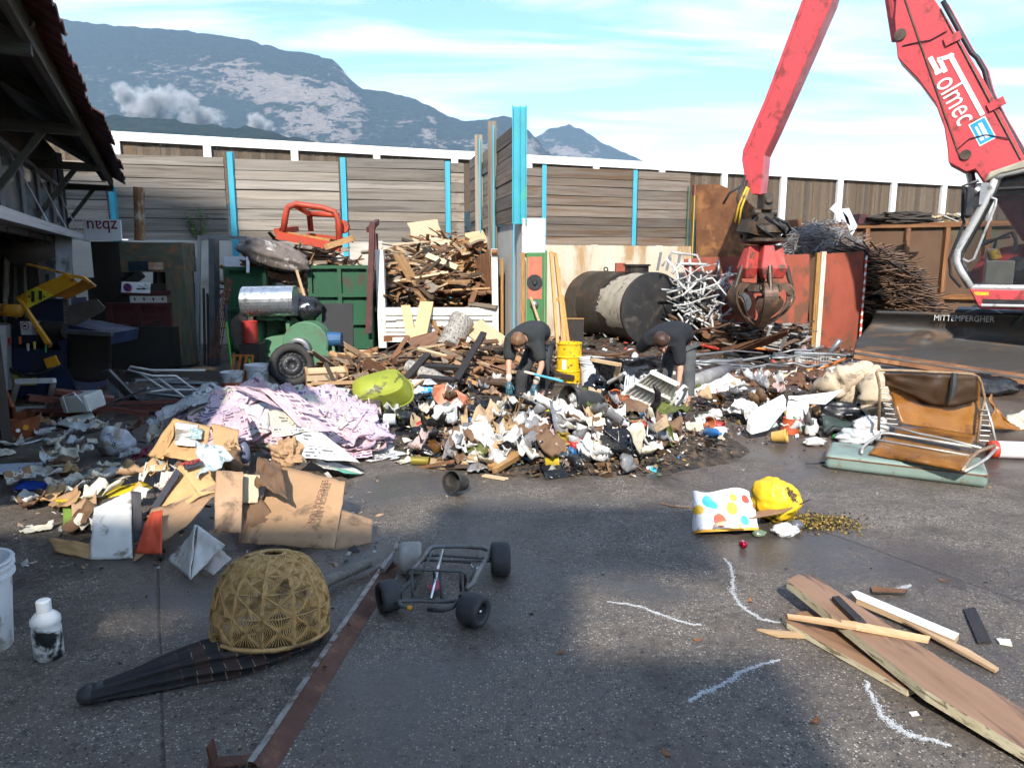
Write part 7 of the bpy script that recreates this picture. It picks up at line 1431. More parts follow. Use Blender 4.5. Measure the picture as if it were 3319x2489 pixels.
for k in range(4):a,b=G(910+4*k,848+11*k,.30-.07*k)+ti_,G(940+5*k,848+11*k,.30-.07*k)+ti_;mb=MB();bar(mb,a+V((0,-.012,.01)),b+V((0,-.012,.01)),.02,.02);mb.build('ridge',PLA['blue'],bt_)
mb=MB();pts=[G(u,v,h)for u,v,h in ((934,838,.36),(955,836,.36),(985,848,.30),(1005,862,.24),(1016,872,.18),(1000,880,.15),(970,887,.12),(945,878,.16),(932,864,.22))];mb.prism(pts,(.01,.05,.03));one(mb,'tile','big rough orange terracotta shard leaning on the blue tray','tile',M('wet rough terracotta',(.40,.15,.075),(.32,.11,.055),12,.35,bump=.6),bevel=.01)
jr=thing('jar','amber glass jar lying below the yellow notebook','jar',G(876,898),(R(-70),R(10),R(-35)));AMB=M('amber glass',(.20,.09,.006),(.26,.13,.012),5,.12,spec=.7);mb=MB();mb.lathe([(0,0),(.07,0),(.078,.02),(.078,.13),(.06,.155),(.055,.18),(.05,.18)],24);mb.build('glass',AMB,jr,smooth=True)
q4('sheet','grey plastic sheet behind the terracotta shard','sheet',[(845,838,.20),(900,826,.25),(925,850,.16),(900,872,.08)],'grey',3);q4('board','white card lying on the grey sheet','card',[(880,820,.30),(930,818,.30),(945,830,.26),(895,833,.24)],'white',4,.003)
bp_=blob('rice_bag','white printed bag with red lettering under the lime tub','bag',H(838,862),(.36,.22,.15),M('white sack film',(.60,.59,.58),(.5,.48,.47),6,.45,bump=.3),13,.2,1.6);text('lettering','Paradi',SRED,bp_,frame((.02,-.10,.10),(1,-.1,-.25),(0,-.4,1)),.07,.001)
q4('book','cream open book under the terracotta shard','book',[(962,889,.10),(1000,880,.14),(997,896,.06),(972,903,.03)],'cream',5,.006,.02)
blob('shoe','black leather boot lying in the rubbish','shoe',H(1020,903),(.20,.20,.16),PLA['black'],14,.3,1.8);blob('black_bag','black crumpled bag below the amber jar','bag',H(868,915),(.26,.2,.17),PLA['black'],15,.3,2)
blob('grey_bag','grey plastic bag at the left of the mixed heap','bag',H(722,868),(.30,.2,.16),PLA['clear'],16,.35,2);blob('grey_bag','dirty grey bag behind the dark red pot','bag',H(775,868),(.26,.2,.13),PLA['grey'],17,.35,2);pot('pot','dark red pot lying at the left of the mixed heap','pot',H(748,892),.06,.09,.15,(R(-80),0,R(60)),M('dark red plastic',(.20,.02,.03),None,5,.4));blob('yellow_wrapper','bright yellow and red wrapper at the edge of the newspapers','wrapper',H(712,892),(.30,.14,.08),M('yellow and red foil',(.70,.48,.01),(.62,.40,.01),5,.35,dirt=((.55,.04,.01),.2,6)),18,.25,2)
blob('boulder','dark dirty lump in front of the lime tub','lump',H(792,888),(.34,.2,.18),M('dirty dark cloth',(.06,.048,.04),(.09,.072,.06),8,.9,bump=.4),19,.25,1.6);mb=MB();mb.ball((0,0,.05),.05,16,10);one(mb,'glass_ball','small clear globe lying below the dark lump','globe',PLA['clear'],G(815,902),smooth=True)
pot('cup','ochre plastic cup lying inside the black hoop','cup',H(932,917,.03),.04,.055,.12,(R(80),0,R(70)),M('ochre plastic',(.45,.25,.03),None,5,.5));mb=MB();mb.tube([G(905+62*(1+math.cos(a))/2*1.1-0,908+12*math.sin(a),.02+.03*max(0,math.sin(a)))for a in [2*math.pi*k/30 for k in range(30)]],.010,6,True);one(mb,'hoop','black rubber hoop lying flat left of the pink bag','hoop',HOSE)
q4('bag','limp pink printed bag in the middle of the rubbish','bag',[(1015,912,.30),(1045,914,.28),(1058,945,.08),(998,950,.05)],'pink',6,.05);q4('cloth','orange cloth strip left of the ochre cup','cloth',[(880,912,.06),(925,894,.14),(930,900,.12),(890,922,.03)],'orange',7,.02);q4('wrapper','light blue and white wrapper below the hoop','wrapper',[(848,918,.05),(890,912,.08),(900,925,.03),(860,930,.02)],M('pale blue film',(.50,.55,.62),(.40,.45,.52),8,.4),8,.03)
q4('carton','flat tan card square lying in front of the heap','cardboard',[(930,990,.05),(968,994,.05),(962,1014,.01),(927,1010,.01)],'tan',9,.006,.012);pot('can','dented olive tin lying at the front left of the heap','tin',H(890,995,.04),.04,.04,.16,(R(90),0,R(80)),M('olive tin',(.30,.24,.05),None,6,.4,.5),False);pot('flowerpot','black plastic flowerpot lying on the concrete in front of the heap','flowerpot',H(1000,1044,.075),.062,.085,.145,(R(72),R(8),R(-38)),BPOT)
timber('thick honey beam end lying at the front of the heap','beam',G(1058,1016,.05),G(1130,972,.16),.10,.05,0,.3,name='beam');timber('pale splinter lying in front of the honey beam','splinter',G(1042,1026,.015),G(1095,1035,.015),.05,.015,4,0,name='splinter')
q4('film','crumpled grey film sheet left of the honey beam','film',[(1040,975,.10),(1078,985,.10),(1058,1020,.02),(1008,1022,.02)],'grey',10,.04);q4('film','white film strip on the ground left of the grey film','film',[(948,982,.03),(1000,972,.06),(1010,980,.04),(960,990,.01)],'white',11,.02)
log('brown crumbling log lying in front of the pink bag',G(930,955,.06),G(1010,938,.08),.055,WETC)
q4('cloth','white cloth scrap on the honey beam','cloth',[(1070,960,.16),(1105,948,.20),(1130,962,.16),(1085,972,.10)],'white',12,.03);q4('wrapper','cyan folded sheet below the honey beam','sheet',[(1120,985,.10),(1150,1000,.06),(1172,988,.08),(1142,1012,.01)],'blue',13,.01)
q4('sheet','large white sheet standing at the front of the heap','sheet',[(1171,962,.16),(1228,955,.20),(1228,990,.05),(1173,1002,.02)],'white',14,.02);q4('sheet','white sheet tilted in the middle of the heap','sheet',[(1245,912,.36),(1304,938,.30),(1280,965,.18),(1246,945,.24)],'white',15,.01);q4('sheet','pale pink sheet draped left of the white sheet','sheet',[(1147,930,.30),(1196,925,.30),(1212,962,.16),(1160,960,.16)],'pink',16,.03);q4('cloth','dirty yellow cloth beside the pink sheet','cloth',[(1202,928,.32),(1232,934,.30),(1242,965,.16),(1210,960,.18)],'yellow',17,.05);q4('bag','clear plastic bag hanging at the front of the heap','bag',[(1228,938,.30),(1262,955,.24),(1258,1005,.03),(1226,990,.06)],'clear',18,.04);q4('sheet','second pale sheet under the clear bag','sheet',[(1180,1000,.05),(1250,992,.06),(1262,1015,.02),(1200,1018,.01)],'white',19,.02)
cr_=thing('broken_crate','broken black plastic crate at the front of the heap','crate',G(1320,1004));ci_=-cr_.location
for px,s_ in (([(1302,935,.30),(1348,968,.20),(1340,1004,.03),(1282,965,.18)],1),([(1348,968,.20),(1420,940,.26),(1400,985,.10),(1342,1004,.03)],2),([(1300,928,.33),(1400,922,.32),(1420,940,.26),(1346,966,.2)],3)):quad('panel',None,None,px,PLA['black'],.006,.008,seed=s_,parent=cr_,inv=ci_)
for k in range(3):mb=MB();bar(mb,G(1296+4*k,942+9*k,.29-.03*k)+ci_+V((0,-.02,.01)),G(1350,980+6*k,.15-.03*k)+ci_+V((0,-.02,.01)),.02,.02);mb.build('ridge',BPOT,cr_)
q4('cardboard','torn beige card hanging over the black crate','cardboard',[(1356,925,.42),(1385,905,.46),(1395,940,.34),(1382,985,.14)],'cream',21,.03);q4('cardboard','flat beige card at the right of the black crate','cardboard',[(1409,918,.40),(1440,895,.44),(1444,920,.36),(1416,936,.32)],'tan',22,.01,.008);q4('cloth','olive green cloth hanging right of the crate','cloth',[(1432,912,.36),(1450,918,.34),(1462,980,.06),(1440,972,.10)],'olive',23,.03);q4('leather','brown leather scrap below the white slatted shelf','leather',[(1344,856,.44),(1400,868,.42),(1396,890,.32),(1346,886,.34)],'brown',24,.04);q4('flap','yellow flap in the rubbish left of the black bin','card',[(1163,880,.20),(1190,872,.24),(1202,888,.18),(1172,890,.16)],M('yellow-green plastic',(.50,.45,.02),None,5,.4),25,.01);q4('cloth','black cloth lying at the front edge of the heap','cloth',[(1165,1012,.04),(1235,1004,.06),(1252,1022,.02),(1180,1036,.01)],'black',26,.05);q4('card','olive beige paper standing in the middle of the heap','paper',[(1262,902,.40),(1300,895,.42),(1312,922,.32),(1270,926,.32)],'cream',27,.04)
bn_=thing('black_bin','round black plastic bin lying on its side by the worker','bin',H(1226,870,.165)+V((0,-.02,0)),(R(82),R(0),R(-62)));mb=MB();mb.lathe([(0,-.34),(.115,-.34),(.165,-.02),(.178,-.015),(.178,0),(.162,0),(.15,-.05),(.105,-.32),(0,-.32)],36);mb.build('shell',BPOT,bn_,smooth=False);blob_o=MB();blob_o.ball((0,.02,-.12),(.11,.10,.09),16,10,lambda p:1+.4*fbm(p,2.2));blob_o.build('paper_wad',PLA['white'],bn_)
bh=thing('broom_handle','light blue broom handle with white tip resting on the black bin','handle',G(1175,830,.4));bi=-bh.location;A_,B_=P(1132,803,8.75),P(1216,824,8.45);mb=MB();mb.cyl(A_.lerp(B_,.27)+bi,B_+bi,.016,None,10);mb.build('blue_shaft',M('sky blue plastic',(.12,.45,.62),None,5,.35),bh,smooth=False);mb=MB();mb.tube([A_+bi,A_.lerp(B_,.02)+bi,A_.lerp(B_,.27)+bi],[.010,.017,.018],10);mb.build('white_tip',PLA['cream'],bh)
bagp=thing('bin_bags','heap of torn black bin bag between the two workers','bag',G(1330,860));gi_=-bagp.location
for (u,v,h,sx,sy,sz,s_)in ((1300,850,.30,.52,.4,.44,1),(1385,830,.45,.46,.4,.36,2),(1290,872,.2,.46,.3,.22,3)):
 mb=MB();c=G(u,v,h)+gi_;mb.ball((c.x,c.y,c.z),(sx/2,sy/2,sz/2),40,26,lambda p,s_=s_:1+.30*fbm(p+V((s_*4,0,0)),1.5)-.22*abs(fbm(p+V((0,s_,0)),3.2))-.08*abs(fbm(p+V((0,s_,3)),8)));mb.build('bag',BAGM,bagp,smooth=True)
quad('torn_edge',None,None,[(1340,775,.75),(1430,768,.78),(1432,815,.52),(1345,825,.5)],BAGM,.05,.003,(18,14),31,parent=bagp,inv=gi_);quad('torn_edge',None,None,[(1275,770,.75),(1345,778,.75),(1340,830,.46),(1290,825,.48)],BAGM,.06,.003,(18,14),32,parent=bagp,inv=gi_)
mb=MB();mb.tube([G(1314,827,.52),G(1350,806,.66)],.020,10);one(mb,'white_pipe','short white pipe sticking out of the black bin bag','pipe',PLA['white'])
lw=thing('wooden_angle','L-shaped piece of light wood lying on the black bin bag','wood',G(1320,790,.75));li_=-lw.location
for a,b in (((1279,777,.80),(1338,788,.78)),((1337,786,.78),(1331,813,.64))):mb=MB();bar(mb,G(*a)+li_,G(*b)+li_,.05,.03);mb.build('bar',WOODS[4],lw)
sh_=thing('slatted_shelf','white slatted plastic shelf tilted in the heap before the right worker','shelf',G(1400,880,.2));si_=-sh_.location;Aq,Bq,Cq_,Dq=G(1343,852,.40),G(1409,803,.72),G(1466,831,.62),G(1434,892,.26);WPL=M('white garden plastic',(.76,.75,.70),(.68,.66,.60),6,.4,dirt=((.35,.28,.2),.12,8))
for k in range(9):
 f=(k+.5)/9;a,b=Aq.lerp(Dq,f),Bq.lerp(Cq_,f);mb=MB();w=(Dq-Aq).length/9*.74;bar(mb,a+si_,b+si_,w,.018,math.atan2((Dq-Aq).z,math.hypot((Dq-Aq).x,(Dq-Aq).y))*.8);mb.build('slat',WPL,sh_)
for f in (.04,.5,.96):a,b=Aq.lerp(Bq,f),Dq.lerp(Cq_,f);mb=MB();bar(mb,a+si_+V((0,-.005,.012)),b+si_+V((0,-.005,.012)),.06,.03);mb.build('cross_bar',WPL,sh_)
mb=MB();mb.tube([G(u,v,h)for u,v,h in ((1412,830,.66),(1421,848,.58),(1420,868,.48),(1404,892,.36),(1385,905,.30),(1360,914,.26))],[.012,.03,.038,.04,.03,.01],8);one(mb,'rubber_trim','curved black rubber strip lying over the white shelf','strip',PLA['black'],smooth=True)
mb=MB();mb.tube([G(u,v,h)for u,v,h in ((1436,892,.28),(1455,866,.42),(1470,842,.55),(1477,834,.58),(1484,838,.55),(1476,858,.42),(1458,884,.28),(1444,905,.16))],.016,9);one(mb,'tube_loop','white bent tube loop right of the white shelf','tube',WPL,smooth=True)
tp_=thing('flowerpots','broken orange plastic flowerpots under the black bin bag','flowerpot',G(1320,878));ti_=-tp_.location;OPL=M('orange flowerpot plastic',(.52,.115,.03),(.43,.09,.025),6,.5)
for u,v,h,rt in ((1312,868,.26,(R(70),0,R(30))),(1334,872,.26,(R(110),0,R(-60)))):mb=MB();mb.lathe([(0,0),(.07,0),(.10,.14),(.11,.145),(.11,.17),(.095,.17),(.065,.01),(0,.01)],22,Mx.Translation(G(u,v,h)+ti_)@Euler(rt).to_matrix().to_4x4());mb.build('pot',OPL,tp_)
q4('leaf_bunch','green artificial leaves with red berries by the orange pots','plant',[(1335,852,.46),(1360,855,.45),(1362,866,.40),(1338,866,.40)],M('plastic greenery',(.05,.12,.03),(.4,.05,.04),22,.6),33,.05)
pot('flowerpot','small terracotta flowerpot lying with its mouth towards us','flowerpot',H(1522,914,.05),.045,.07,.11,(R(82),0,R(12)),TERR);blob('white_rag','white crumpled rag right of the small terracotta pot','rag',H(1545,905),(.17,.12,.12),PLA['white'],34,.35,2)
q4('bucket_half','cut-open cream bucket shell right of the olive cloth','bucket',[(1480,912,.24),(1518,910,.24),(1518,958,.01),(1484,958,.01)],'cream',35,.03);q4('bag','crumpled clear bag beside the cut-open bucket','bag',[(1448,935,.16),(1476,918,.2),(1486,956,.03),(1452,955,.03)],'clear',36,.04)
mb=MB();mb.box((0,0,.03),(.19,.13,.055));one(mb,'beige_box','beige plastic box with dark base lying in front of the heap','box',[M('beige plastic',(.50,.38,.24),(.44,.33,.2),5,.5)],G(1484,990),(0,0,R(-8)),bevel=.012)
mb=MB();mb.box((0,0,.022),(.085,.06,.042));one(mb,'cigarette_packet','small white and cyan packet in front of the heap','packet',M('cyan and white packet',(.05,.45,.62),(.7,.75,.75),9,.4,lo=.45,hi=.5),G(1408,1018),(0,0,R(-20)))
mb=MB();mb.tube([G(1320,1012,.02),G(1400,992,.03),G(1455,975,.05)],[.012,.014,.01],7);one(mb,'stick','dark brown stick lying in front of the black crate','stick',PLA['brown'])
dp=thing('dry_plant','dry uprooted plant stalks at the left of the heap front','plant',G(1105,955,.1));mb=MB()
for k in range(16):
 a=U(0,6.28);L=U(.12,.5);mb.tube([(0,0,0),(U(-.06,.06),U(-.05,.05),L*.5),(U(-.22,.22),U(-.1,.1),L)],[.005,.004,.002],4)
mb.build('stalks',M('dry straw stalk',(.36,.22,.08),(.22,.12,.05),9,.8),dp)
def bits(n,us,vs,cond,lab0,grp0,mats,sz,cat='scrap',name='scrap'):
 k=0
 while k<n:
  u,v=U(*us),U(*vs)
  if not cond(u,v):continue
  p=H(u,v);k+=1;r_=U(0,1);m_=RND.choice(mats);zn=third(p,*us);label=lab0%m_.name.replace('film ','').replace('newsprint','newspaper')+', '+zn;group=m_.name+' '+grp0+', '+zn
  if r_<.72:drape(name,label,cat,p,U(*sz),U(*sz)*.7,U(0,3.1),m_,.02+U(0,.09),.10,.09,300+k+int(u),group,(11,9),.003,(U(-.5,.5),U(-.2,.7)))
  else :blob(name,label,cat,p,(U(*sz)*.9,U(*sz)*.7,U(*sz)*.55),m_,k,.35,2.0,(U(-.4,.4),U(-.4,.4),U(0,3)),22,14,group)
MIX=[PLA[k]for k in ('white','white','white','grey','grey','black','black','black','tan','tan','brown','brown','brown','cream','clear','pink','olive')]+[CARD,WETC,CARDW,NP[2]]
bits(120,(900,1500),(872,1022),lambda u,v:v<1030-max(0,1080-u)*.2-max(0,u-1400)*.45,'crumpled %s scrap in the central rubbish heap','scraps of the central heap',MIX,(.10,.34))
bits(34,(700,1100),(842,930),lambda u,v:v<905+(u-700)*.1,'crumpled %s scrap between the lime tub and the left worker','scraps by the lime tub',MIX,(.08,.2))
bits(48,(1490,1880),(825,950),lambda u,v:v<955-abs(u-1650)*.12,'crumpled %s scrap in the rubbish left of the quilt','scraps of the right heap',MIX+[PLA['white']]*3+[PLA['cream']]*2,(.08,.22))
BCOL=[('green',(.04,.16,.05),.15),('clear',(.50,.52,.53),.12),('white',(.72,.72,.70),.4),('brown',(.10,.045,.012),.12),('blue',(.03,.14,.36),.3),('yellow',(.50,.36,.03),.4),('red',(.38,.03,.025),.4)]
for k in range(46):
 cn,cc_,rg=BCOL[k%7];u,v=(U(905,1480),U(880,1005))if k<28 else ((U(1500,1860),U(840,945))if k<40 else (U(720,1000),U(855,925)));p=H(u,v,.035);m_=M('container '+cn,cc_,None,6,rg);rot=(R(U(70,100)),0,U(0,6.2));where='central heap' if k<28 else ('right heap' if k<40 else 'scatter before the timber');mb=MB();ty_=k%3;sc0=U(.8,1.25)
 if ty_==0:mb.lathe([(r*sc0,z*sc0)for r,z in ((0,0),(.036,0),(.04,.01),(.04,.15),(.015,.20),(.013,.235),(0,.236))],18);nm0='bottle'
 elif ty_==1:mb.lathe([(r*sc0,z*sc0)for r,z in ((0,0),(.05,0),(.052,.01),(.052,.11),(.046,.112),(.046,.02),(0,.02))],18);nm0='can'
 else :mb.lathe([(r*sc0,z*sc0)for r,z in ((0,0),(.04,0),(.062,.10),(.066,.105),(.058,.105),(.036,.01),(0,.01))],18);nm0='cup'
 one(mb,nm0,'%s %s lying in the %s'%(cn,nm0,where),nm0,m_,p,rot,'%s %ss in the %s'%(cn,nm0,where),smooth=True)
for k in range(26):
 u,v=U(920,1440),U(885,1010);p=H(u,v,.04);ya=U(-1,1);d=V((math.cos(ya),math.sin(ya),U(-.3,.4)))*U(.08,.3);timber('short broken stick of wood in the central heap','stick',p-d,p+d,U(.015,.06),U(.01,.03),RND.choice((0,1,2,3,4)),0,'sticks of the central heap','stick')
FOAM=M('white polystyrene',(.80,.80,.78),(.74,.74,.72),14,.8,bump=.25)
def slabm(name,label,cat,px,t,mat,bev=.02):mb=MB();mb.prism([G(*p)for p in px],(0,.02,-t));return one(mb,name,label,cat,mat,bevel=bev)
slabm('foam_block','long white polystyrene moulding in the right heap','foam',[(1612,906,.20),(1622,886,.30),(1692,848,.42),(1700,862,.36),(1664,908,.20),(1625,918,.16)],.12,FOAM);slabm('foam_block','square white polystyrene block beside the long moulding','foam',[(1702,862,.34),(1750,870,.34),(1740,902,.18),(1698,896,.18)],.10,FOAM);slabm('foam_block','flat pointed white polystyrene piece behind the square block','foam',[(1700,852,.40),(1760,850,.42),(1822,838,.44),(1785,868,.32),(1740,866,.34)],.05,FOAM);blob('foam_chunk','broken white polystyrene chunk left of the long moulding','foam',H(1605,895,.08),(.26,.2,.17),FOAM,41,.35,1.6,smooth=False)
quad('plastic_sheeting','dirty white strip of foam sheeting right of the right worker','sheeting',[(1495,848,.16),(1575,806,.34),(1614,840,.20),(1505,862,.06)],PLA['white'],.05,.02,(16,10),42);mb=MB();mb.tube([G(1498,826,.12),G(1530,814,.14),G(1572,798,.16)],[.10,.11,.09],12);one(mb,'foil_roll','rolled dirty grey foil behind the white sheeting','roll',M('dirty grey foil',(.26,.25,.24),(.17,.165,.16),8,.45,bump=.5),smooth=True)
q4('blue_film','dark blue plastic piece in the right heap','plastic',[(1563,852,.18),(1596,850,.18),(1600,870,.06),(1566,874,.05)],'navy',43);q4('blue_film','bright blue plastic piece above the dark blue one','plastic',[(1598,846,.18),(1630,842,.20),(1634,856,.12),(1602,860,.10)],'blue',44);q4('pink_film','pinkish wadding behind the blue plastic','wadding',[(1548,838,.2),(1598,832,.22),(1600,850,.14),(1552,855,.12)],'pink',45,.05)
QUI=M('beige quilt',(.52,.42,.30),(.42,.33,.23),5,.9,dirt=((.22,.17,.12),.25,6),bump=.35)
qt=thing('quilt','soiled beige quilt humped over the right heap beside the lounger','quilt',G(1830,900));qi=-qt.location
for pts,r_ in (([(1750,858,.22),(1790,832,.42),(1830,815,.52),(1870,808,.55),(1888,820,.48)],[.06,.13,.15,.14,.12]),([(1885,808,.55),(1890,850,.40),(1888,890,.20),(1878,905,.12)],[.12,.15,.14,.08]),([(1810,840,.40),(1835,850,.34),(1850,862,.28)],[.08,.12,.08])):
 mb=MB();P_=[G(*p)+qi for p in pts];fine_=[];rs_=[]
 for i in range(len(P_)-1):
  for j in range(6):fine_.append(P_[i].lerp(P_[i+1],j/6));rs_.append(r_[i]+(r_[i+1]-r_[i])*j/6)
 fine_.append(P_[-1]);rs_.append(r_[-1]);rs_=[r*(1+.18*math.sin(i*1.9))for i,r in enumerate(rs_)];mb.tube(fine_,rs_,14);mb.v=[tuple(V(p)+V((1,1,1))*.035*fbm(V(p),6))for p in mb.v];mb.build('fold',QUI,qt,smooth=True)
pot('flowerpot','orange plastic flowerpot upside down under the polystyrene block','flowerpot',H(1705,936),.10,.085,.16,(0,R(4),0),M('orange-red plastic',(.46,.085,.03),None,5,.5),False);pot('cup','dirty yellow cup lying in front of the long moulding','cup',H(1668,945,.06),.05,.065,.14,(R(78),0,R(62)),M('dirty yellow plastic',(.50,.32,.08),(.42,.26,.06),5,.5))
jg=thing('jug','white plastic bottle with blue cap marks beside the green bottle','bottle',G(1750,940),(0,R(10),0));mb=MB();mb.lathe([(0,0),(.06,0),(.065,.02),(.065,.11),(.03,.15),(.025,.18),(0,.18)],20);mb.build('body',PLA['white'],jg,smooth=True)
gb2=thing('bottle','pale green crumpled bottle right of the orange pot','bottle',G(1730,928,.02),(R(20),R(-30),0));mb=MB();mb.lathe([(0,0),(.05,0),(.055,.03),(.05,.12),(.02,.17),(.02,.2),(0,.2)],18,wob=lambda a,i:1+.08*math.sin(a*3+i));mb.build('body',M('pale green plastic',(.22,.36,.22),(.35,.45,.35),6,.25),gb2,smooth=True)
q4('tarpaulin','black tarpaulin lying between polystyrene and lounger','tarpaulin',[(1762,868,.28),(1860,872,.28),(1880,900,.16),(1770,900,.14)],'black',46,.05);q4('tarpaulin','folded dark green tarpaulin in front of the quilt','tarpaulin',[(1772,902,.16),(1900,905,.16),(1905,935,.05),(1780,936,.04)],M('dark green tarpaulin',(.028,.040,.034),(.04,.055,.048),6,.45,bump=.3),47,.05);blob('white_bag','small white carrier bag lying in front of the tarpaulin','bag',H(1760,964),(.22,.14,.1),PLA['white'],48,.35,2);blob('white_bag','crumpled white bag under the lounger frame','bag',H(1880,940,.06),(.36,.25,.22),PLA['white'],49,.3,1.8);blob('grey_bag','large grey film bundle left of the lounger','bag',H(1850,958),(.42,.3,.16),PLA['clear'],50,.3,1.8)
mb=MB();mb.tube([G(1740,1000,.02),G(1800,998,.03)],[.008,.012],6);one(mb,'rod','thin black rod poking from under the teal case','rod',DARK);q4('cloth','pale green cloth below the long moulding','cloth',[(1620,915,.08),(1675,908,.12),(1682,922,.06),(1628,930,.03)],M('pale green cloth',(.42,.55,.46),None,6,.8),51,.03)
mb=MB();mb.tube([G(1785,938,.04),G(1800,925,.1),G(1850,935,.06)],.03,8);one(mb,'hose_end','dark grey hose with green cap in front of the tarpaulin','hose',HOSE,smooth=True);mb=MB();mb.ball((0,0,.03),.03,12,8);one(mb,'green_ball','bright green ball lying beside the dark hose','ball',M('bright green plastic',(.03,.40,.06),None,5,.4),G(1804,950),smooth=True)
q4('tan_sheet','torn tan vinyl scrap right of the lounger','vinyl',[(2140,850,.40),(2165,905,.14),(2212,930,.03),(2135,925,.06)],VIN,52,.05);q4('cream_cloth','cream cloth scrap at the right edge','cloth',[(2175,895,.12),(2230,885,.16),(2230,920,.04),(2170,925,.03)],'cream',53,.05)
dr=thing('drum','yellow steel drum with ribs between the two workers','drum',(P(1229,823,10.6).x,10.6,0));mb=MB();dh,r_=.60,.185
mb.lathe([(0,.01),(r_,.0),(r_+.008,.008),(r_,.02),(r_,.17),(r_+.012,.185),(r_,.20),(r_,.38),(r_+.012,.395),(r_,.41),(r_-.004,.57),(r_+.008,.585),(r_+.008,.6),(r_-.012,.6),(r_-.014,.56),(0,.56)],40);mb.build('shell',M('scratched drum yellow',(.72,.44,.012),(.64,.38,.01),5,.4,dirt=((.10,.06,.02),.2,16)),dr,smooth=False)
mb=MB();mb.lathe([(r_+.003,.22),(r_+.003,.36)],6,None,R(-128),R(-108));mb.build('label',LETW,dr);mb=MB();mb.tube([(-r_-.01,0,.5),(-r_-.03,-.02,.46),(-r_-.01,-.02,.42)],.008,6);mb.build('handle',GREYM,dr)
bucket('bucket','white plastic bucket half hidden behind the black bin bag',(P(1278,822,10.4).x,10.4,0),.15,.18,.40)
bx2=thing('rusty_box','rusty black sheet-metal box behind the yellow drum','box',(P(1238,770,12.4).x,12.4,0));boxpart('shell',TANK,bx2,(-.02,0,0),(-.02,0,.82),.36,.34);boxpart('rust_panel',REDR,bx2,(-.12,-.18,.1),(-.12,-.18,.45),.14,.01);boxpart('lip',OCH,bx2,(-.2,-.175,.83),(.16,-.175,.83),.02,.02)
mb=MB();mb.cyl((0,0,.10),(.06,-.02,.10),.10,.09,18);one(mb,'clay_pot','brown clay pot lying behind the left worker','pot',TERR,(P(1187,815,10.4).x,10.4,0));mb=MB();mb.tube([(0,0,0),(0,0,.22)],[.09,.085],14);one(mb,'glass_demijohn','dusty brown jar standing right of the yellow drum','jar',M('dusty brown glass',(.14,.10,.07),None,6,.3),(P(1268,770,11.2).x,11.2,.12))
sp2=thing('spring','dark coiled hose standing behind the left worker','hose',(P(1188,780,10.2).x,10.2,0));mb=MB();mb.tube([(.05*math.cos(k*.7),.05*math.sin(k*.7),.15+k*.006)for k in range(70)],.009,5);mb.build('coil',HOSE,sp2)

# ---- people
def skin(name,pts,edges,mat,parent,inv,sub=2):
 me=bpy.data.meshes.new(name);keys=list(pts);me.from_pydata([tuple(pts[k][0]+inv)for k in keys],[(keys.index(a),keys.index(b))for a,b in edges],[]);me.materials.append(mat)
 o=bpy.data.objects.new(name,me);COL.objects.link(o);o.parent=parent;m=o.modifiers.new('skin','SKIN');m.use_smooth_shade=True
 sv=me.skin_vertices[0].data
 for i,k in enumerate(keys):
  r=pts[k][1];sv[i].radius=r if isinstance(r,tuple)else (r,r);sv[i].use_root=(i==0)
 s=o.modifiers.new('round','SUBSURF');s.levels=sub;s.render_levels=sub
 return o
SKIN=M('skin',(.52,.27,.18),(.46,.22,.14),20,.5);TSH=M('black cotton shirt',(.009,.010,.013),(.015,.016,.020),7,.9,bump=.9);TSH2=M('charcoal work sweater',(.019,.021,.021),(.028,.031,.031),7,.9,bump=.9);TRO=M('grey work trousers',(.085,.088,.09),(.055,.058,.06),7,.9,bump=.9);TRD=M('dark work trousers',(.026,.028,.030),(.042,.044,.046),7,.9,bump=.9);GLV=M('teal rubber glove',(.035,.10,.13),(.025,.075,.10),10,.5);CUFF=M('cream glove cuff',(.55,.48,.38),None,10,.8);BOOT=M('dusty dark boots',(.05,.042,.036),(.07,.06,.05),10,.7)
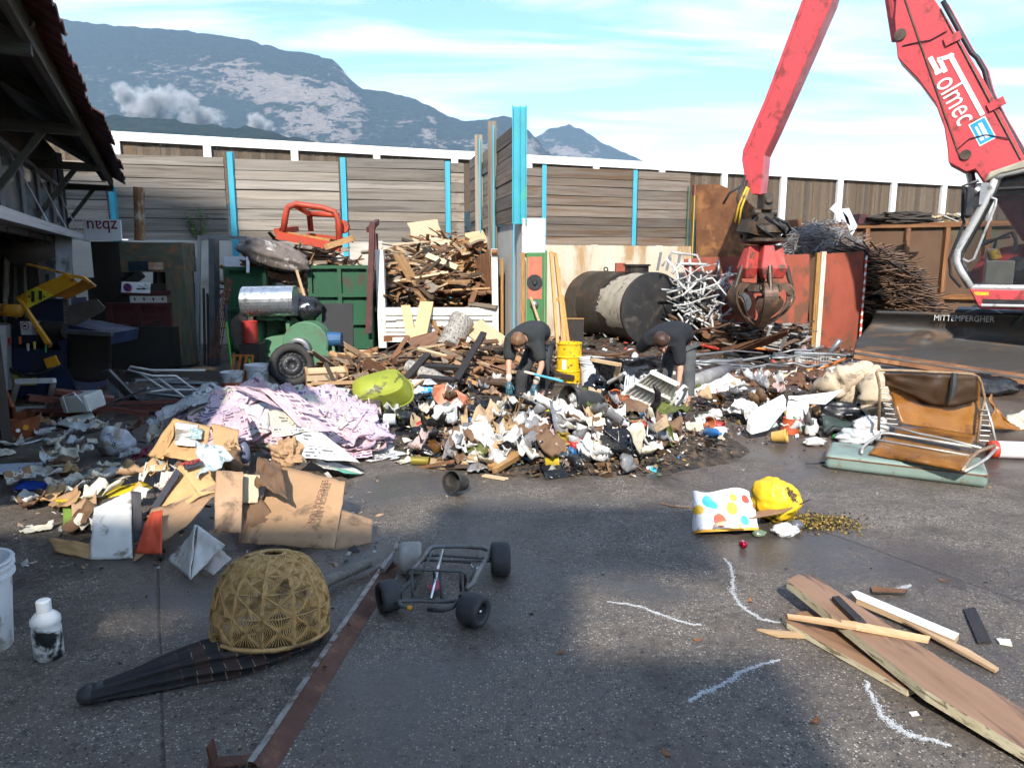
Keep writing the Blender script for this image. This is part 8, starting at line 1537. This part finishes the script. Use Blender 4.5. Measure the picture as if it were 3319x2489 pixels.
def person(label,J,hair,shirt,trou,glove_mat,cuff,crown,face,glove_sides):
 root=thing('person',label,'person',(J['pelvis'].x,J['pelvis'].y,0));inv=-root.location
 E=[('pelvis','spine'),('spine','chest'),('chest','neck'),('neck','headb'),('headb','headt'),('chest','shL'),('shL','elL'),('elL','wrL'),('chest','shR'),('shR','elR'),('elR','wrR'),('pelvis','hipL'),('hipL','knL'),('knL','anL'),('anL','toL'),('pelvis','hipR'),('hipR','knR'),('knR','anR'),('anR','toR')]
 for s in 'LR':E+=[('wr'+s,'pa'+s)]
 rad=dict(pelvis=(.08,.07),spine=(.13,.10),chest=(.13,.10),neck=.055,headb=(.070,.078),headt=(.078,.09),shL=.052,shR=.052,elL=.042,elR=.042,wrL=.029,wrR=.029,paL=(.036,.02),paR=(.036,.02),hipL=.05,hipR=.05,knL=.052,knR=.052,anL=.040,anR=.040,toL=.04,toR=.04)
 c_=J['head'];J['headb']=c_-crown*.055;J['headt']=c_+crown*.055
 for s in 'LR':J['pa'+s]=J['wr'+s]+(J['ha'+s]-J['wr'+s])*.55
 pts={k:(J[k],r)for k,r in rad.items()}
 body=skin('body',pts,E,SKIN,root,inv)
 for s in 'LR':
  gl=s in glove_sides;wr,ha=J['wr'+s],J['ha'+s];d=(ha-wr).normalized();side=d.cross(V((0,-1,.2))).normalized();nrm=side.cross(d).normalized();L=(ha-wr).length
  if gl:
   skin('glove',{'a':(wr,.040),'b':(wr+d*L*.55,(.046,.027)),'c':(wr+d*L*.75,(.044,.024))},[('a','b'),('b','c')],glove_mat,root,inv)
   if cuff:skin('glove_cuff',{'a':(wr-(J['wr'+s]-J['el'+s]).normalized()*.10,.046),'b':(wr+d*.015,.044)},[('a','b')],cuff,root,inv,1)
  for k in range(5):
   if k<4:b=wr+d*L*.62+side*(k-1.5)*.021;fl=(.070,.080,.076,.058)[k];f1,f2,f3=b+d*fl*.45+nrm*.006,b+d*fl*.8+nrm*.022,b+d*fl*1.0+nrm*.042
   else :b=wr+d*L*.30-side*.03;f1,f2,f3=b-side*.022+d*.03,b-side*.03+d*.055+nrm*.01,b-side*.028+d*.075+nrm*.02
   r=.0105 if gl else .0088
   skin('finger',{'a':(b,r),'b':(f1,r),'c':(f2,r*.95),'d':(f3,r*.85)},[('a','b'),('b','c'),('c','d')],glove_mat if gl else SKIN,body if not gl else root,inv,1)
 sl=lambda s,f:J['sh'+s].lerp(J['el'+s],f)
 Sp={'pelvis':(J['pelvis']-(J['spine']-J['pelvis'])*.38,(.182,.165)),'spine':(J['spine'],(.19,.16)),'chest':(J['chest'],(.21,.18)),'neck':(J['chest'].lerp(J['neck'],.7),(.105,.10))}
 Ee=[('pelvis','spine'),('spine','chest'),('chest','neck')]
 for s in 'LR':
  Sp['sh'+s]=(J['sh'+s],.108);Sp['m'+s]=(sl(s,.55),.088);Sp['e'+s]=(sl(s,.92),.080);Ee+=[('chest','sh'+s),('sh'+s,'m'+s),('m'+s,'e'+s)]
 skin('shirt',Sp,Ee,shirt,root,inv)
 Tp={'pelvis':(J['pelvis'],(.155,.140))};Ee=[]
 for s in 'LR':
  Tp['hip'+s]=(J['hip'+s],.105);Tp['kn'+s]=(J['kn'+s],.086);Tp['m'+s]=(J['kn'+s].lerp(J['an'+s],.55),.080);Tp['an'+s]=(J['an'+s]-V((0,0,.05)),.078);Ee+=[('pelvis','hip'+s),('hip'+s,'kn'+s),('kn'+s,'m'+s),('m'+s,'an'+s)]
 skin('trousers',Tp,Ee,trou,root,inv)
 for s in 'LR':f=(J['to'+s]-J['an'+s]);f.z=0;skin('boot',{'a':(J['an'+s]+V((0,0,-.02)),.062),'b':(V((J['an'+s].x,J['an'+s].y,.045))+f*.15,.052),'c':(V((J['to'+s].x,J['to'+s].y,.04)),(.05,.04))},[('a','b'),('b','c')],BOOT,root,inv)
 x=crown.cross(face).normalized();hm=Mx((x,face,crown)).transposed().to_4x4();hm.translation=c_+inv
 mb=MB();mb.ball((0,0,0),1,28,20);hv=[]
 for p in mb.v:
  p=V(p);top=p.z*.80-p.y*.60;k=(1.03 if top>-.10 else .82)+(.06*fbm(p*1.0,5)if top>-.10 else 0);hv.append(tuple(hm@V((p.x*.098*k,p.y*.115*k-.008,p.z*.130*k))))
 mb.v=hv;mb.build('hair',hair,root,smooth=True)
 for sx in (-1,1):mb=MB();mb.ball((0,0,0),1,10,8);mb.v=[tuple(hm@V((sx*.084+p[0]*.010,-.005+p[1]*.020,-.012+p[2]*.032)))for p in mb.v];mb.build('ear',SKIN,body,smooth=True)
 mb=MB();mb.ball((0,0,0),1,20,14);mb.v=[tuple(hm@V((p[0]*.074,.018+p[1]*.088,-.035+p[2]*.095)))for p in mb.v];mb.build('face',SKIN,body,smooth=True)
 mb=MB();mb.tube([hm@V((0,.098,.012)),hm@V((0,.120,-.032)),hm@V((0,.104,-.042))],[.009,.017,.012],8);mb.build('nose',SKIN,body,smooth=True)
 mb=MB();mb.tube([hm@V((-.025,.096,-.072)),hm@V((0,.104,-.072)),hm@V((.025,.096,-.072))],[.004,.007,.004],6);mb.build('mouth',M('lips',(.40,.15,.11),None,8,.5),body,smooth=True)
 for sx in (-1,1):mb=MB();mb.ball(hm@V((sx*.031,.090,.006)),.011,10,8);mb.build('eye',M('eye',(.7,.68,.64),(.05,.04,.03),60,.3),body,smooth=True);mb=MB();mb.tube([hm@V((sx*.014,.102,.026)),hm@V((sx*.046,.094,.024))],[.006,.005],6);mb.build('eyebrow',hair,body)
 return root
def gp(u,v,h=0):return G(u,v,h)
J1=dict(pelvis=P(1170,722,9.45),spine=P(1155,711,9.28),chest=P(1133,722,9.02),neck=P(1123,733,8.88),head=P(1120,739,8.76),shL=P(1104,738,8.98),shR=P(1159,742,9.0),elL=P(1099,786,8.86),elR=P(1171,788,8.9),wrL=P(1099,822,8.72),wrR=P(1157,828,8.74),haL=P(1100,852,8.66),haR=P(1146,855,8.68),hipL=P(1155,745,9.42),hipR=P(1182,745,9.48),knL=P(1127,808,9.08),knR=P(1174,802,9.3),anL=gp(1125,868)+V((0,.05,.10)),anR=gp(1173,858)+V((0,.05,.10)),toL=gp(1114,880)+V((0,0,.04)),toR=gp(1166,870)+V((0,0,.04)))
HAIR1=M('light brown hair',(.20,.105,.05),(.11,.055,.028),3,.5,st=(14,2,2),bump=.4);HAIR2=M('dark brown hair',(.060,.028,.017),(.030,.016,.011),3,.5,st=(14,2,2),bump=.4)
person('worker in charcoal sweater and teal gloves bending by the yellow drum',J1,HAIR1,TSH2,TRD,GLV,CUFF,V((-.10,-.80,.50)).normalized(),V((.05,-.55,-.83)).normalized(),'LR')
J2=dict(pelvis=P(1480,728,9.15),spine=P(1462,711,9.05),chest=P(1437,722,8.85),neck=P(1430,733,8.72),head=P(1429,739,8.60),shL=P(1400,735,8.9),shR=P(1465,745,8.8),elL=P(1379,757,9.15),elR=P(1470,797,8.75),wrL=P(1368,775,9.1),wrR=P(1466,828,8.55),haL=P(1362,792,8.95),haR=P(1459,850,8.45),hipL=P(1452,748,9.25),hipR=P(1488,748,9.15),knL=P(1436,815,9.2),knR=P(1488,812,8.95),anL=gp(1432,862)+V((0,.05,.10)),anR=gp(1489,876)+V((0,.05,.10)),toL=gp(1424,872)+V((0,0,.04)),toR=gp(1480,890)+V((0,0,.04)))
person('worker in black polo shirt and grey trousers bending right of the black bags',J2,HAIR2,TSH,TRO,M('white knit glove',(.62,.62,.60),None,10,.9),M('white knit glove',(.62,.62,.60),None,10,.9),V((-.12,-.80,.52)).normalized(),V((.18,-.52,-.83)).normalized(),'L')

# ---- metal
WTB=M('white enamel tube scrap',(.52,.52,.50),(.36,.36,.35),7,.4,rnd=.3,dirt=((.22,.14,.08),.25,8));GTB=M('grey steel tube scrap',(.24,.25,.26),(.16,.165,.17),7,.45,.5,rnd=.2);BRT=M('brown rusty rod scrap',(.12,.06,.032),(.075,.04,.024),7,.7,.3,rnd=.25)
def tubes(n,uv,Yr,lr,rr_,mat,label,group,tilt=.5,yaws=1.2):
 for i in range(n):
  u,v=U(*uv[0]),U(*uv[1]);c=P(u,v,U(*Yr));c.z=max(.1,c.z);ya=RND.gauss(0,yaws);ti=RND.gauss(0,tilt);L=U(*lr);d=V((math.cos(ya)*math.cos(ti),math.sin(ya)*math.cos(ti)*.6,math.sin(ti)))*L/2
  if c.z-abs(d.z)<0:d.z=c.z*.9*(1 if d.z>0 else -1)
  mb=MB();mb.tube([c-d,c-d*.3+V((0,0,U(-.03,.03))),c+d*.4+V((U(-.05,.05),0,U(-.05,.05))),c+d],U(*rr_),7);zn=third(c,*uv[0])+(', upper part' if v<sum(uv[1])/2 else ', lower part');one(mb,'metal_tube',label+', '+zn,'tube',mat,group=group+', '+zn,smooth=True)
tubes(84,((1462,1562),(588,720)),(14.0,14.9),(.25,1.0),(.010,.024),WTB,'thin white tube in the tangle right of the tank','white tubes right of the tank',.6)
tubes(18,((1470,1570),(590,700)),(14.5,15.05),(.5,1.3),(.018,.035),GTB,'grey tube in the tangle right of the tank','grey tubes right of the tank',.6)
tubes(26,((1470,1640),(690,755)),(13.6,15.2),(.4,1.4),(.015,.04),BRT,'rusty rod lying in the scrap under the grapple','rusty rods under the grapple',.25)
tubes(14,((1480,1840),(752,795)),(11.2,12.8),(.6,1.8),(.012,.03),GTB,'grey pipe lying along the front of the metal scrap','pipes along the scrap front',.06,.3)
tubes(10,((1250,1400),(752,790)),(11.5,13.0),(.4,1.2),(.012,.028),BRT,'rusty rod lying under the tank','rods under the tank',.08,.5)
cf=thing('tube_chairs','white tubular chair frames piled on top of the tube tangle','chair frame',P(1480,600,14.8));ci2=-cf.location
for pts in ([(1447,565,14.9),(1450,545,14.9),(1505,552,14.9),(1525,600,14.8),(1530,640,14.6)],[(1452,592,14.8),(1470,570,14.8),(1530,572,14.85)],[(1430,575,14.9),(1440,560,14.9),(1462,585,14.8),(1468,640,14.6)],[(1490,560,14.9),(1492,610,14.8)]):mb=MB();mb.tube([P(*p)+ci2 for p in pts],.028,8);mb.build('tube',WTB,cf,smooth=True)
for u,Y in ((1428,16.3),(1448,16.2),(1470,16.4)):mb=MB();a,b=P(u,545+(u%7),Y),P(u-8,585,Y);bar(mb,a,b,.05,.05);one(mb,'steel_bar','short grey steel bar poking up behind the tank','bar',GTB,group='bars behind the tank')
mb=MB();c=P(1508,592,14.75);mb.ball((c.x,c.y,c.z-.3),(.30,.30,.36),24,16);mb.cyl((c.x,c.y,c.z-.3),(c.x,c.y,.3),.295,None,24);one(mb,'boiler','dark domed boiler standing behind the white tubes','boiler',TANK,smooth=True)
def drumdisc(label,u,v,Y,r,w,mat,rot):mb=MB();c=P(u,v,Y);mb.lathe([(r*.3,-w/2),(r,-w/2),(r,w/2),(r*.3,w/2),(r*.3,-w/2)],22,Mx.Translation(c)@Euler(rot).to_matrix().to_4x4());one(mb,'brake_drum',label,'brake drum',mat)
drumdisc('rusty brake drum on the scrap right of the tank',1522,690,14.6,.20,.18,BRT,(R(70),R(20),0));drumdisc('second rusty hub lower down in the scrap',1535,722,14.2,.17,.22,RUST,(R(50),R(-30),0));drumdisc('cream round drum seen behind the grapple',1598,655,14.9,.22,.12,PLA['cream'],(R(80),R(20),0))
mb=MB();mb.ball((0,0,.15),(.26,.2,.2),18,12,lambda p:1+.3*fbm(p,2));one(mb,'casting','lumpy brown casting in the scrap below the tubes','casting',BRT,P(1560,735,14.0)*V((1,1,0))if False else V((P(1560,735,14.0).x,14.0,.1)))
def rd(label,a,b,r,mat,name='pipe',cat='pipe'):mb=MB();mb.tube([G(*a),G(*b)],r,9);return one(mb,name,label,cat,mat)
RPL=M('bright red plastic pipe',(.55,.04,.025),None,6,.4);OPP=M('orange plastic pipe',(.62,.17,.03),None,6,.4)
rd('bright red pipe lying right of the right worker',(1503,742,.25),(1552,754,.18),.028,RPL);rd('orange pipe below the grapple',(1600,748,.2),(1674,757,.15),.025,OPP);rd('long orange-red rod in front of the dozer blade',(1762,800,.02),(1850,765,.25),.016,OPP,'rod','rod');rd('white pipe beside the orange-red rod',(1788,799,.04),(1880,775,.15),.035,WTB);rd('long dark pipe along the scrap front',(1566,764,.12),(1660,778,.08),.045,HOSE);rd('grey pipe just right of the right worker',(1500,768,.1),(1580,760,.15),.03,GTB);rd('brown pipe under the white basket',(1706,784,.04),(1800,788,.04),.05,TERR)
slabm('steel_beam','long rusty flat beam sloping up under the grapple','beam',[(1556,752,.15),(1652,728,.55),(1702,710,.75),(1704,718,.68),(1660,740,.42),(1562,764,.08)],.05,RUST,.004)
wbk=thing('wire_basket','white wire basket with cartons on the scrap front','basket',G(1755,785,.05));mb=MB()
for k in range(13):x=-.27+k*.045;mb.tube([(x,-.13,.17),(x,-.11,0),(x,.11,0),(x,.13,.17)],.005,4)
for z,s_ in ((0.0,.85),(.06,.9),(.12,.95),(.17,1)):mb.tube([(-.28*s_,-.13*s_,z),(.28*s_,-.13*s_,z),(.28*s_,.13*s_,z),(-.28*s_,.13*s_,z)],.006,4,True)
mb.build('wires',WTB,wbk);mb=MB();mb.box((-.24,-.05,.12),(.13,.1,.2),(0,0,.3));mb.build('white_carton',PLA['white'],wbk);mb=MB();mb.prism([(-.22,-.05,.22),(-.12,-.05,.2),(-.16,-.05,.32)],(0,.1,0));mb.build('pink_carton',PLA['pink'],wbk)
ps=thing('garden_chair','white plastic slatted chair back lying under the grapple','chair',G(1665,755,.1));pi2=-ps.location
for k in range(6):mb=MB();bar(mb,G(1650+k*2,750-k*7,.2+.06*k)+pi2,G(1684+k*2,756-k*7,.2+.06*k)+pi2,.03,.015);mb.build('slat',WPL,ps)
for a,b in (((1648,755,.15),(1664,706,.62)),((1684,760,.15),(1700,715,.58))):mb=MB();bar(mb,G(*a)+pi2,G(*b)+pi2,.05,.03);mb.build('side',WPL,ps)
mb=MB();mb.tube([(.16*math.cos(a)+.02*math.sin(a*3),.05*math.sin(a*7),.16*math.sin(a)+.17)for a in [k*.25 for k in range(150)]],.006,4);one(mb,'wire_coil','coil of thin rusty wire right of the right worker','wire',BRT,V((P(1530,745,12.2).x,12.2,.05)))
mbt=MB();PG=((.30,.29,.28,1),(.20,.19,.18,1),(.16,.10,.07,1),(.36,.35,.34,1));PB=((.10,.055,.03,1),(.07,.04,.025,1),(.14,.075,.04,1),(.045,.03,.022,1),(.17,.10,.055,1))
for i in range(900):
 a=U(0,1);u=1700+150*a;c=P(u,548-62*math.sin((.15+a*.8)*3.0)*U(0,1),U(16.0,17.5));ya,ti=RND.gauss(0,.7),RND.gauss(.1,.35);L=U(.2,.9);d=V((math.cos(ya)*math.cos(ti),math.sin(ya)*.6,math.sin(ti)))*L/2;mbt.col=RND.choice(PG);mbt.tube([c-d,c+V((0,0,U(-.08,.12))),c+d],.007,3,cap=False)
for i in range(2400):
 b=U(0,1);u=1845+U(0,1)*(60+100*b);c=P(u,548+130*b+U(-8,8),U(15.2,17.2));ya,ti=RND.gauss(0,.5),RND.gauss(-.12,.22);L=U(.5,1.6);d=V((math.cos(ya)*math.cos(ti),math.sin(ya)*.6,math.sin(ti)))*L/2;mbt.col=RND.choice(PB);mbt.tube([c-d,c+V((0,0,U(-.06,.06))),c+d],U(.008,.022),3,cap=False)
for i in range(260):
 u=U(1720,2090);c=CWp(u,492-(u-1760)*.06-U(0,10))+V((0,U(.1,.8),0));L=U(.1,.5);ya=U(0,3);d=V((math.cos(ya),.4*math.sin(ya),U(-.3,.5)))*L/2;mbt.col=RND.choice(PG+PB+((.55,.42,.2,1),(.5,.5,.48,1)));bar(mbt,c-d,c+d,U(.02,.15),U(.01,.06))
for i in range(500):
 u=U(1570,1740);c=P(u,U(700,752),U(13.6,14.8));c.z=max(.03,c.z);ya=U(0,3);L=U(.1,.6);d=V((math.cos(ya),.5*math.sin(ya),U(-.2,.3)))*L/2;mbt.col=RND.choice(PB+PG);bar(mbt,c-d,c+d,U(.015,.1),U(.01,.03))
tag(mbt.build('scrap_wire',MV('mixed rusty wire',.7)),'tangled mass of rusty wire and rods behind the red walls',None,None,'stuff')
mb=MB();c=V((P(1900,640,16.4).x,16.6,0));mb.ball((c.x,c.y,.55),(1.0,.8,1.2),24,16,lambda p:1+.25*fbm(p,1.5));o=mb.build('scrap_core',BRT);tag(o,'dark packed core of the rusty wire heap',None,None,'stuff')
ws_=thing('bent_sheet','white bent metal sheet standing on the wire tangle','sheet',P(1815,490,16.6));wi_=-ws_.location
for px in ([(1793,452),(1806,438),(1832,470),(1838,490)],[(1818,452),(1834,450),(1852,488),(1840,512)]):mb=MB();mb.prism([P(u,v,16.6)+wi_ for u,v in px],(0,.03,0));mb.build('panel',SIGNW,ws_)
mb=MB();mb.prism([P(u,v,19.5)for u,v in ((1858,462),(1900,470),(1904,486),(1854,484))],(0,.4,0));one(mb,'corrugated_sheet','dark red corrugated sheet on the scrap container','sheet',REDT)
blob('dark_tarp','dark sheet bundle lying along the container top','bundle',P(1945,484,19.4),(1.7,.7,.34),SOOT,61,.4,2.0,smooth=False)
mb=MB();mb.tube([P(1705+28*math.cos(a),545-52*math.sin(a),16.2)for a in [R(-40+k*8)for k in range(24)]],.02,6);one(mb,'cable_loop','thick grey cable looping beside the grapple','cable',GTB,smooth=True)
q4('rust_ground','wide rusty sheet lying flat in front of the metal scrap','steel plate',[(1560,800,.01),(1800,790,.01),(1760,830,.01),(1500,838,.01)],RUST,62,.004,.006)
mb=MB();mb.tube([P(1768,790,12.6),P(1782,775,12.4),P(1815,735,12.2)],[.04,.045,.05],8);one(mb,'hose','grey ribbed hose standing by the red wall','hose',GTB,smooth=True)
blob('black_lump','black lump filling the shadow under the excavator','sack',V((P(2130,830,9.6).x,9.6,0)),(.9,.5,.3),PLA['black'],63,.25,1.6)  # black lump laid where the dark shadow lies below the blade

# ---- haze
t=NT('thin bluish air');t.n.remove(t.b);pv=t.N('ShaderNodeVolumePrincipled')
pv.inputs['Color'].default_value=(.50,.72,1,1);pv.inputs['Density'].default_value=6.5e-5;pv.inputs['Anisotropy'].default_value=.0
t.l.new(pv.outputs[0],t.out.inputs['Volume'])
mb=MB();mb.box((0,4200,1300),(16000,13000,2602));o=mb.build('haze',t.m);tag(o,'thin bluish air in front of the mountains',None,None,'stuff')
o.data.materials[0].cycles.homogeneous_volume=True if hasattr(o.data.materials[0].cycles,'homogeneous_volume')else False
